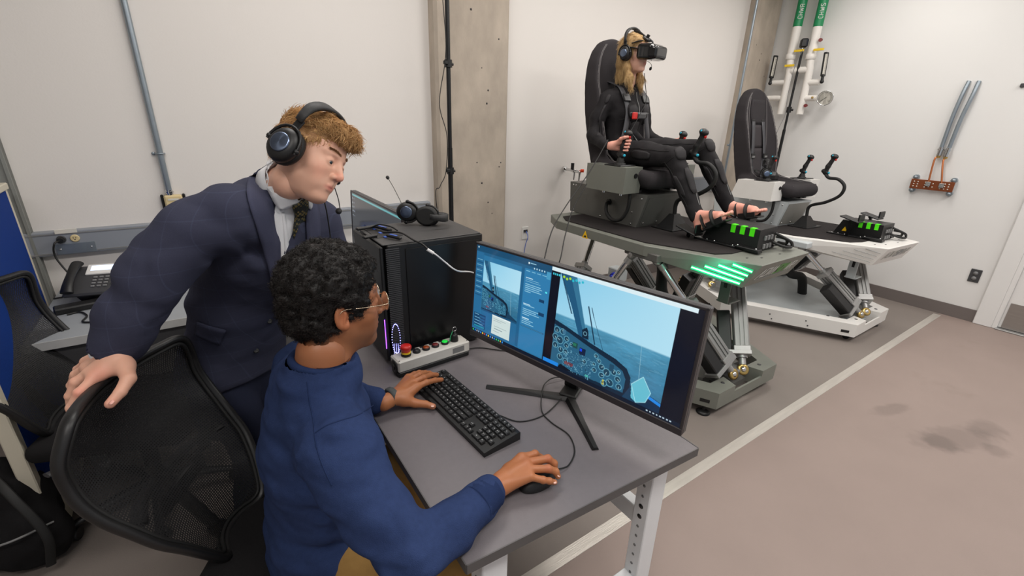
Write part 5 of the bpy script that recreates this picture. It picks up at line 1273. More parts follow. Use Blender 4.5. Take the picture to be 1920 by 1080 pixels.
    b0_ = len(m.v); m.add(mid+up_, [(i, (i+1) % 8, 8+(i+1) % 8, 8+i) for i in range(8)]+[tuple(range(8, 16))])
    dk_ = P('deck', m, paint)
    # deck mat
    m = MB(); mp_ = [(-.30, -.53), (-.20, -.57), (.20, -.57), (.30, -.53), (.455, -.16), (.475, .56), (.40, .68), (-.40, .68), (-.475, .56), (-.455, -.16)]
    m.prism(mp_, ZD, ZD+.006); P('deck_mat', m, M_mat)
    # LED slashes on both sides
    for sx in (-1, 1):
        A, B = V(sx*.50, -.19, ZD), V(sx*.26, -.78, ZD); d_ = (B-A).normalized(); nn = V(d_.y, -d_.x, 0); nn = nn if nn.x*sx > 0 else -nn
        def face(s, t): 
            return A+d_*s+V(0, 0, -t)+nn*.0
        for (s0, s1, t0, t1) in ((.29, .545, .080, .122), (.36, .560, .060, .096), (.43, .575, .040, .070), (.50, .592, .022, .044)):
            k0, k1 = face(s0, t0)+nn*.001, face(s1, t1)+nn*.001; w_ = .0085 if lit else .004
            m = MB(); m.bar(k0, k1, w_, .004, nn, .0015)
            for k_ in (k0, k1): m.cyl(k_-nn*.002, k_+nn*.002, w_/2, 12)
            sl = P('light_slash', m, M_lit if lit else M_slotd)
            if lit:
                m = MB(); m.bar(k0-d_*.006, k1+d_*.006, w_*2.6, .002, nn, .0005); P('slash_rim', m, M_litg, sl)
    if lit:
        ld = bpy.data.lights.new('slash_lamp', 'AREA'); ld.shape = 'RECTANGLE'; ld.size = .26; ld.size_y = .05; ld.energy = .35; ld.color = (.10, 1, .55)
        lo = bpy.data.objects.new('slash_lamp', ld); COL.objects.link(lo); q = V(loc)+V(-.40, -.62, ZD-.07); lo.location = q+V(-.05, -.02, 0)
        lo.rotation_euler = V(.9, .38, -.1).to_track_quat('-Z', 'Z').to_euler()
    # lettering on the front face
    o0, y_ = V(-.205, -.776, ZD-.118), V(0, -.085, .150).normalized()
    o0 = V(-.19, -.695-.085*.36-.0040, ZD-.155+.155*.36)
    yv = V(0, -.085, .155).normalized(); sh = .35
    def stroke(pts, x0, sc, mm, w_=.0055):
        for a_, b_ in zip(pts[:-1], pts[1:]):
            A_ = o0+V(1, 0, 0)*(x0+(a_[0]+a_[1]*sh)*sc)+yv*(a_[1]*sc*1.45); B_ = o0+V(1, 0, 0)*(x0+(b_[0]+b_[1]*sh)*sc)+yv*(b_[1]*sc*1.45)
            e_ = (B_-A_).normalized()*w_*.4; mm.bar(A_-e_, B_+e_, w_*1.15, .001, V(1, 0, 0).cross(yv))
    mw, mg = MB(), MB()
    let = [('N', [(-.15, -.15), (.30, 1), (.70, 0), (.85, .05)], mw, .0042), ('O', [(.1, 0), (0, .5), (.1, 1), (.8, 1), (.9, .5), (.8, 0), (.1, 0)], mw, .0042), ('V', [(0, 1), (.25, 0), (.85, 1)], mw, .0042), ('A', [(0, 0), (.55, 1), (.75, 0)], mw, .0042),
        ('S', [(.85, 1), (.1, 1), (0, .55), (.8, .5), (.75, 0), (0, 0)], mg, .010), ('I', [(.1, 0), (.1, 1)], mg, .010), ('M', [(0, 0), (0, 1), (.45, .5), (.9, 1), (.9, 0)], mg, .009), (' ', [], mw, 0),
        ('V', [(0, 1), (.25, 0), (.8, 1)], mw, .0042), ('R', [(0, 0), (0, 1), (.7, 1), (.75, .55), (.1, .5), (.75, 0)], mw, .0042)]
    x0 = 0.0; sc = .043
    adv = {'N': 1.0, 'O': 1.1, 'V': .95, 'A': 1.0, 'S': 1.05, 'I': .42, 'M': 1.15, ' ': .10, 'R': 1}
    for ch, pts, mm, w_ in let:
        if pts: stroke(pts, x0, sc, mm, w_)
        x0 += adv[ch]*sc
    P('lettering', mw, M_logo if near else M_vent, dk_); P('lettering', mg, M_logog if near else M_slotd, dk_)
    mt_ = MB(); rt_ = random.Random(6); xx_ = 0
    while near and xx_ < .34:
        w_ = rt_.uniform(.003, .007); h_ = rt_.choice((.007, .007, .011)); c_ = o0-yv*(.022-h_/2)+V(xx_, -.0004, 0); mt_.bar(c_-yv*h_/2, c_+yv*h_/2, w_*.5, .0006, V(1, 0, 0).cross(yv)); xx_ += w_+(.010 if rt_.random() < .12 else .0015)
    if near: o_ = P('small_print', mt_, M_slotd, dk_); o_['kind'] = 'stuff'
    for (x, y) in ((-.12, -.70), (.06, -.71), (.20, -.66), (-.20, -.66), (.32, -.50), (-.46, .55)):
        m = MB(); m.box((x, y, ZD+.0004), (.016, .008, .0012)); P('deck_slot', m, M_black)
    # warning sign
    if near:
        A, B = V(-.52, .61, ZD), V(-.50, -.19, ZD); c_ = V(-.5205, .30, ZD-.040)
        m = MB(); m.prism([(-.028, -.024), (.028, -.024), (0, .026)], 0, .002, c_, (0, -1, 0), (0, 0, 1)); w_ = P('warning_sign', m, M_warn, dk_)
        m = MB(); m.prism([(-.010, -.016), (.013, -.016), (.013, -.007), (.002, -.003), (-.010, -.010)], .002, .003, c_, (0, -1, 0), (0, 0, 1)); P('warning_mark', m, M_black, dk_)
    # ---- console under the seat
    zc0, zc1 = ZD+.004, ZD+.235
    cp = cpaint
    bt = [(-.19, .15), (.19, .15), (.19, .84), (-.19, .84)]; tp_ = [(-.19, .08), (.19, .08), (.19, .86), (-.19, .86)]
    m = MB(); m.hexa([V(x, y, zc0) for x, y in bt], [V(x, y, zc1) for x, y in tp_]); cs_ = P('seat_console', m, cp)
    m = MB(); m.hexa([V(-.165, .143, zc0+.012), V(.165, .143, zc0+.012), V(.165, .147, zc0+.012), V(-.165, .147, zc0+.012)], [V(-.165, .073+.008, zc1-.018), V(.165, .073+.008, zc1-.018), V(.165, .085, zc1-.018), V(-.165, .085, zc1-.018)]); P('console_front_panel', m, cp if near else M_vent, cs_)
    for (y, z) in ((.20, zc0+.02), (.50, zc0+.02), (.80, zc0+.02), (.82, zc1-.02), (.13, zc1-.03), (.79, zc1-.02), (.20, zc0+.10)):
        m = MB(); m.ball((-.191, y, z), (.004, .007, .007), 8, 6); P('screw', m, M_chrome, cs_)
    for (x, z) in ((-.14, zc0+.03), (.14, zc0+.03), (0, zc0+.03)): m = MB(); m.ball((x, .134, z), (.007, .004, .007), 8, 6); P('screw', m, M_chrome, cs_)
    m = MB(); m.box((-.1905, .70, zc0+.13), (.002, .085, .06), None, .001); P('access_plate', m, cp, cs_)
    # arm boxes on both sides
    for sx in (-1, 1):
        pb = paint if near else M_wpaint
        m = MB(); x0_, x1_ = (.205, .365); z0_, z1_ = ZD+.245, ZD+.415; y0_, y1_ = .14, .50
        m.hexa([V(sx*x0_, y0_+.01, z0_), V(sx*x1_, y0_+.01, z0_), V(sx*x1_, y1_+.07, z0_+.0), V(sx*x0_, y1_+.07, z0_)][::(-sx)] if False else [V(min(sx*x0_, sx*x1_), y0_+.008, z0_), V(max(sx*x0_, sx*x1_), y0_+.008, z0_), V(max(sx*x0_, sx*x1_), y1_+(0 if near else .06), z0_), V(min(sx*x0_, sx*x1_), y1_+(0 if near else .06), z0_)],
               [V(min(sx*x0_, sx*x1_), y0_, z1_), V(max(sx*x0_, sx*x1_), y0_, z1_), V(max(sx*x0_, sx*x1_), y1_, z1_), V(min(sx*x0_, sx*x1_), y1_, z1_)])
        ab = P('arm_box', m, pb)
        m = MB(); m.cyl((sx*.285+.02, y0_+.004, ZD+.36), (sx*.285+.02, y0_-.003, ZD+.36), .016, 18); P('round_port', m, M_black, ab)
        m = MB(); m.box((sx*.20, .32, ZD+.25), (.10, .30, .02), None, .003); P('arm_bracket', m, M_blackm, r)
        if sx < 0:
            for y in (.22, .38): m = MB(); m.cyl((sx*.30, y, z0_), (sx*.30, y, z0_-.022), .011, 10); P('bolt', m, M_chrome, ab)
            m = MB(); m.lathe([(.018, 0), (.018, .018)], (sx*.30, y1_+.002, ZD+.29), (0, 1, 0), 14); P('stop_ring', m, M_warn, ab)
            m = MB(); m.lathe([(.014, 0), (.020, .006), (.020, .020), (.014, .026), (0, .028)], (sx*.30, y1_+.02, ZD+.29), (0, 1, 0), 16); P('stop_button', m, M_orange, ab)
            m = MB(); m.tube([(sx*.197, .42, ZD+.14), (sx*.24, .40, ZD+.13), (sx*.26, .37, ZD+.075), (sx*.27, .30, ZD+.04), (sx*.27, .22, ZD+.06), (sx*.26, .18, ZD+.14), (sx*.26, .175, ZD+.25)], .0125, 12, 8); P('corrugated_hose', m, M_rubber)
            m = MB(); m.lathe([(.022, 0), (.022, .012)], (sx*.19, .42, ZD+.14), (-1, 0, 0), 16); P('hose_gland', m, M_black)
    # joysticks
    joystick(r, (-.285, .27, ZD+.415), (.10, -.16, 1))
    joystick(r, (.285, .27, ZD+.415), (.05, -.25, 1))
    # cyclic stick on a bent tube
    bb = V(.04, .02, ZD+.006)
    m = MB(); m.hexa([bb+V(-.09, -.07, 0), bb+V(.09, -.07, 0), bb+V(.09, .07, 0), bb+V(-.09, .07, 0)], [bb+V(-.03, -.02, .10), bb+V(.03, -.02, .10), bb+V(.03, .02, .10), bb+V(-.03, .02, .10)]); m.box(bb+V(0, 0, .005), (.24, .18, .01), None, .003); P('stick_base', m, M_blackm)
    c0 = bb+V(0, 0, .09)
    gp = V(.03, -.06, ZD+.50)
    m = MB(); m.tube([c0, c0+V(.0, -.01, .10), V(.03, -.12, ZD+.25), V(.03, -.22, ZD+.32), V(.03, -.24, ZD+.40), V(.03, -.18, ZD+.455), V(.03, -.10, ZD+.462), gp], .0135, 12, 8); P('cyclic_tube', m, M_rubber)
    grip(r, gp, (.05, -.28, 1))
    # seat
    s = SDF((-.32, -.03, ZD+.22), (.32, .98, ZD+1.28), .011)
    zr = ZD+.36
    lean = lambda z: .60+.14*np.clip((z-zr)/.85, 0, 1.2)
    def back(Pp):
        x, y, z = Pp[..., 0], Pp[..., 1], (Pp[..., 2]-zr)
        w = np.interp(z, [-.12, 0, .18, .40, .60, .72, .80, .86, .90], [.15, .19, .225, .245, .235, .205, .16, .10, .0]); 
        yc = lean(Pp[..., 2]); wing = np.interp(z, [-.1, .05, .25, .45, .62, .8], [.13, .14, .12, .09, .045, .02])
        u = np.clip(np.abs(x)/np.maximum(w, .03), 0, 1.3)
        front = yc-.05-wing*np.clip((u-.60)/.40, 0, 1)**1.5*1.0
        dfr = front-y; dbk = y-(yc+.05); dx = (np.abs(x)-w)
        d = np.maximum(np.maximum(dfr, dbk), dx); d = np.maximum(d, z-.885); return d*.8
    sl, Pq = s._reg((-.3, .3, zr-.12), (.3, .95, zr+.92)); s._mix(sl, back(Pq).astype(np.float32), .0, 'u')
    s.box((0, .34, zr-.03), (.21, .29, .058), None, .045, .02); 
    for sx in (-1, 1): s.cone((sx*.205, .14, zr+.0), (sx*.205, .56, zr+.035), .040, .05, .03)
    s.cone((-.17, .09, zr-.03), (.17, .09, zr-.03), .046, .046, .03)
    s.blur(2); vs, q = s.mesh(); vs = relax(vs, q, 2); st = npob('bucket_seat', vs, q, M_seat, r, world=False)
    bv = bvh_of(vs, q)
    for sx in (-1, 1):
        pts = []
        for t in np.linspace(0, 1, 18):
            z = zr+.02+t*.82; w_ = np.interp(z-zr, [-.12, 0, .18, .40, .60, .72, .80, .86, .90], [.15, .19, .225, .245, .235, .205, .16, .10, .0])-.016
            h_ = bv.ray_cast(V(sx*w_, -.3, z), V(0, 1, 0))
            if h_[0]: pts.append(h_[0])
        for dx_ in (0, .010):
            m = MB(); m.tube([p-V(sx*dx_, 0, 0) for p in pts], .0018, 6); P('seam', m, M_stitch, st)
    if not near:
        def sn(x, z, off=.002):
            h = bv.ray_cast(V(x, -.3, z), V(0, 1, 0)); return (h[0]+V(0, -off, 0)) if h[0] else V(x, lean(z)-.05-off, z)
        def panel(nm, xl, xr, z0, z1, off, mt, nz=8, nx=6):
            m = MB(); rows = []
            for i in range(nz+1):
                z = z0+(z1-z0)*i/nz; t = i/nz; a_ = xl(t) if callable(xl) else xl; b_ = xr(t) if callable(xr) else xr
                rows.append([sn(a_+(b_-a_)*j/nx, z, off) for j in range(nx+1)])
            m.grid(rows, .004); return P(nm, m, mt, st)
        panel('headrest_panel', lambda t: -.10-.02*math.sin(t*PI), lambda t: .10+.02*math.sin(t*PI), zr+.56, zr+.78, .006, M_seat)
        panel('back_panel', -.10, .10, zr+.34, zr+.545, .005, M_seat2); panel('lumbar_panel', -.10, .10, zr+.06, zr+.33, .005, M_seat2)
        for sx in (-1, 1):
            m = MB(); m.tube([sn(sx*(.115+.03*math.sin(t*PI*.9)), zr+.08+t*.72, .001) for t in np.linspace(0, 1, 16)], .0022, 6); P('seam', m, M_stitch, st)
            m = MB(); m.box(sn(sx*.075, zr+.585, .004), (.045, .01, .03), None, .003); P('belt_slot', m, M_black, st)
            m = MB(); rows = [[sn(sx*(.075+.028*t)+dx_, zr+.58-t*.42, .008+.010*math.sin(t*PI)) for dx_ in (-.023, 0, .023)] for t in np.linspace(0, 1, 10)]; m.grid(rows, .003); P('harness_strap', m, M_belt, r)
            m = MB(); q_ = sn(sx*.100, zr+.26, .026); m.box(q_, (.062, .014, .05), None, .004); bk = P('buckle', m, M_black, r); m = MB(); m.box(q_+V(0, -.009, -.008), (.042, .004, .018), None, .001); P('buckle_plate', m, M_grey, bk)
            m = MB(); rows = [[sn(sx*(.098-.03*t)+dx_, zr+.24-t*.20, .006) for dx_ in (-.022, 0, .022)] for t in np.linspace(0, 1, 6)]; m.grid(rows, .003); P('lap_strap', m, M_belt, r)
    # pedal box at the front
    x0_, x1_ = (-.055, .155)
    m = MB(); za, zb = ZD+.004, ZD+.135
    m.hexa([V(x0_, -.63, za), V(x1_, -.62, za), V(x1_, -.27, za), V(x0_, -.27, za)], [V(x0_, -.63, zb), V(x1_, -.62, zb), V(x1_, -.33, zb), V(x0_, -.33, zb)]); 
    pbx = P('pedal_box', m, mat('pedal_box_black', (26, 25, 26), .55, .1, .06, 40, .2, 500) if near else M_blackm)
    for k_ in range(3):
        y = -.585+k_*.058; m = MB(); m.box((x0_+.012, y, zb+.001), (.034, .028, .004)); m.box((x0_-.001, y, zb-.022), (.005, .028, .046)); P('green_tab', m, M_tab, pbx)
    m = MB(); m.box((x0_-.012, -.45, ZD+.012), (.05, .42, .012), None, .003); m.box((x0_-.02, -.59, ZD+.022), (.05, .14, .014), None, .003); m.box((x1_+.01, -.57, ZD+.018), (.05, .12, .012), None, .003); P('mounting_rail', m, M_blackm)
    for y in (-.28, -.33, -.38, -.50, -.53, -.64): m = MB(); m.ball((x0_-.028, y, ZD+.020+(.01 if y < -.5 else 0)), (.006, .006, .005), 8, 6); P('screw', m, M_chrome, pbx)
    m = MB(); 
    for k_ in range(6): m.box((x1_-.04-k_*.028 if False else .09-(k_ % 3)*.035, -.6285, ZD+.03+(k_//3)*.05), (.02, .012, .028), None, .002)
    o = P('rear_connectors', m, M_grey, pbx); o['kind'] = 'stuff'
    for pts in ([(.13, -.635, ZD+.08), (.16, -.68, ZD+.07), (.22, -.66, ZD+.03), (.25, -.60, ZD+.02)], [(.10, -.635, ZD+.05), (.13, -.69, ZD+.03), (.20, -.70, ZD+.02), (.22, -.66, ZD+.015)], [(.12, -.63, ZD+.10), (.17, -.70, ZD+.06), (.24, -.69, ZD+.02)]):
        m = MB(); m.tube(pts, .009, 8, 6); P('pedal_cable', m, M_cable)
    if not near:
        m = MB(); m.prism([(-.020, -.018), (.020, -.018), (0, .020)], 0, .002, (x0_-.001, -.36, ZD+.06), (0, -1, 0), (0, 0, 1)); P('warning_sign', m, M_warn, pbx)
    # foot pedals left and right of the box
    for sx, xx in ((-1, x0_-.065), (1, x1_+.065)):
        zz = ZD+.06 if sx < 0 else ZD+.13
        yy = -.22 if sx < 0 else -.36
        if not near: zz, yy = ZD+.16, -.42
        m = MB(); m.box((xx, yy, zz), (.095, .15, .012), None, .004, Matrix.Rotation(.25, 3, 'X')); m.box((xx, yy-.07, zz+.02), (.09, .012, .055), None, .004); fpd = P('foot_pedal', m, M_blackm)
        m = MB(); m.bar((xx*.5+x0_*.5 if sx < 0 else xx*.5+x1_*.5, yy, zz-.01), (xx, yy, zz-.008), .02, .02); m.bar((xx, yy, zz-.01), (xx-sx*.03, yy+.02, ZD+.01), .02, .015, (1, 0, 0)); P('pedal_arm', m, M_blackm, fpd)
    for c in r.children:
        if c.name not in n_base: c.matrix_basis = DM @ c.matrix_basis
    return r
DMB = Matrix.Translation((0, -.78, ZB_)) @ Matrix.Rotation(-.085, 4, 'Z') @ Matrix.Rotation(-.035, 4, 'X') @ Matrix.Translation((0, .78, -ZB_))
rA = rig('motion_platform', 'grey motion simulator platform with green lit slashes, carrying the woman', OA, ZA_, M_gpaint, M_gdark, M_gdark, True, True)
rB = rig('motion_platform', 'white empty motion simulator platform with black bucket seat near the right wall', OBp, ZB_, M_wpaint, M_wgrey, M_wgrey, False, False, DMB)
# goggles and headset left on the empty seat
g_ = thing('vr_headset', 'black VR goggles left on the seat of the empty white platform', 'vr headset', OBp+DMB @ V(-.02, .30, ZB_+.40))
m = MB(); m.box(OBp+DMB @ V(-.12, .32, ZB_+.445), (.17, .10, .095), None, .03, Matrix.Rotation(.5, 3, 'Z')); ob('visor', m, M_black, g_)
m = MB(); m.tube([OBp+DMB @ V(*q_, ZB_+z_) for q_, z_ in (((-.17, .33), .45), ((-.18, .44), .47), ((-.10, .50), .49), ((-.02, .44), .47), ((-.03, .36), .45))], .010, 8, 6, flat=(1.6, .5)); ob('head_strap', m, M_rubber, g_)
h_ = thing('headset', 'black headset with silver disc leaning on the empty seat of the white platform', 'headset', OBp+DMB @ V(-.22, .30, ZB_+.43))
cc = V((4.33, 2.188, 1.24)); headset(h_, cc, cc+V(.10, .05, .0), (-.75, -.65, .1), cc+V(.07, .06, .12), (.5, -.6, .3), .040, None)

# ================================================================ mesh office chairs
def mesh_mat():
    m = mat('chair_mesh_fabric', (24, 24, 26), .6, 0, .05, 60)
    nt = m.node_tree; N, L = nt.nodes, nt.links; b = N['Principled BSDF']
    uvn = N.new('ShaderNodeAttribute'); uvn.attribute_name = 'Col'
    sp = N.new('ShaderNodeSeparateXYZ'); L.new(uvn.outputs['Vector'], sp.inputs[0])
    ws = []
    for ax in ('X', 'Y'):
        mu = N.new('ShaderNodeMath'); mu.operation = 'MULTIPLY'; mu.inputs[1].default_value = 2*PI*150 if ax == 'X' else 2*PI*170
        si = N.new('ShaderNodeMath'); si.operation = 'SINE'; L.new(sp.outputs[ax], mu.inputs[0]); L.new(mu.outputs[0], si.inputs[0]); ws.append(si)
    mn_ = N.new('ShaderNodeMath'); mn_.operation = 'MINIMUM'; L.new(ws[0].outputs[0], mn_.inputs[0]); L.new(ws[1].outputs[0], mn_.inputs[1])
    gt = N.new('ShaderNodeMath'); gt.operation = 'GREATER_THAN'; gt.inputs[1].default_value = -.05; L.new(mn_.outputs[0], gt.inputs[0])
    tr = N.new('ShaderNodeBsdfTransparent'); mx = N.new('ShaderNodeMixShader'); out = N['Material Output']
    ml = N.new('ShaderNodeMath'); ml.operation = 'MULTIPLY'; ml.inputs[1].default_value = .62; L.new(gt.outputs[0], ml.inputs[0])
    L.new(ml.outputs[0], mx.inputs[0]); L.new(b.outputs[0], mx.inputs[1]); L.new(tr.outputs[0], mx.inputs[2]); L.new(mx.outputs[0], out.inputs['Surface'])
    return m
M_mesh = mesh_mat()
M_lever = mat('lever_grey', (70, 70, 72), .35, 0, .03, 20)
def office_chair(name, label, loc, rz, seat_rz=0, lean=.10, H=1.0, w_top=.215, w_mid=.25, bulge=.055, bx=-.25, wl=(.17, .205, .235)):
    r = thing(name, label, 'chair', loc, rz)
    P = lambda n, m, mt, par=None: ob(n, m, mt, par or r, world=False)
    # backrest: curved sheet in a closed frame
    def bp(u, v):   # u -1..1 across, v 0..1 up
        w = np.interp(v, [0, .12, .35, .6, .85, 1], [*wl, w_mid, w_mid*.97, w_top]); x = bx-lean*v-.02*math.sin(v*PI*1.0)+.05*(1-v)**3+bulge*(u*u-1)*.9+.0*v
        z = .49+(H-.49)*v
        return V(x+.03*math.sin(v*PI*2), u*w, z)
    m = MB(); rows = [[bp(-1+2*j/16, i/20) for j in range(17)] for i in range(21)]
    me_v, me_f, cols = [], [], []
    for i in range(21):
        for j in range(17): me_v.append(rows[i][j]); cols.append((rows[i][j].y+.5, rows[i][j].z, 0))
    q = [(i*17+j, i*17+j+1, (i+1)*17+j+1, (i+1)*17+j) for i in range(20) for j in range(16)]
    npob('back_mesh', [tuple(p) for p in me_v], q, M_mesh, r, np.array(cols), world=False)
    ring = [bp(-1, v) for v in np.linspace(.03, .96, 10)]+[bp(u, 1) for u in np.linspace(-.92, .92, 9)]+[bp(1, v) for v in np.linspace(.96, .03, 10)]+[bp(u, 0) for u in np.linspace(.85, -.85, 7)]
    m = MB(); m.tube(ring, .0135, 12, 4, True, flat=(1.25, .8)); P('back_frame', m, M_black)
    ring2 = [p+V(.010, 0, 0)*1 for p in ring]; c_ = bp(0, .5)
    ring2 = [p+(c_-p).normalized()*.016+V(.004, 0, 0) for p in ring]
    m = MB(); m.tube(ring2, .0055, 8, 4, True); P('mesh_piping', m, M_rubber)
    m = MB(); m.tube([bp(0, .02)+V(-.035, 0, 0), bp(0, .25)+V(-.06, 0, 0), bp(0, .45)+V(-.05, 0, 0)], .02, 10, 5, flat=(1.2, .5)); m.tube([bp(-.85, .42)+V(-.01, 0, 0), bp(-.4, .40)+V(-.045, 0, 0), bp(.4, .40)+V(-.045, 0, 0), bp(.85, .42)+V(-.01, 0, 0)], .014, 10, 5, flat=(1.3, .5)); m.tube([bp(0, .02)+V(-.035, 0, 0), V(bx-.01, 0, .47), V(bx+.12, 0, .41), V(-.02, 0, .40)], .024, 10, 5, flat=(1.4, .6)); P('back_spine', m, M_black)
    m = MB(); m.box(bp(0, .33)+V(-.02, 0, 0), (.012, .20, .06), None, .005); P('lumbar_pad', m, M_blackm)
    # seat
    s = SDF((-.30, -.30, .38), (.30, .30, .54), .010); s.box((0, 0, .455), (.25, .255, .038), None, .036, 0); s.cone((.22, -.2, .45), (.22, .2, .45), .035, .035, .03); s.disp(lambda p_: -.012*np.exp(-((p_[:, 0]/.16)**2+(p_[:, 1]/.14)**2))*(p_[:, 2] > .46))
    vs, q = s.mesh(); npob('seat', vs, q, M_blackf, r, world=False)
    m = MB(); m.box((0, 0, .40), (.24, .18, .045), None, .012); m.box((0, 0, .375), (.16, .12, .03), None, .01); P('mechanism', m, M_black)
    m = MB(); m.tube([(.02, -.08, .405), (.01, -.20, .40), (.0, -.28, .405)], [.006, .007, .013], 10, 4, flat=(1.4, .6)); P('height_lever', m, M_lever)
    m = MB(); m.tube([(-.10, -.08, .40), (-.12, -.22, .40), (-.16, -.30, .41)], [.006, .007, .013], 10, 4, flat=(1.4, .6)); P('tilt_lever', m, M_lever)
    m = MB(); m.cyl((0, 0, .09), (0, 0, .26), .030, 16); m.cyl((0, 0, .24), (0, 0, .38), .016, 14); P('gas_lift', m, M_blackm)
    m = MB(); m.lathe([(.045, .05), (.055, .07), (.050, .11), (.033, .125)], (0, 0, 0), (0, 0, 1), 20); P('hub', m, M_black)
    for k in range(5):
        a = 2*PI*k/5+seat_rz; d = V(math.cos(a), math.sin(a), 0)
        m = MB(); m.tube([d*.03+V(0, 0, .095), d*.17+V(0, 0, .085), d*.30+V(0, 0, .068)], [.026, .021, .015], 10, 4, flat=(1, .75)); P('base_leg', m, M_black)
        c = d*.305; sd = V(-d.y, d.x, 0); rd = V(math.cos(a+.9), math.sin(a+.9), 0); sd = V(-rd.y, rd.x, 0)
        m = MB()
        for s_ in (-1, 1): m.cyl(c+sd*s_*.006+V(0, 0, .028), c+sd*s_*.026+V(0, 0, .028), .028, 18, bev=.004)
        m.tube([c+rd*-.022+V(0, 0, .03), c+rd*-.012+V(0, 0, .055), c+rd*.012+V(0, 0, .055)], .010, 8, 3); m.cyl(c+V(0, 0, .03), c+V(0, 0, .075), .007, 8); P('caster', m, M_black)
    return r
ch1 = office_chair('office_chair', 'black mesh-back office chair under the man in the blue sweater, a hand on its top', (0.10, 1.175, 0), math.radians(-29), .2, .13, 1.02, .205, .25, .055, -.235, (.11, .15, .215))
ch2 = office_chair('office_chair', 'empty black mesh-back office chair beside the blue partition', (-0.385, 2.20, 0), math.radians(-19), .05, .085, 1.02)

# ================================================================ people
M_skin1 = vcol('skin_fair', .48, sss=.12, bump=.08, bscale=900, spec=.4)
M_skin2 = vcol('skin_brown', .45, sss=.10, bump=.08, bscale=900, spec=.4)
M_eye = mat('eye_white', (225, 220, 214), .15, 0, .01, 20); M_iris = mat('iris', (62, 70, 74), .1); M_pupil = mat('pupil', (8, 8, 8), .05)
M_hairb = vcol('hair', .55, spec=.35)
def nrm(v): v = np.array(v, float); return v/np.linalg.norm(v)
def basis(f, up):
    f = nrm(f); l = nrm(np.cross(up, f)); u = np.cross(f, l); return np.stack([f, l, u], 1)     # columns: local x,y,z in the world
def head_sdf(h=.0026, neck=(-.03, 0, -.17), nr=(.056, .060), fem=False, ears=True, nose=1.0, jaw=1.0):
    s = SDF((-.13, -.10, -.20), (.135, .10, .135), h)
    s.ell((-.016, 0, .034), (.097, .0755, .087), None, .0)
    s.ell((.030, 0, .020), (.062, .064, .068), None, .02)
    s.ell((.030, 0, -.035), (.058, .060*jaw, .070), None, .03)
    for y in (-1, 1):
        s.cone((-.012, y*.050, -.045), (.062, y*.016, -.097), .017, .016*jaw, .03)      # jaw
        s.ell((.054, y*.040, -.022), (.026, .022, .024), None, .02)            # cheekbone
        s.ell((.055, y*.030, -.058), (.026, .020, .026), None, .02)
        s.cone((.084, y*.010, .031), (.064, y*.047, .030), .0085, .009, .012)   # brow ridge
    s.ell((.074, 0, -.098), (.018, .020, .014), None, .02)                      # chin
    s.ell((.0765, 0, -.062), (.016, .026, .026), None, .015)                     # muzzle
    for y in (-1, 1):
        s.ell((.094, y*.031, .008), (.016, .020, .013), None, .012, 's')         # sockets
    s.cone((.083, 0, .022), (.108, 0, -.022), .008, .0105*nose, .012); s.ell((.106, 0, -.026), (.0125*nose, .0115, .0105), None, .006)
    for y in (-1, 1):
        s.ell((.096, y*.0125, -.030), (.010, .0075, .008), None, .004); s.ell((.101, y*.0070, -.0385), (.0055, .0032, .0035), None, .002, 's')
        s.cone((.092, y*.010, -.032), (.0935, y*.0, -.050), .004, .004, .008)
    s.cone((.0915, -.012, -.0590), (.0915, .012, -.0590), .0042, .0042, .005); s.cone((.0915, 0, -.0590), (.080, -.025, -.0625), .0042, .0022, .004); s.cone((.0915, 0, -.0590), (.080, .025, -.0625), .0042, .0022, .004)
    s.cone((.0895, -.010, -.0690), (.0895, .010, -.0690), .0052, .0052, .005); s.cone((.0895, 0, -.069), (.079, -.022, -.0660), .0048, .0022, .004); s.cone((.0895, 0, -.069), (.079, .022, -.0660), .0048, .0022, .004)
    s.cone((.0965, -.022, -.0640), (.0965, .022, -.0640), .0016, .0016, .002, 's'); 
    for y in (-1, 1):                                                           # lids
        s.ell((.0745, y*.031, .0055), (.0150, .0158, .0135), None, .005)
        s.ell((.092, y*.0315, .0035), (.0110, .0125, .0052), None, .0015, 's')
    if ears:
        for y in (-1, 1):
            R = np.array(Matrix.Rotation(y*-.45, 3, 'Z') @ Matrix.Rotation(-.18, 3, 'Y'))
            s.ell((-.010, y*.0790, -.006), (.0185, .0065, .031), R, .006); s.ell((-.0015, y*.0790, -.026), (.010, .007, .012), R, .006)
            s.ell((-.009, y*.0870, -.003), (.0115, .0055, .020), R, .003, 's'); s.ell((.002, y*.083, -.014), (.006, .006, .006), R, .003, 's')
            s.cone((-.002, y*.080, .004), (-.006, y*.083, -.018), .003, .003, .004)
    s.cone((-.022, 0, -.055), neck, nr[0], nr[1], .03, ax=(0, 1, 0), sq=.97)
    s.ell((.020, 0, -.095), (.04, .035, .02), None, .03)
    return s
def skin_cols(P, base, blobs, seed=1, amt=.07):
    c = np.tile(np.array(lin(base)), (len(P), 1)); n = vnoise(P, 28, seed)*.6+vnoise(P, 90, seed+1)*.4
    c = c*(1+amt*n[:, None]*np.array([.6, 1, 1.1]))
    for (p, r, col, st) in blobs:
        d = np.linalg.norm((P-np.array(p))/np.array(r), axis=1); m = np.clip(1.35-d, 0, 1)[:, None]*st; c = c*(1-m)+np.array(lin(col))*m
    return c
def place(vs, B, o): return vs@np.array(B).T+np.array(o)
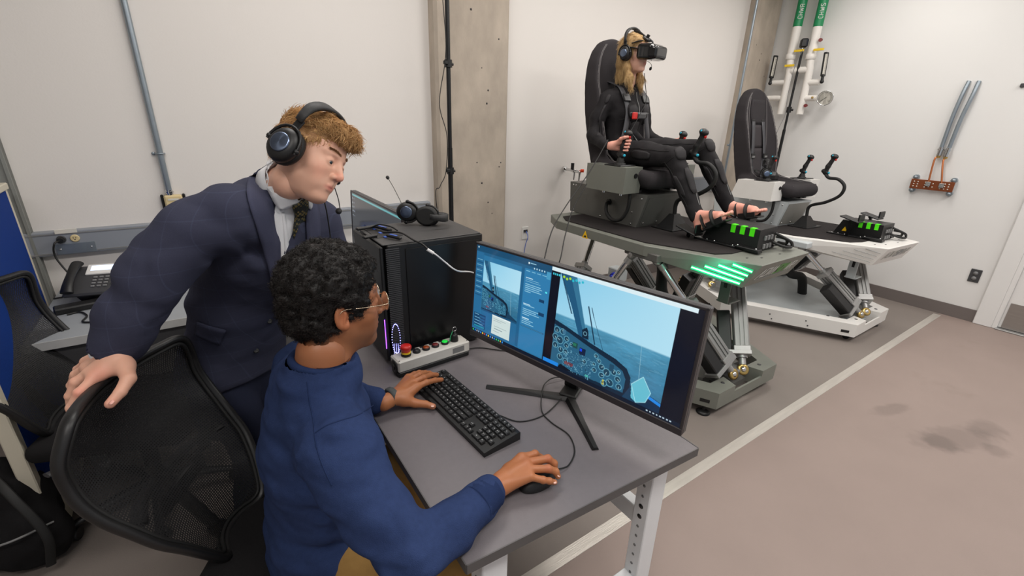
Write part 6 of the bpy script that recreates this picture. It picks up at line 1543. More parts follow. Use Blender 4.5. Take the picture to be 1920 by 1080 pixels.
def hand_sdf(wrist, mcps, fingers, thumb, fore, rs=1.0, h=.0019, tips=None, pr=.0125):
    """all in world metres: wrist point, four knuckle points, finger chains (list of points after the knuckle), thumb chain"""
    A = np.array([wrist]+list(mcps)+[p for f in fingers for p in f]+list(thumb)+[fore]); lo, hi = A.min(0)-.035, A.max(0)+.035
    s = SDF(lo, hi, h)
    s.cone(fore, wrist, .0275*rs, .0235*rs, .0); w = np.array(wrist)
    ctr = np.mean(np.array(mcps), 0)
    for i, mc in enumerate(mcps):
        mc = np.array(mc); side = (mc-ctr)*.38; s.cone(w+side, mc, .0165*rs, pr*rs, .016)
    s.cone(w*.5+ctr*.5, ctr, .0175*rs, .014*rs, .012)
    for i, (mc, f) in enumerate(zip(mcps, fingers)):
        rr_f = [.0102, .0106, .0100, .0088][i]*rs; ch = [mc]+list(f); r_ = np.linspace(1.08, .80, len(ch))*rr_f
        for k in range(len(ch)-1):
            s.cone(ch[k], ch[k+1], r_[k], r_[k+1], .0035)
            if k: s.ell(ch[k], (r_[k]*1.07,)*3, None, .003)
    r_ = [.0185, .0145, .0118, .0102]
    for k in range(len(thumb)-1): s.cone(thumb[k], thumb[k+1], r_[k]*rs, r_[k+1]*rs, .008 if k == 0 else .004)
    s.cone(w, thumb[0], .020*rs, .018*rs, .014); s.cone(thumb[0], mcps[0], .012*rs, .012*rs, .016)
    return s
def nails(root, tips, col=(226, 178, 160)):
    for (p, d, n) in tips:
        d = V(d).normalized(); n = V(n); n = (n-d*n.dot(d)).normalized(); x = d.cross(n); m = MB(); rows = []
        for i in range(5):
            t = -1+i/2; w_ = .0056*(1-.25*abs(t)**3); rows.append([V(p)+d*(t*.0052)+x*(u*w_)+n*(.0006-.0022*u*u) for u in (-1, -.5, 0, .5, 1)])
        m.grid(rows, .0008); ob('fingernail', m, mat('nail', col, .25), root)
def eyes(root, B, o, gaze=(0, 0)):
    for y in (-1, 1):
        c = place(np.array([[.0735, y*.031, .0045]]), B, o)[0]; g = nrm(np.array(B)@np.array([1, gaze[0], gaze[1]]))
        m = MB(); m.ball(c, .0125, 18, 12); e = ob('eyeball', m, M_eye, root)
        m = MB(); m.lathe([(0, .0001), (.0058, -.0011)][::-1], V(c)+V(g)*.0127, g, 16); ob('iris', m, M_iris, e)
        m = MB(); m.lathe([(0, .0001), (.0026, -.0001)][::-1], V(c)+V(g)*.0130, g, 12); ob('pupil', m, M_pupil, e)
def knit_mat(name, rgb, sc=650, b=.5):
    return mat(name, rgb, .92, 0, .10, 90, b, sc, spec=.12)

# ---------------------------------------------------------------- seated man in the blue sweater
M_sweat = knit_mat('navy_knit', (42, 56, 92)); M_khaki = mat('khaki_cotton', (150, 116, 66), .85, 0, .08, 60, .3, 400, spec=.2)
m2 = thing('person', 'man in navy blue sweater and glasses seated at the desk, seen from behind', 'person', (.05, 1.10, 0))
def hair_noise_curly(P): return .0050*vnoise(P, 55, 11)+.0030*vnoise(P, 110, 12)
B2 = basis((.985, .0, -.06), (.05, 0, .998))*1.03; H2 = np.array((0.2276, 1.0023, 1.2001))+np.array((.002, .080, .012))
NC = np.array((0.1747, 1.0489, 1.0796)); NN = nrm((.16, -.02, .98)); nkl = np.linalg.inv(B2)@(NC-H2-np.array((0, 0, .02)))
hs_ = head_sdf(neck=tuple(nkl), nr=(.056, .062)); v_, q_ = hs_.mesh(); 
c_ = skin_cols(v_, (150, 96, 64), [((.095, 0, -.064), (.02, .025, .014), (150, 84, 72), .6), ((.0, .08, -.01), (.03, .02, .035), (168, 98, 66), .6), ((.0, -.08, -.01), (.03, .02, .035), (172, 102, 68), .6), ((.06, 0, -.085), (.05, .06, .035), (104, 70, 50), .75), ((.03, -.05, -.07), (.05, .03, .03), (112, 76, 54), .6), ((.074, .03, .036), (.012, .022, .006), (28, 20, 16), 1.0), ((.074, -.03, .036), (.012, .022, .006), (28, 20, 16), 1.0)], 3)
head2 = (place(v_, B2, H2), q_, c_)
SR, EL, CR = (.160, .880, .945), (.225, .672, .790), (.452, .722, .795)
SL, ELl, CL = (.165, 1.300, .945), (.215, 1.40, .79), (.340, 1.242, .793)
wr = (0.489, 0.735, 0.785)
hr = hand_sdf((0.501, 0.742, 0.783), [(0.581, 0.767, 0.805), (0.579, 0.745, 0.808), (0.572, 0.725, 0.806), (0.564, 0.707, 0.8)],
    [[(0.621, 0.761, 0.806), (0.64, 0.761, 0.785), (0.636, 0.756, 0.772)], [(0.639, 0.728, 0.806), (0.654, 0.719, 0.79), (0.653, 0.713, 0.775)], [(0.62, 0.702, 0.802), (0.641, 0.696, 0.787), (0.644, 0.689, 0.775)], [(0.593, 0.688, 0.79), (0.61, 0.683, 0.782), (0.626, 0.68, 0.772)]],
    [(0.543, 0.768, 0.78), (0.597, 0.795, 0.772), (0.631, 0.799, 0.765), (0.647, 0.785, 0.76)], (0.433, 0.719, 0.79), 1.0)
vh, qh = hr.mesh(); base2 = (168, 106, 68)
handR2 = (vh, qh, skin_cols(vh, base2, [((0.637, 0.724, 0.81), (.012,)*3, (178, 100, 72), .5), ((0.617, 0.698, 0.806), (.012,)*3, (178, 100, 72), .5), ((0.578, 0.734, 0.81), (.03,)*3, (176, 108, 76), .3)], 4))
hl = hand_sdf((0.414, 1.235, 0.79), [(0.48, 1.233, 0.803), (0.483, 1.262, 0.805), (0.486, 1.293, 0.8), (0.488, 1.323, 0.792)],
    [[(0.519, 1.234, 0.808), (0.556, 1.247, 0.797), (0.582, 1.252, 0.788)], [(0.521, 1.261, 0.812), (0.559, 1.284, 0.798), (0.581, 1.288, 0.789)], [(0.518, 1.294, 0.806), (0.549, 1.316, 0.793), (0.57, 1.323, 0.783)], [(0.512, 1.323, 0.797), (0.536, 1.338, 0.788), (0.554, 1.343, 0.78)]],
    [(0.429, 1.215, 0.782), (0.46, 1.198, 0.768), (0.489, 1.18, 0.764), (0.506, 1.16, 0.761)], (0.366, 1.223, 0.79), .98)
vh, qh = hl.mesh(); handL2 = (vh, qh, skin_cols(vh, base2, [((0.504, 1.155, 0.765), (.012,)*3, (200, 140, 116), .5)], 5))
s = SDF((.02, .90, .82), (.32, 1.30, 1.15), .006); s.cone(NC+np.array((0, 0, .03)), NC-NN*.05, .058, .070, .0); s.ell(NC-np.array((0, .0, .085)), (.075, .10, .05), None, .03); vt, qt = s.mesh()
trunk2 = (vt, qt, skin_cols(vt, (150, 96, 64), [], 6))
TC = NC-np.array((0, 0, .09)); vb, qb, cb_ = body_join((head2, handR2, handL2, trunk2), [(3, NC-NN*.01, [NC+NN*.02], 0, NC+NN*.05, .045), (3, TC, [SR, EL, CR], 1, tuple(np.array((0.433, 0.719, 0.79))), (.05, .042, .036, .026, .024)), (3, TC, [SL, ELl, CL], 2, tuple(np.array((0.366, 1.223, 0.79))), (.05, .042, .036, .026, .024))], (150, 96, 64))
npob('body', vb, qb, M_skin2, m2, cb_)
eyes(m2, B2, H2, (0, -.2))
nails(m2, [((0.643, 0.686, 0.782), (.8, -.1, -.55), (.5, -.1, .8)), ((0.622, 0.676, 0.779), (.9, -.1, -.3), (.2, -.2, 1)), ((0.5, 1.15, 0.772), (.95, -.25, -.1), (.1, 0, 1))])
# curly hair
s = SDF((-.14, -.11, -.12), (.12, .11, .16), .0030)
s.ell((-.018, 0, .048), (.112, .093, .106), None, 0); s.ell((-.045, 0, -.010), (.080, .080, .080), None, .02); s.ell((.030, 0, .075), (.066, .070, .050), None, .02)
s.box((.120, 0, -.02), (.060, .12, .085), None, .02, .008, 's')                      # face
s.box((.106, 0, .045), (.030, .12, .046), None, .01, .008, 's')
s.box((.02, 0, -.118), (.2, .2, .055), None, .0, .01, 's')
for y in (-1, 1): s.ell((-.004, y*.092, -.012), (.026, .026, .036), None, .006, 's'); s.box((.048, y*.09, -.045), (.042, .04, .028), None, .01, .006, 's')
s.disp(lambda P: hair_noise_curly(P)*1.5); vhh, qhh = s.mesh()
def hair_cols(P, a, b, sc, seed): n = (vnoise(P, sc, seed)+1)/2*.6+(vnoise(P, sc*3, seed+1)+1)/2*.4; n = n[:, None]; return np.array(lin(a))*(1-n)+np.array(lin(b))*n
bvl = BVHTree.FromPolygons([tuple(p) for p in vhh], [tuple(int(i) for i in f) for f in qhh])
def curls(vs, nvs, n, L, R, th, seed, cols, curl=2.2):
    rs = np.random.RandomState(seed); idx = rs.randint(0, len(vs), n); r = vs[idx]; nn = nvs[idx]
    t1 = np.cross(nn, rs.randn(n, 3)); t1 /= np.linalg.norm(t1, axis=1)[:, None]+1e-9; t2 = np.cross(nn, t1); ph = rs.rand(n)*6.28; ln = L*(.6+.6*rs.rand(n))[:, None]
    def f(t):
        a = ph+t*curl*PI; p = r-nn*.002+nn*ln*t*.55+t1*(np.cos(a)*R*(.3+t))[:, None]+t2*(np.sin(a)*R*(.3+t))[:, None]+t1*ln*t*.35; return p, th*(1-.6*t)
    v, q = strands(r, f, seed, 6, 3); return v, q, hair_cols(v, *cols, 90, seed)
def vnorm(vs, q):
    n = np.cross(vs[q[:, 2]]-vs[q[:, 0]], vs[q[:, 3]]-vs[q[:, 1]]); out = np.zeros_like(vs)
    for k in range(4):
        for d in range(3): out[:, d] += np.bincount(q[:, k], weights=n[:, d], minlength=len(vs))
    return out/(np.linalg.norm(out, axis=1)[:, None]+1e-12)
nv = vnorm(vhh, qhh); keep = np.linalg.norm((vhh-np.array((-.018, 0, .04)))/np.array((.11, .09, .098)), axis=1) > .93
cv, cq, cc2 = curls(vhh[keep], nv[keep], 9000, .013, .0030, .00075, 7, ((10, 9, 9), (44, 38, 35)))
hv, hq, hc = merge((vhh, qhh, hair_cols(vhh, (10, 9, 9), (28, 24, 22), 70, 2)), (cv, cq, cc2))
npob('hair', place(hv, B2, H2), hq, M_hairb, m2, hc)
# sweater

s = SDF((-.12, .52, .36), (.52, 1.56, 1.10), .0065)
s.chain([(.10, 1.10, .50, .20), (.120, 1.10, .64, .180), (.135, 1.09, .80, .190), (.155, 1.09, .90, .185)], .05, ax=(1, 0, 0), sq=.66)
s.cone((.13, 1.0, .54), (.13, 1.2, .54), .125, .125, .04); s.cone((.17, .97, .52), (.17, 1.2, .52), .12, .12, .04); s.cone((.155, .925, .945), (.160, 1.25, .945), .082, .082, .05, ax=(1, 0, 0), sq=.95); s.cone((.155, 1.02, .975), (.155, 1.16, .975), .062, .062, .05); s.cone(NC-NN*.03, NC+NN*.006, .094, .080, .03)
s.cone(SR, (.165, .83, .90), .078, .074, .04); s.chain([(.165, .85, .92, .078), (.195, .755, .850, .070), (*EL, .066), (.34, .690, .790, .056), (.41, .708, .793, .047)], .03); s.cone((.41, .708, .793), CR, .045, .043, .01)
s.cone(SL, (.180, 1.34, .90), .076, .070, .04); s.chain([(.175, 1.33, .91, .076), (*ELl, .062), (.30, 1.305, .790, .048)], .03); s.cone((.30, 1.305, .79), CL, .045, .040, .01)
s.cone(NC+NN*.012, NC+NN*.12, .068, .085, .004, 's'); s.cone(NC-NN*.03, NC+NN*.03, .062, .068, .004, 's')
def folds2(P):
    x, y, z = P.T; d = np.linalg.norm(P-np.array(EL), axis=1); a = .0085*np.sin((x*.6+z*.8-y*.25)*75+vnoise(P, 9, 2)*2.5)*np.exp(-(d/.11)**2)
    w = .0070*vnoise(P*np.array([1, 1, 2.0]), 8, 3)+.0055*vnoise(P*np.array([1, 1, 2.6]), 20, 4)
    sh = .007*np.sin((z*1.0+y*.6)*55+vnoise(P, 7, 5)*3)*np.exp(-(((y-.93)/.10)**2+((z-.80)/.12)**2))
    se = -.0050*np.exp(-(((y-.885)-(.0))/.006)**2)*(x < .17)*(z > .80)
    bk = .006*np.sin(z*60+y*14+vnoise(P, 6, 8)*3)*np.clip((.72-z)/.15, 0, 1)
    rg = 1-2*np.abs(vnoise(P@np.array([[1, .3, .5], [0, 1, .6], [0, 0, 1.7]]), 12, 9)); m_ = np.exp(-(d/.16)**2)+np.exp(-(np.linalg.norm(P-np.array((.15, .93, .80)), axis=1)/.12)**2)+.6*np.clip((.75-z)/.1, 0, 1)
    return a+w+sh+se+bk+.0080*np.clip(rg, 0, 1)**3*(m_+.15)
s.disp(folds2); s.blur(1); vs2, qs2 = s.mesh(); npob('sweater', vs2, qs2, M_sweat, m2)
bvs2 = bvh_of(vs2, qs2)
# ribbed collar, cuffs
rib = mat('ribbed_knit', (34, 47, 80), .92, 0, .08, 60, .4, 500, spec=.1)
fx, fy, fz = frame(NN, (1, 0, 0))
m = MB(); m.tube([V(NC)+fx*math.cos(t)*.071+fy*math.sin(t)*.071+fz*.010 for t in np.linspace(0, 2*PI, 29)[:-1]], .0095, 10, 0, True, flat=(1, 1), up=(0, 0, 1)); ob('collar_rib', m, rib, m2)
m = MB(); m.tube([V(NC)+fx*math.cos(t)*.0600+fy*math.sin(t)*.0600+fz*(.020+.004*math.sin(t)) for t in np.linspace(0, 2*PI, 29)[:-1]], .0016, 6, 0, True); ob('neck_cord', m, mat('brown_cord', (70, 36, 24), .6), m2)
def cuff(mb, c0, c1, r0, r1): 
    d = (V(c1)-V(c0)); L = d.length; prof = [(r0-.004, 0), (r0+.001, .002)]+[(r0+(r1-r0)*t+.0012*(k % 2), L*t) for k, t in enumerate(np.linspace(.08, .92, 6))]+[(r1+.001, L-.002), (r1-.005, L)]; mb.lathe(prof, c0, d, 28)
m = MB(); d = nrm(np.array(CR)-np.array((.34, .690, .790))); cuff(m, np.array(CR)-d*.045, np.array(CR)+d*.012, .0455, .0405); ob('cuff', m, rib, m2)
m = MB(); d = nrm(np.array(CL)-np.array(ELl)); cuff(m, np.array(CL)-d*.045, np.array(CL)+d*.004, .0440, .0375); ob('cuff', m, rib, m2)
# thin cord on the neck
# trousers and shoes
s = SDF((-.20, .55, .02), (.72, 1.42, .70), .012)
s.chain([(.09, 1.02, .545, .085), (.18, .92, .545, .085), (.45, .765, .555, .072), (.44, .76, .30, .060), (.40, .76, .08, .060)], .03)
s.chain([(.09, 1.16, .545, .085), (.18, 1.18, .545, .085), (.42, 1.20, .555, .072), (.44, 1.20, .30, .060), (.42, 1.20, .08, .060)], .03); s.cone((.10, 1.0, .545), (.10, 1.18, .545), .085, .085, .04)
s.disp(lambda P: .007*vnoise(P, 9, 3)+.004*vnoise(P, 22, 4)); v_, q_ = s.mesh(); npob('trousers', v_, q_, M_khaki, m2)
for y in (.76, 1.20):
    s = SDF((.30, y-.08, -.01), (.62, y+.08, .16), .008); s.cone((.40, y, .05), (.54, y, .035), .045, .036, .0); s.cone((.38, y, .06), (.40, y, .10), .045, .042, .02); s.box((.4, y, -.05), (.4, .4, .05), None, 0, .004, 's'); v_, q_ = s.mesh(); npob('shoe', v_, q_, M_rubber, m2)
# glasses
M_gold = mat('thin_gold_metal', (214, 196, 170), .2, 1, .02, 20)
M_lens = bpy.data.materials.new('lens_glass'); M_lens.use_nodes = True; b_ = M_lens.node_tree.nodes['Principled BSDF']; b_.inputs['Transmission Weight'].default_value = 1; b_.inputs['Roughness'].default_value = .02; b_.inputs['IOR'].default_value = 1.2
gl = thing('eyeglasses', 'thin gold wire eyeglasses worn by the man in the blue sweater', 'glasses', H2+B2@np.array((.1, 0, .005)))
W2 = lambda x, y, z: V(place(np.array([[x, y, z]]), B2, H2)[0])
for y in (-1, 1):
    cx_, rw_, rh_ = y*.033, .0255, .0225
    lp = [W2(.107-.10*abs(math.cos(a)*rw_*.4), cx_+rw_*math.cos(a), .004+rh_*math.sin(a)) for a in np.linspace(0, 2*PI, 25)[:-1]]
    m = MB(); m.tube(lp, .0010, 8, 0, True); rim = ob('lens_rim', m, M_gold, gl)
    m = MB(); m.add(lp+[sum(lp, V(0, 0, 0))/24], [(i, (i+1) % 24, 24) for i in range(24)], True); ob('lens', m, M_lens, rim)
    m = MB(); m.tube([W2(.104, y*.0585, .010), W2(.095, y*.072, .010), W2(.04, y*.080, .012), W2(-.006, y*.0835, .014), W2(-.022, y*.084, -.008)], .0011, 8, 5); ob('temple', m, M_gold, gl)
m = MB(); m.tube([W2(.107, -.009, .008), W2(.112, 0, .012), W2(.107, .009, .008)], .0010, 8, 5); ob('bridge', m, M_gold, gl)
# watch on the left wrist
wa = V((0.398, 1.238, 0.79)); wd = (V((0.414, 1.235, 0.79))-V((0.366, 1.223, 0.79))).normalized()
wt = thing('wristwatch', 'dark grey strap watch on the left wrist of the man in blue', 'watch', wa)
m = MB(); m.lathe([(.0285, -.011), (.0320, -.011), (.0326, 0), (.0320, .011), (.0285, .011)], wa, wd, 30, xref=(0, 0, 1), sx=.92, sy=1.06); ob('strap', m, mat('woven_strap', (70, 74, 74), .7, 0, .2, 900, .3, 1500), wt)
m = MB(); yy_ = V(0, 0, 1).cross(wd).normalized(); zz_ = wd.cross(yy_); c0 = wa+yy_*.024+zz_*.014; m.bar(c0-wd*.011, c0+wd*.011, .030, .009, (yy_*.86+zz_*.5), .003); ob('watch_case', m, M_black, wt)

# ---------------------------------------------------------------- standing man in the suit
EYE = V(0, 0, 1.65)
def hit(bvh, p, off=.003):
    d = (V(p)-EYE).normalized(); h = bvh.ray_cast(EYE, d)
    return h[0]+h[1]*off if h[0] is not None else V(p)
for P_ in ([(0.1219, 0.9605, 1.0906), (0.1187, 0.9456, 1.053), (0.1182, 0.9258, 1.0089), (0.1137, 0.9086, 0.9647), (0.1171, 0.8862, 0.9207), (0.1263, 0.8597, 0.877)], [(0.1155, 0.9165, 0.9846), (0.14, 0.9069, 1.0008), (0.1695, 0.8918, 1.0128), (0.2029, 0.8741, 1.0249), (0.2341, 0.862, 1.0458)]):
    mb_ = MB(); mb_.tube([hit(bvs2, p, .0002) for p in smooth_path(P_, 5)], .0016, 6); ob('knit_seam', mb_, rib, m2)
def cloth_piece(name, left, right, bvh, off, th, m, parent, nu=4, nv=14):
    """strip between two boundary lines laid on a garment surface"""
    def res(L, n):
        P = smooth_path(L, 6) if len(L) > 2 else [V(L[0])+(V(L[1])-V(L[0]))*i/12 for i in range(13)]
        return [P[int(round(i*(len(P)-1)/n))] for i in range(n+1)]
    A, B = res(left, nv), res(right, nv); mb = MB()
    rows = [[hit(bvh, A[i]+(B[i]-A[i])*j/nu, off) for j in range(nu+1)] for i in range(nv+1)]
    mb.grid(rows, -th); return ob(name, mb, m, parent)
def suit_mat():
    m = mat('suit_wool', (56, 58, 76), .85, 0, .10, 500, .45, 1400, spec=.2)
    nt = m.node_tree; N, L = nt.nodes, nt.links; b = N['Principled BSDF']; old = b.inputs['Base Color'].links[0].from_socket
    tc = N.new('ShaderNodeTexCoord'); last = old
    mp = N.new('ShaderNodeMapping'); mp.inputs['Rotation'].default_value = (0, 0, .78); L.new(tc.outputs['Object'], mp.inputs[0]); sp = N.new('ShaderNodeSeparateXYZ'); L.new(mp.outputs[0], sp.inputs[0])
    for ax, f in (('X', 2*PI/.052), ('Z', 2*PI/.060)):
        mu = N.new('ShaderNodeMath'); mu.operation = 'MULTIPLY'; mu.inputs[1].default_value = f; L.new(sp.outputs[ax], mu.inputs[0])
        si = N.new('ShaderNodeMath'); si.operation = 'SINE'; L.new(mu.outputs[0], si.inputs[0])
        gt = N.new('ShaderNodeMath'); gt.operation = 'GREATER_THAN'; gt.inputs[1].default_value = .992; L.new(si.outputs[0], gt.inputs[0])
        ml = N.new('ShaderNodeMath'); ml.operation = 'MULTIPLY'; ml.inputs[1].default_value = .05; L.new(gt.outputs[0], ml.inputs[0])
        mx = N.new('ShaderNodeMix'); mx.data_type = 'RGBA'; L.new(ml.outputs[0], mx.inputs[0]); L.new(last, mx.inputs[6]); mx.inputs[7].default_value = (*lin((120, 132, 168)), 1); last = mx.outputs[2]
    L.new(last, b.inputs['Base Color']); return m
M_suit = suit_mat(); M_lapel = mat('lapel_wool', (64, 66, 86), .85, 0, .10, 500, .45, 1400, spec=.2)
M_shirt = mat('white_shirt', (222, 222, 224), .8, 0, .02, 60, .25, 900, spec=.2)
def tie_mat():
    m = mat('dark_tie', (24, 26, 26), .5, 0, .05, 60, .2, 900); nt = m.node_tree; N, L = nt.nodes, nt.links; b = N['Principled BSDF']
    tc = N.new('ShaderNodeTexCoord'); mp = N.new('ShaderNodeMapping'); mp.inputs['Rotation'].default_value = (.8, .3, .6); L.new(tc.outputs['Object'], mp.inputs[0])
    vo = N.new('ShaderNodeTexVoronoi'); vo.inputs['Scale'].default_value = 105; vo.inputs['Randomness'].default_value = .12; L.new(mp.outputs[0], vo.inputs['Vector'])
    cr = N.new('ShaderNodeValToRGB'); e = cr.color_ramp.elements; e[0].position = .0; e[0].color = (*lin((150, 124, 60)), 1); e[1].position = .60; e[1].color = (*lin((20, 26, 22)), 1)
    x = e.new(.18); x.color = (*lin((18, 20, 20)), 1); x = e.new(.30); x.color = (*lin((140, 120, 62)), 1); x = e.new(.42); x.color = (*lin((22, 26, 24)), 1)
    L.new(vo.outputs['Distance'], cr.inputs[0]); L.new(cr.outputs[0], b.inputs['Base Color']); return m
m1 = thing('person', 'standing man in dark blue suit, tie and headset leaning on the chair', 'person', (.05, 1.65, 0))
B1 = basis((0.6252, -0.7304, -0.2752), (0.4692, 0.1445, 0.8581))*.955; H1 = np.array((0.1994, 1.3416, 1.5713))-B1@np.array((-.010, -.115, -.012))
NK = np.array((0.2019, 1.5009, 1.4398))                                              # neck base
nl = np.linalg.inv(B1)@(NK-H1); HN = H1+B1@np.array((-.022, 0, -.055))
hs_ = head_sdf(neck=tuple(nl), nr=(.052, .051)); v_, q_ = hs_.mesh()
skb = (222, 172, 148)
c_ = skin_cols(v_, skb, [((.097, 0, -.064), (.014, .024, .0095), (198, 112, 100), .85), ((.110, 0, -.025), (.016, .018, .016), (226, 144, 124), .6), ((.062, .045, -.030), (.028, .02, .024), (226, 150, 128), .5), ((.062, -.045, -.030), (.028, .02, .024), (226, 150, 128), .5),
    ((.03, 0, -.095), (.075, .07, .035), (188, 146, 124), .55), ((.025, -.058, -.06), (.045, .02, .035), (190, 146, 124), .5), ((.082, -.030, .036), (.016, .024, .0050), (150, 104, 72), .8), ((.082, .030, .036), (.016, .024, .0050), (150, 104, 72), .8), ((.086, 0, -.046), (.01, .022, .007), (196, 146, 124), .5)], 7, .05)
head1 = (place(v_, B1, H1), q_, c_)
hr = hand_sdf((-0.247, 1.372, 1.075), [(-0.287, 1.335, 1.04), (-0.299, 1.354, 1.046), (-0.31, 1.398, 1.042), (-0.319, 1.45, 1.034)],
    [[(-0.316, 1.301, 1.024), (-0.337, 1.299, 0.992), (-0.339, 1.291, 0.965)], [(-0.328, 1.355, 1.028), (-0.346, 1.355, 0.995), (-0.352, 1.358, 0.965)], [(-0.338, 1.416, 1.02), (-0.357, 1.435, 0.985), (-0.363, 1.441, 0.955)], [(-0.345, 1.474, 1.008), (-0.365, 1.506, 0.975), (-0.37, 1.513, 0.95)]],
    [(-0.231, 1.336, 1.052), (-0.223, 1.292, 1.036), (-0.24, 1.267, 1.018), (-0.261, 1.252, 1.002)], (-0.243, 1.406, 1.11), 1.08, tips=None, pr=.0135)
vh, qh = hr.mesh(); hand1 = (vh, qh, skin_cols(vh, (224, 172, 148), [((-0.313, 1.289, 1.03), (.018,)*3, (226, 138, 120), .55), ((-0.328, 1.363, 1.03), (.016,)*3, (224, 140, 122), .5), ((-0.277, 1.316, 1.05), (.028,)*3, (228, 150, 130), .5), ((-0.262, 1.256, 1), (.020,)*3, (232, 148, 130), .4), ((-0.339, 1.291, 0.965), (.02,)*3, (226, 130, 116), .5)], 8, .05))
s = SDF(NK-.22, NK+.16, .007); s.cone(H1+B1@np.array((-.03, 0, -.09)), NK, .050, .050, 0); s.cone(NK, NK+np.array((-.01, .02, -.10)), .058, .060, .03); vt, qt = s.mesh()
vb, qb, cb_ = body_join((head1, hand1, (vt, qt, skin_cols(vt, skb, [], 9))), [(2, NK-nrm(HN-NK)*.02, [NK], 0, NK+nrm(HN-NK)*.02, .045), (2, NK-np.array((0, 0, .08)), [(0.0464, 1.4072, 1.3825), (-0.1399, 1.3908, 1.2484), (-0.2105, 1.3997, 1.1463)], 1, (-0.243, 1.406, 1.11), (.05, .04, .036, .032, .024))], skb); npob('body', vb, qb, M_skin1, m1, cb_)
eyes(m1, B1, H1, (-.1, -.25))
nails(m1, [(V((-0.256, 1.239, 1.012)), V((-0.261, 1.252, 1.002))-V((-0.24, 1.267, 1.018)), (0, -.2, 1))], (234, 176, 162))
# short wavy light brown hair: cap plus locks swept forward
s = SDF((-.15, -.11, -.12), (.15, .11, .17), .0028)
s.ell((-.020, 0, .040), (.104, .082, .092), None, 0); s.ell((-.050, 0, -.005), (.068, .070, .075), None, .02); s.ell((.035, .0, .092), (.068, .066, .034), None, .02); s.cone((.066, -.035, .088), (.070, .035, .090), .021, .021, .02); s.cone((.084, -.03, .078), (.086, .02, .078), .010, .011, .012)
s.box((.122, 0, -.03), (.062, .12, .086), None, .02, .008, 's'); s.box((.035, 0, -.10), (.2, .2, .062), None, 0, .01, 's')
for y in (-1, 1): s.ell((.0, y*.088, -.012), (.028, .026, .040), None, .006, 's'); s.box((.058, y*.09, -.01), (.040, .045, .040), None, .01, .006, 's')
s.disp(lambda P: .0040*vnoise(P*np.array([.6, 1.4, 1.4]), 60, 21)+.0022*vnoise(P*np.array([.6, 1.5, 1.5]), 130, 22)); vh1, qh1 = s.mesh(); nv = vnorm(vh1, qh1)
def locks(vs, nvs, n, L, th, seed, cols, flow, lift=.35, wob=.004):
    rs = np.random.RandomState(seed); idx = rs.randint(0, len(vs), n); r = vs[idx]; nn = nvs[idx]; fl = np.array([flow(p) for p in r]) + .25*rs.randn(n, 3); fl = fl-nn*(fl*nn).sum(1)[:, None]; fl /= np.linalg.norm(fl, axis=1)[:, None]+1e-9
    sd = np.cross(nn, fl); ln = L*(.5+.8*rs.rand(n))[:, None]; ph = rs.rand(n)*6.28
    def f(t):
        p = r-nn*.0015+fl*ln*t+nn*ln*lift*(t-t*t*.9)+sd*(np.sin(ph+t*3.5)*wob*t)[:, None]; return p, th*(1-.75*t)
    v, q = strands(r, f, seed, 6, 3); t_ = rs.rand(n)[:, None]; c = np.array(lin(cols[0]))*(1-t_)+np.array(lin(cols[1]))*t_; return v, q, np.repeat(c, 18, 0)
flow1 = lambda p: np.array([1.0, -.25+p[1]*3, .25 if p[0] < .02 else -.35]) if p[2] > .055 else np.array([.15, 0, -1.0])
cv = locks(vh1, nv, 11000, .020, .00085, 31, ((168, 122, 74), (222, 182, 126)), flow1, .35)
top = vh1[:, 2] > .075; tv = locks(vh1[top], nv[top], 5000, .034, .0010, 33, ((170, 124, 76), (230, 190, 134)), flow1, .55, .006)
hv, hq, hc = merge((vh1, qh1, hair_cols(vh1, (128, 90, 56), (176, 132, 86), 60, 5)), cv, tv); npob('hair', place(hv, B1, H1), hq, M_hairb, m1, hc)
rs = np.random.RandomState(4); u = rs.rand(420)*2-1; sgn = np.where(rs.rand(420) < .5, -1, 1); br = np.stack([.0905-.016*(u*.5+.5)**2, sgn*(.012+.036*(u*.5+.5)), .0335+.006*np.sin((u*.5+.5)*2.6)+rs.randn(420)*.0013], 1)
bvh1 = bvh_of(v_, q_); br = np.array([tuple(snap(bvh1, p, .0)) for p in br])
bv_, bq_ = strands(br, lambda t: (br+np.stack([-.001*t+0*u, sgn*.0075*t, .0022*t+0*u], 1)+np.array([.0012, 0, 0]), .00055*(1-.7*t)), 2, 4, 3); npob('eyebrows', place(bv_, B1, H1), bq_, M_hairb, m1, np.tile(np.array(lin((128, 88, 56))), (len(bv_), 1)))
# jacket
FA = nrm((.68, -.73, 0)); LA = np.array((.73, .68, 0))
S1, S2 = np.array((0.0459, 1.3871, 1.3948)), np.array((0.316, 1.6281, 1.3085))
CH = np.array((0.1475, 1.5555, 1.2917)); WA = np.array((0.0602, 1.6873, 1.0489)); HI = np.array((-0.0061, 1.7666, 0.7802)); HE = np.array((-0.0383, 1.7915, 0.6151))
ARM = [(0.0464, 1.4072, 1.3825, 0.0825), (-0.0357, 1.4052, 1.353, 0.0718), (-0.0929, 1.4014, 1.3004, 0.0668), (-0.1403, 1.3945, 1.2473, 0.0634), (-0.2061, 1.3967, 1.1465, 0.0621), (-0.2647, 1.4029, 1.0566, 0.061)]
def torso1(s, d=0.0, arm=True, hem=True):
    s.cone(CH, WA, .176+d, .172+d, .05, ax=FA, sq=.66); s.cone(WA, HI, .172+d, .195+d, .05, ax=FA, sq=.68)
    if hem: s.cone(HI, HE, .195+d, .205+d, .04, ax=FA, sq=.70)
    s.cone(S1+np.array((.02, .02, -.01)), S2, .062+d, .060+d, .06); s.cone(CH+LA*-.06, CH+LA*.06, .13+d, .13+d, .05, ax=FA, sq=.85)
    s.cone(NK+np.array((0, 0, -.02)), (S1+S2)/2, .060+d, .085+d, .03); 
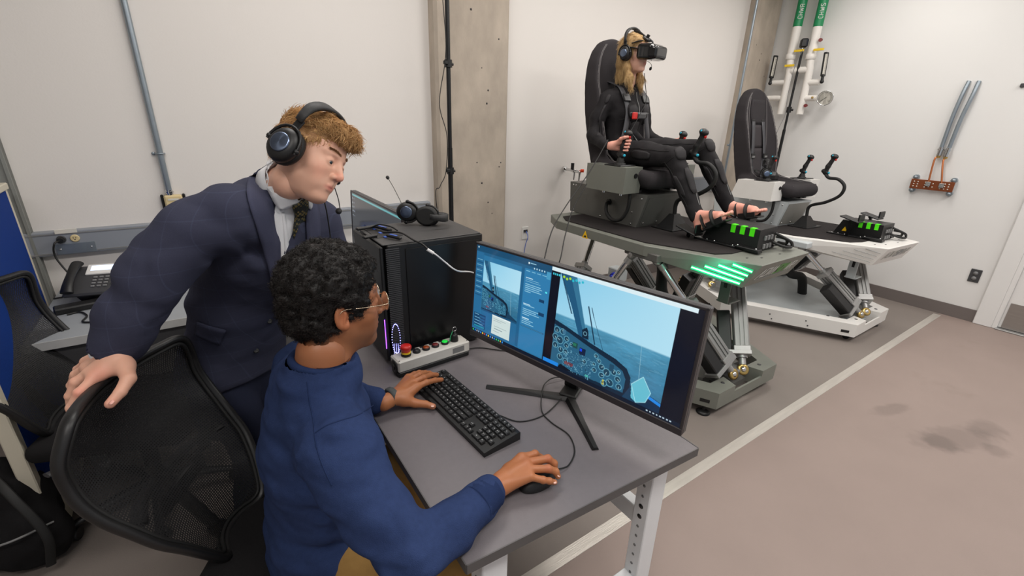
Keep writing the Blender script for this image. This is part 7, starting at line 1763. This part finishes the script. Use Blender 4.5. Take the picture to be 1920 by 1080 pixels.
s = SDF((-.42, 1.12, .66), (.52, 2.10, 1.56), .0070); torso1(s)
s.chain(ARM, .05); s.cone(S2, (0.3656, 1.6019, 1.0991), .062, .055, .04)
back1 = s.F.copy()
s.cone(ARM[-1][:3], tuple(np.array(ARM[-1][:3])+(np.array(ARM[-1][:3])-np.array(ARM[-2][:3]))), .056, .056, .003, 's')
# opening of the jacket: from the collar down to the button and below
for a, b, ra, rb in (((0.2069, 1.3896, 1.4745), (0.197, 1.4057, 1.3809), .050, .048), ((0.197, 1.4057, 1.3809), (0.1754, 1.3904, 1.2294), .048, .040), ((0.1781, 1.4116, 1.223), (0.1618, 1.4548, 1.0367), .042, .036), ((0.1618, 1.4548, 1.0367), (0.1487, 1.4914, 0.8692), .036, .05), ((0.1487, 1.4914, 0.8692), (0.1014, 1.5128, 0.6168), .05, .14)):
    s.cone(a, b, ra, rb, .006, 's')
s.cone(NK+np.array((-.0, 0, .005)), NK+nrm(H1-NK)*.12, .066, .08, .006, 's')
s.box((0, 1.6, .62), (1, 1, .145), None, 0, .004, 's')
AX = nrm(np.array(ARM[2][:3])-np.array(ARM[0][:3]))
def folds1(P):
    x, y, z = P.T; E_ = np.array(ARM[3][:3]); d = np.linalg.norm(P-E_, axis=1)
    t = (P-E_)@nrm(np.array(ARM[4][:3])-np.array(ARM[2][:3])); side = (P-E_)@LA
    a = .0045*np.sin(t*95+side*40+vnoise(P, 9, 2)*2.6)*np.exp(-(d/.085)**2)
    S_ = np.array(ARM[0][:3])+np.array((.01, .02, -.07)); d2 = np.linalg.norm(P-S_, axis=1); b = .007*np.sin((P@np.array((.5, .3, .9)))*70+vnoise(P, 8, 6)*3)*np.exp(-(d2/.10)**2)
    w = .0050*vnoise(P*np.array([1, 1, .8]), 8, 3)+.0028*vnoise(P*np.array([1, 1, 1.6]), 19, 4)
    bk = .0045*np.sin(z*48+(P@LA)*22+vnoise(P, 6, 8)*3)*np.exp(-((z-1.08)/.10)**2)
    rg = 1-2*np.abs(vnoise(P@np.array([[1, 0, 0], [0, 1, 0], [0, 0, 1.9]])+.3*vnoise(P, 6, 12)[:, None]*.1, 11, 9)); m_ = np.exp(-(np.minimum(d, d2)/.17)**2)
    return a+b+w+bk+.0060*np.clip(rg, 0, 1)**3*(m_+.25)
s.disp(folds1); s.blur(1); vj, qj = s.mesh(); npob('jacket', vj, qj, M_suit, m1); bvj = bvh_of(vj, qj)
# shirt under the jacket
s = SDF((-.20, 1.20, .78), (.50, 2.0, 1.60), .0070); torso1(s, -.016, hem=False); s.cone(NK+np.array((0, 0, -.04)), NK+nrm(HN-NK)*.045, .068, .064, .02); s.cone(NK+nrm(HN-NK)*.040, NK+nrm(HN-NK)*.14, .056, .062, .003, 's')
s.box((0, 1.5, .80), (1, 1, .085), None, 0, .004, 's'); s.disp(lambda P: .004*vnoise(P*np.array([1, 1, .5]), 22, 5)+.003*vnoise(P, 9, 6)); vsh, qsh = s.mesh(); npob('shirt', vsh, qsh, M_shirt, m1); bvs = bvh_of(vsh, qsh)
# shirt cuff showing at the wrist
e0, e1 = V(ARM[-1][:3]), V(ARM[-2][:3]); dr_ = (e0-e1).normalized(); m = MB(); m.lathe([(.040, -.02), (.041, .004), (.038, .006), (.036, .0)], e0, dr_, 28); ob('shirt_cuff', m, M_shirt, m1)
# lapels, collar, pocket flap, buttons
cloth_piece('lapel', [(0.1498, 1.5156, 1.4924), (0.1209, 1.5209, 1.46), (0.107, 1.5121, 1.4194), (0.1131, 1.4705, 1.338), (0.1212, 1.4263, 1.2537), (0.1236, 1.3846, 1.1665), (0.1248, 1.353, 1.0992)], [(0.168, 1.5072, 1.5016), (0.1669, 1.4961, 1.4758), (0.1668, 1.4713, 1.4214), (0.1652, 1.435, 1.3397), (0.1543, 1.4038, 1.2548), (0.1389, 1.3742, 1.167), (0.1287, 1.3504, 1.0993)], bvj, .0085, .005, M_lapel, m1, 6, 22)
cloth_piece('lapel', [(0.2835, 1.6357, 1.3892), (0.2749, 1.6173, 1.3361), (0.2652, 1.5936, 1.2697), (0.2571, 1.5689, 1.2033)], [(0.3145, 1.6115, 1.3837), (0.3118, 1.5892, 1.3307), (0.302, 1.5686, 1.2709), (0.2835, 1.5509, 1.2042)], bvj, .007, .004, M_lapel, m1, 4, 12)
cloth_piece('pocket_flap', [(-0.0728, 1.536, 1.0564), (-0.0446, 1.5114, 1.0455), (-0.0083, 1.4819, 1.0362)], [(-0.0851, 1.5274, 1.0188), (-0.0592, 1.5022, 1.0033), (-0.0323, 1.4785, 0.9923)], bvj, .003, .005, M_suit, m1, 5, 12)
for q in ((0.0992, 1.3639, 1.084), (0.0524, 1.3596, 1.0037)):
    p = hit(bvj, q, .002); m = MB(); m.lathe([(.0075, -.002), (.0085, .001), (.0070, .003), (.004, .0022), (0, .0022)], p, (EYE-p).normalized(), 16); ob('jacket_button', m, M_black, m1)
for k in range(4):
    p = V(ARM[-1][:3])-dr_*(.012+.016*k)+V((-0.8263, 0.5626, -0.0274))*.046; m = MB(); m.ball(p, .0062, 10, 6); ob('cuff_button', m, M_black, m1)
# shirt collar leaves and tie
cd = nrm(HN-NK); cx_, cy_, cz_ = frame(cd, FA)
def cp(a, r_, h_): return V(NK)+cx_*math.cos(a)*r_+cy_*math.sin(a)*r_+cz_*h_
m = MB(); rows = [[cp(a, r_, h_-.016*math.cos(a)) for a in np.linspace(-PI*.97, PI*.97, 30)] for (r_, h_) in ((.073, -.012), (.070, .012), (.067, .034))]; m.grid(rows, .003); ob('collar_band', m, M_shirt, m1)
cloth_piece('collar_leaf', [(0.1725, 1.5088, 1.5118), (0.1732, 1.4886, 1.4689), (0.1739, 1.4684, 1.4259), (0.1801, 1.4452, 1.3846)], [(0.1851, 1.5061, 1.5251), (0.2026, 1.4719, 1.477), (0.2228, 1.4424, 1.4433), (0.2395, 1.4192, 1.4181)], bvs, .013, .004, M_shirt, m1, 6, 14)
cloth_piece('collar_leaf', [(0.2529, 1.4778, 1.4242), (0.2514, 1.472, 1.4092), (0.2565, 1.4522, 1.3737)], [(0.2734, 1.4719, 1.4427), (0.274, 1.4634, 1.4249), (0.2721, 1.4537, 1.401)], bvs, .013, .004, M_shirt, m1, 4, 8)
cloth_piece('shirt_placket', [(0.1841, 1.4399, 1.379), (0.1762, 1.4111, 1.3043), (0.161, 1.3756, 1.2035), (0.1405, 1.3371, 1.0883)], [(0.1917, 1.4347, 1.3792), (0.1852, 1.405, 1.3046), (0.1712, 1.3686, 1.2038), (0.1519, 1.3293, 1.0886)], bvs, .002, .003, M_shirt, m1, 2, 16)
M_tie = tie_mat()
cloth_piece('tie', [(0.2124, 1.4245, 1.3885), (0.2111, 1.4162, 1.3684), (0.2008, 1.4075, 1.3337), (0.1913, 1.3943, 1.2904), (0.183, 1.3737, 1.2329)], [(0.2411, 1.4128, 1.4067), (0.2326, 1.4042, 1.3749), (0.2357, 1.3851, 1.3377), (0.2398, 1.3646, 1.2992), (0.2377, 1.3365, 1.2347)], bvs, .008, .005, M_tie, m1, 5, 16)
cloth_piece('tie_knot', [(0.2121, 1.4332, 1.4071), (0.2111, 1.4254, 1.3885), (0.2137, 1.4145, 1.3685)], [(0.2457, 1.4176, 1.424), (0.2413, 1.4101, 1.4009), (0.2316, 1.4055, 1.3763)], bvs, .017, .012, M_tie, m1, 5, 8)
# trousers, belt, shoes
M_trous = mat('suit_trouser', (34, 38, 56), .85, 0, .10, 300, .35, 900, spec=.2)
s = SDF((-.25, 1.36, .03), (.45, 2.12, 1.12), .011)
PV = HI+np.array((0, .01, .02)); hipR, hipL = PV-LA*.085, PV+LA*.085
kR, kL = np.array((.00, 1.62, .48)), np.array((.155, 1.76, .48)); aR, aL = np.array((-.06, 1.68, .09)), np.array((.12, 1.84, .09))
s.cone(PV, HE, .158, .150, .04, ax=FA, sq=.70); s.cone(WA*.45+HI*.55, PV, .163, .170, .04, ax=FA, sq=.68)
for h_, k_, a_ in ((hipR, kR, aR), (hipL, kL, aL)): s.cone(h_, k_, .100, .073, .03); s.cone(k_, a_, .073, .063, .02)
s.disp(lambda P: .005*vnoise(P*np.array([1, 1, .5]), 10, 3)+.003*vnoise(P, 24, 4)); v_, q_ = s.mesh(); npob('trousers', v_, q_, M_trous, m1)
for a_ in (aR, aL):
    s = SDF(a_+np.array((-.08, -.24, -.10)), a_+np.array((.24, .08, .06)), .008); t_ = a_+FA*.17; s.cone((a_[0], a_[1], .05), (t_[0], t_[1], .035), .045, .036, 0); s.cone((a_[0], a_[1], .05), a_, .046, .042, .02); s.box((a_[0], a_[1], -.05), (.4, .4, .05), None, 0, .004, 's'); v_, q_ = s.mesh(); npob('shoe', v_, q_, M_black, m1)
# headset on his head
h1 = thing('headset', 'black headset with blue-silver disc worn by the standing man in the suit', 'headset', H1)
W1 = lambda x, y, z: V(place(np.array([[x, y, z]]), B1, H1)[0])
BV = lambda v: V(B1@np.array(v))
headset(h1, W1(-.010, -.098, -.012), W1(-.010, .098, -.012), BV((0, -1, .04)), W1(.020, 0, .148), BV((.96, 0, -.28)), .043, [W1(.02, .120, -.03), W1(.06, .115, -.07), W1(.10, .085, -.105), W1(.115, .055, -.112)], band_w=.040)
m = MB(); c0 = W1(-.01, -.1, -.06); m.tube([(0.3007, 1.4262, 1.4127), (0.3052, 1.4283, 1.3672), (0.3106, 1.4445, 1.2971), (0.3138, 1.4722, 1.2203)], .002, 6, 6); tag(ob('headset_cable', m, M_cable), 'thin black headset cable hanging in front of the suited man', 'cable')

# ---------------------------------------------------------------- woman in the haptic suit on the near platform
M_hsuit = mat('haptic_suit_black', (34, 32, 34), .8, 0, .12, 200, .4, 700, spec=.25)
M_hpad = mat('haptic_suit_pad', (44, 42, 44), .7, 0, .10, 200, .3, 700, spec=.3)
wo = thing('person', 'woman in black haptic suit and VR goggles seated on the grey platform', 'person', (2.65, 2.40, 1.33))
WH = np.array((2.625, 2.385, 2.090)); BW = basis((.20, -.975, -.05), (-.0, -.06, 1))*.97
WNK = np.array((2.65, 2.435, 1.885))
nl = np.linalg.inv(BW)@(WNK-WH)
hs_ = head_sdf(h=.0036, neck=tuple(nl), nr=(.046, .048), jaw=.85, nose=.8); v_, q_ = hs_.mesh()
c_ = skin_cols(v_, (220, 172, 152), [((.097, 0, -.064), (.014, .024, .0095), (190, 104, 100), .85), ((.06, -.045, -.03), (.03, .02, .03), (224, 150, 132), .4)], 7, .04); whead = (place(v_, BW, WH), q_, c_)
WXl = lambda x, y, z: V(place(np.array([[x, y, z]]), BW, WH)[0])
# gripping right hand around the stick
G0 = np.array((2.365, 2.17, ZA_+.415+.06)); gd = nrm((.10, -.16, 1)); gc = G0+gd*.075
fo = nrm((0.25, -1, .05)); sd0 = nrm(np.cross(fo, gd)); 
def gp_(a, r_, h_): return tuple(gc+(-sd0*math.cos(a)+fo*math.sin(a))*r_+gd*h_)
wri = gc+np.array((-.035, .085, -.01)); 
mc_ = [gp_(-.9, .036, .030-.021*k) for k in range(4)]
mc_ = [gp_(-.55, .040, .030-.021*k) for k in range(4)]
fg = [[gp_(.45, .036, .028-.021*k), gp_(1.45, .031, .027-.021*k), gp_(2.4, .028, .026-.021*k)] for k in range(4)]
hr = hand_sdf(tuple(wri), mc_, fg, [gp_(-1.7, .038, .020), gp_(-2.4, .034, .036), gp_(-3.2, .030, .046), gp_(-3.9, .028, .050)], tuple(wri+np.array((-.01, .06, .0))), .88, h=.0026)
vh, qh = hr.mesh(); whand = (vh, qh, skin_cols(vh, (226, 164, 146), [], 5, .06))
G1 = np.array((2.935, 2.17, ZA_+.415+.06)); gd = nrm((.05, -.25, 1)); gc = G1+gd*.075; sd0 = -nrm(np.cross(fo, gd)); wri2 = gc+np.array((.035, .085, -.01))
hr = hand_sdf(tuple(wri2), [gp_(-.55, .040, .030-.021*k) for k in range(4)], [[gp_(.45, .036, .028-.021*k), gp_(1.45, .031, .027-.021*k), gp_(2.4, .028, .026-.021*k)] for k in range(4)], [gp_(-1.7, .038, .020), gp_(-2.4, .034, .036), gp_(-3.2, .030, .046), gp_(-3.9, .028, .050)], tuple(wri2+np.array((.01, .06, .0))), .88, h=.0034)
vh, qh = hr.mesh(); whand2 = (vh, qh, skin_cols(vh, (226, 164, 146), [], 5, .06))
# bare feet
HR, TR_ = np.array((2.56, 1.63, 1.047)), np.array((2.57, 1.477, 1.151)); HL, TL_ = np.array((2.86, 1.608, 1.102)), np.array((2.86, 1.434, 1.153))
ANR, ANL = np.array((2.57, 1.672, 1.109)), np.array((2.86, 1.641, 1.152))
def foot(an, hl, to):
    f = nrm(to-hl); an, hl, to = np.array(an), np.array(hl), np.array(to); side = nrm(np.cross(f, (0, 0, 1))); L = .22; to = hl+f*L
    s = SDF(np.minimum(hl, to)-.07, np.maximum(hl, to)+np.array((.07, .07, .12)), .0042); s.cone(an, hl+np.array((0, 0, .01)), .034, .030, .0); s.cone(an, hl+f*.14+np.array((0, 0, .012)), .033, .026, .03); s.cone(hl, hl+f*.15, .028, .024, .02, ax=side, sq=1.0)
    s.cone(hl+f*.145-side*.018, hl+f*.145+side*.020, .018, .016, .02)
    for k in range(5):
        o_ = side*(-.030+.0145*k); s.cone(hl+f*.155+o_, hl+f*(.205-.008*abs(k-.5))+o_+np.array((0, 0, .004)), .0095 if k else .0125, .0085 if k else .012, .003)
    v, q = s.mesh(); return v, q, skin_cols(v, (228, 160, 142), [], 5, .06)
fR, fL = foot(ANR, HR, TR_), foot(ANL, HL, TL_)
jn = lambda *a: [tuple(p) for p in a]
vb, qb, cb_ = body_join((whead, whand, whand2, fR, fL), [(0, WNK+np.array((0, -.0, .02)), jn((2.59, 2.45, 1.83), (2.48, 2.455, 1.785), (2.425, 2.485, 1.665), (2.392, 2.475, 1.555)), 1, tuple(wri+np.array((-.01, .05, 0))), (.03, .03, .036, .036, .03, .022)), (0, WNK+np.array((0, 0, .02)), jn((2.71, 2.45, 1.83), (2.82, 2.455, 1.785), (2.895, 2.47, 1.665), (2.935, 2.46, 1.555)), 2, tuple(wri2+np.array((.01, .05, 0))), (.03, .03, .036, .036, .03, .022)),
    (0, WNK+np.array((0, 0, .01)), jn((2.61, 2.46, 1.70), (2.59, 2.45, 1.50), (2.575, 2.38, 1.45), (2.56, 1.879, 1.444)), 3, ANR, (.03, .05, .05, .05, .034, .022)), (0, WNK+np.array((0, 0, .01)), jn((2.69, 2.46, 1.70), (2.71, 2.45, 1.50), (2.725, 2.38, 1.45), (2.8, 1.858, 1.495)), 4, ANL, (.03, .05, .05, .05, .034, .022))], (220, 172, 152)); npob('body', vb, qb, M_skin1, wo, cb_)
# haptic suit
s = SDF((2.20, 1.40, .95), (3.10, 2.66, 1.96), .0095)
PVw = np.array((2.65, 2.42, 1.455))
s.chain([(2.65, 2.44, 1.46, .150), (2.65, 2.455, 1.57, .128), (2.65, 2.445, 1.70, .146), (2.65, 2.45, 1.78, .140)], .05, ax=(0, 1, 0), sq=.74)
s.cone((2.50, 2.45, 1.805), (2.80, 2.45, 1.805), .056, .056, .05); s.cone((2.65, 2.45, 1.80), (2.65, 2.44, 1.90), .085, .054, .03)
s.ell((2.60, 2.35, 1.715), (.062, .055, .06), None, .04); s.ell((2.70, 2.35, 1.715), (.062, .055, .06), None, .04)
s.chain([(2.475, 2.455, 1.79, .060), (2.425, 2.485, 1.665, .052), (2.392, 2.475, 1.555, .047), (*(wri+np.array((-.008, .04, .0))), .034)], .03)
s.chain([(2.825, 2.455, 1.79, .060), (2.895, 2.47, 1.665, .052), (2.935, 2.46, 1.555, .047), (*(wri2+np.array((.008, .04, .0))), .034)], .03)
KR, KL_ = np.array((2.56, 1.879, 1.444)), np.array((2.8, 1.858, 1.495)); KR[1] += .02
s.chain([(2.575, 2.36, 1.450, .090), tuple((np.array((2.575, 2.36, 1.450))*.5+KR*.5))+(.078,), (*KR, .062)], .03); s.chain([(2.725, 2.36, 1.450, .090), tuple((np.array((2.725, 2.36, 1.450))*.5+KL_*.5))+(.078,), (*KL_, .062)], .03)
s.chain([(*KR, .062), tuple(KR*.62+ANR*.38)+(.060,), (*(KR*-.01+ANR*1.01), .044)], .02); s.chain([(*KL_, .062), tuple(KL_*.62+ANL*.38)+(.060,), (*(KL_*-.01+ANL*1.01), .044)], .02)
s.ell(KR+np.array((0, -.02, .012)), (.060, .055, .055), None, .01); s.ell(KL_+np.array((0, -.02, .012)), (.060, .055, .055), None, .01)
s.cone(WNK+np.array((0, 0, .012)), WNK+np.array((0, -.01, .10)), .047, .055, .004, 's')
s.disp(lambda P: .0055*vnoise(P, 11, 3)+.0042*vnoise(P, 28, 4)); vw, qw = s.mesh(); npob('haptic_suit', vw, qw, M_hsuit, wo); bvw = bvh_of(vw, qw)
def seam(pts, w_=.0022, m_=None, n=6): 
    P = smooth_path(pts, n); mb = MB(); mb.tube([snap(bvw, p, .001) for p in P], w_, 6); return ob('suit_seam', mb, m_ or M_rubber, wo)
def pad(c, a, b, ra, rb, off=.004, m_=None):
    """raised oval pad laid on the suit"""
    c, a, b = V(c), V(a).normalized(), V(b).normalized(); rows = []
    for i in range(7):
        t = -1+i/3; rows.append([snap(bvw, c+a*(ra*t)+b*(rb*u*math.sqrt(max(0, 1-abs(t)**3*.75))), off*(1-.5*max(abs(t), abs(u))**4)) for u in (-1, -.6, 0, .6, 1)])
    mb = MB(); mb.grid(rows, .005); return ob('suit_pad', mb, m_ or M_hpad, wo)
for q0_, q1_, sd_ in ((KR, ANR, -1), (KL_, ANL, -1)):
    q0_, q1_ = V(q0_), V(q1_); ax_ = (q1_-q0_).normalized(); o_ = V(-.06, -.03, 0); hp = V((2.575 if q0_.x < 2.65 else 2.725), 2.36, 1.45); th_ = (q0_-hp).normalized()
    pad(q0_+V(-.01, -.05, .035), (1, 0, 0), (0, -.5, -1), .048, .05, .006)
    pad(q0_+ax_*.17+V(-.02, -.07, .02), ax_, (1, 0, 0), .085, .032)
    pad(q0_+ax_*.20+V(-.08, 0, 0), ax_, (0, 1, 0), .075, .026)
    pad(hp*.45+q0_*.55+V(-.09, 0, 0), th_, (0, 0, 1), .075, .030)
    seam([q0_+V(-.08, .03, -.04), q0_+ax_*.12+V(-.075, .02, 0), q0_+ax_*.26+V(-.07, .02, 0), q0_+ax_*.34+V(-.06, .01, 0)]); seam([q0_+V(-.07, -.05, .01), q0_+V(-.09, 0, -.03), q0_+V(-.06, .05, -.05)])
    seam([hp+V(-.10, .0, .03), hp*.5+q0_*.5+V(-.09, 0, .045), q0_+V(-.07, 0, .05)]); seam([q0_+ax_*.10+V(0, -.09, .03), q0_+ax_*.22+V(.0, -.09, .02), q0_+ax_*.32+V(0, -.06, 0)], .0028, M_grey)
pad((2.38, 2.38, 1.70), (-.3, 0, -1), (0, 1, 0), .060, .030); pad((2.36, 2.38, 1.58), (-.2, 0, -1), (0, 1, 0), .040, .026); pad((2.43, 2.40, 1.80), (-.4, 0, -1), (0, 1, 0), .036, .028)
pad((2.58, 2.30, 1.73), (1, 0, 0), (0, 0, 1), .042, .045); pad((2.72, 2.30, 1.73), (1, 0, 0), (0, 0, 1), .042, .045); pad((2.65, 2.30, 1.60), (1, 0, 0), (0, 0, 1), .05, .035); pad((2.57, 2.30, 1.60), (1, 0, 0), (0, 0, 1), .026, .035)
seam([(2.65, 2.3, 1.88), (2.65, 2.3, 1.80), (2.65, 2.3, 1.70), (2.65, 2.3, 1.55), (2.65, 2.28, 1.50)], .003, M_grey)
seam([(2.50, 2.36, 1.50), (2.60, 2.30, 1.52), (2.70, 2.30, 1.52), (2.80, 2.36, 1.50)]); seam([(2.50, 2.35, 1.66), (2.56, 2.30, 1.65), (2.65, 2.3, 1.655), (2.74, 2.30, 1.65), (2.80, 2.35, 1.66)])
# cuffs of black straps around feet
for an, hl, to in ((ANR, HR, TR_), (ANL, HL, TL_)):
    an, hl, to = V(an), V(hl), V(to); f = (to-hl).normalized(); up_ = V(0, 0, 1); sd_ = f.cross(up_).normalized(); u2_ = sd_.cross(f)
    for t, ra, rb, w_ in ((.045, .034, .042, .014), (.112, .036, .034, .020)):
        c = hl+f*t+u2_*.012*(1 if t < .1 else .5); m = MB(); m.tube([c+sd_*ra*math.cos(a)+u2_*rb*math.sin(a) for a in np.linspace(0, 2*PI, 21)[:-1]], w_, 8, 0, True, flat=(.4, 1.3), up=f); ob('foot_strap', m, M_rubber, wo)
    m = MB(); m.bar(hl+f*.03-u2_*.034, hl+f*.19-u2_*.034, .080, .012, u2_, .004); m.bar(hl+f*.06-u2_*.02-sd_*.036, hl+f*.17-u2_*.02-sd_*.036, .006, .04, u2_, .002); m.bar(hl+f*.06-u2_*.02+sd_*.036, hl+f*.17-u2_*.02+sd_*.036, .006, .04, u2_, .002); ob('foot_sensor', m, M_black, wo)
# wrist band
# harness over the suit
for sx in (-1, 1):
    rows = []
    for (x, y, z) in ((2.65+sx*.075, 2.60, 1.93), (2.65+sx*.09, 2.50, 1.915), (2.65+sx*.105, 2.40, 1.86), (2.65+sx*.11, 2.33, 1.78), (2.65+sx*.12, 2.30, 1.66), (2.65+sx*.14, 2.32, 1.54), (2.65+sx*.15, 2.38, 1.47)):
        p = V(x, y, z); q = snap(bvw, p, .006) if y < 2.55 else p; rows.append([q-V(.023, 0, 0), q+V(0, -.002, 0), q+V(.023, 0, 0)])
    rr2 = [smooth_path([r_[k] for r_ in rows], 4) for k in range(3)]; m = MB(); m.grid([[rr2[k][i] for k in range(3)] for i in range(len(rr2[0]))], .003 if sx else .003)
    hn = thing('safety_harness', ('right' if sx < 0 else 'left')+' shoulder belt of the safety harness over the haptic suit of the woman', 'harness', (2.65+sx*.1, 2.35, 1.5), 0, 'safety harness belts on the woman')
    ob('webbing', m, M_belt, hn); q = snap(bvw, V(2.65+sx*.108, 2.32, 1.815), .014); m = MB(); m.box(q, (.062, .020, .055), None, .004, Matrix.Rotation(-.5, 3, 'X')); bk_ = ob('buckle', m, M_black, hn)
    m = MB(); m.box(q+V(0, -.012, -.012), (.046, .004, .014), None, .001, Matrix.Rotation(-.5, 3, 'X')); ob('buckle_bar', m, M_grey, bk_)
cb2 = thing('chest_clip', 'black chest strap clip with red button across the woman in VR goggles', 'clip', (2.62, 2.28, 1.65))
rows = [[snap(bvw, (2.65+x, 2.28, z), .009) for z in (1.665, 1.69, 1.715)] for x in np.linspace(-.11, .11, 10)]; m = MB(); m.grid(rows, -.003); ob('strap', m, M_dgrey, cb2)
q = snap(bvw, (2.585, 2.28, 1.69), .016); m = MB(); m.box(q, (.05, .014, .045), None, .005); ob('red_button', m, M_red, cb2)
q = snap(bvw, (2.66, 2.28, 1.69), .014); m = MB(); m.box(q, (.08, .014, .035), None, .005); ob('clip_body', m, M_dgrey, cb2)
# long blonde hair
s = SDF((-.14, -.13, -.30), (.12, .13, .15), .0050)
s.ell((-.018, 0, .038), (.102, .083, .091), None, 0); s.ell((-.045, 0, -.02), (.075, .078, .10), None, .03)
for y in (-1, 1): s.chain([(-.02, y*.074, .0, .018), (.0, y*.078, -.09, .021), (.030, y*.076, -.16, .024), (.048, y*.070, -.215, .016)], .02)
s.chain([(-.06, 0, -.06, .06), (-.07, 0, -.16, .05)], .03)
s.box((.110, 0, -.035), (.062, .060, .085), None, .02, .008, 's'); s.box((.125, 0, -.0), (.066, .12, .060), None, .02, .008, 's'); s.ell((.055, 0, -.12), (.07, .052, .11), None, .01, 's')
s.disp(lambda P: .0035*vnoise(P*np.array([1.4, 1.4, .25]), 90, 41)+.003*vnoise(P*np.array([1, 1, .3]), 40, 42)); vhw, qhw = s.mesh(); nv = vnorm(vhw, qhw)
fl = lambda p: np.array([.12, .0, -1.0]) if p[2] < .05 else np.array([-.5, np.sign(p[1])*.8, -.4])
cv = locks(vhw, nv, 4500, .050, .0011, 51, ((170, 134, 84), (226, 196, 146)), fl, .12, .004)
hv, hq, hc = merge((vhw, qhw, hair_cols(vhw, (136, 102, 62), (206, 172, 120), 60, 5)), cv); npob('hair', place(hv, BW, WH), hq, M_hairb, wo, hc)
# VR goggles
vg = thing('vr_headset', 'black VR goggles worn by the woman on the grey platform', 'vr headset', WH)
s = SDF((.04, -.11, -.06), (.22, .11, .08), .0042); s.box((.120, 0, .006), (.062, .090, .050), None, .026, 0); s.box((.155, 0, .002), (.055, .082, .042), None, .022, .012); s.ell((.045, 0, .0), (.045, .068, .05), None, 0, 's'); vv, qv = s.mesh()
npob('visor', place(vv, BW, WH), qv, mat('glossy_black', (16, 16, 18), .10, 0, .02, 10, coat=.5), vg)
RW = Matrix([tuple(r_) for r_ in BW/.97])
m = MB(); m.box(WXl(.078, 0, .006), (.030, .140, .085), None, .012, RW); ob('face_gasket', m, M_rubber, vg)
m = MB(); m.box(WXl(.080, 0, .088), (.055, .050, .022), None, .008, RW @ Matrix.Rotation(.5, 3, 'Y')); m.cyl(WXl(.088, -.010, .098), WXl(.096, -.010, .112), .011, 14); ob('forehead_rest', m, M_black, vg)
m = MB(); m.tube([WXl(.095, .0, .085), WXl(.125, 0, .070), WXl(.130, 0, .040)], .006, 8, 5); ob('front_hinge', m, M_black, vg)
for y in (-1, 1): m = MB(); m.tube([WXl(.085, y*.070, .020), WXl(.02, y*.090, .030), WXl(-.05, y*.085, .030), WXl(-.105, y*.035, .02)], .008, 8, 6, flat=(.5, 1.7), up=(0, 0, 1)); ob('side_strap', m, M_rubber, vg)
m = MB(); m.tube([WXl(.075, -.045, .075), WXl(.060, -.070, .070), WXl(.02, -.092, .055)], .007, 8, 6, flat=(.5, 1.8), up=(0, 0, 1)); ob('upper_strap', m, M_rubber, vg)
m = MB(); m.tube([WXl(.06, 0, .100), WXl(-.01, 0, .132), WXl(-.09, 0, .09), WXl(-.118, 0, .02)], .008, 8, 6, flat=(1.7, .5), up=(0, 1, 0)); ob('top_strap', m, M_rubber, vg)
hw = thing('headset', 'black headset with silver disc worn by the woman in VR goggles', 'headset', WH)
headset(hw, WXl(-.010, -.098, -.008), WXl(-.010, .098, -.008), V(BW@np.array((0, -1, .02))), WXl(-.030, 0, .155), V(BW@np.array((.98, 0, .2))), .040, [WXl(.02, .118, -.03), WXl(.07, .11, -.05), WXl(.115, .06, -.075), WXl(.120, .040, -.092)], band_w=.03)
for k_, pts in enumerate(([WXl(.06, .07, -.12), (2.70, 2.30, 1.80), (2.63, 2.27, 1.72), (2.55, 2.27, 1.60), (2.45, 2.25, 1.52)], [(2.1154, 2.0594, 1.5461), (1.9607, 2.0249, 1.3775), (1.7345, 1.9666, 1.1906), (1.5805, 1.8935, 1.0814), (1.4593, 1.7968, 0.9701), (1.3931, 1.7363, 0.8795), (1.3468, 1.673, 0.6708), (1.3719, 1.6424, 0.3582), (1.809, 2.051, 0.006), (2.372, 2.27, 0.006)], [(1.9242, 2.0129, 1.296), (1.7988, 1.9766, 1.1682), (1.6994, 1.9183, 1.0319), (1.5935, 1.8216, 0.9442), (1.5683, 1.8136, 0.8882), (1.5379, 1.7964, 0.8046), (1.5062, 1.7298, 0.6108), (1.5142, 1.7022, 0.4207), (2.143, 2.204, 0.006), (2.743, 2.394, 0.006)])):
    m = MB(); m.tube(pts, .0035 if k_ else .0025, 6, 8); tag(ob('tether_cable', m, M_cable), ('thin cable hanging from the headset across the chest of the seated woman', 'black tether cable curving from the platform seat down behind the monitor', 'thin dark cable hanging straight past the rear edge of the grey platform')[k_], 'cable')
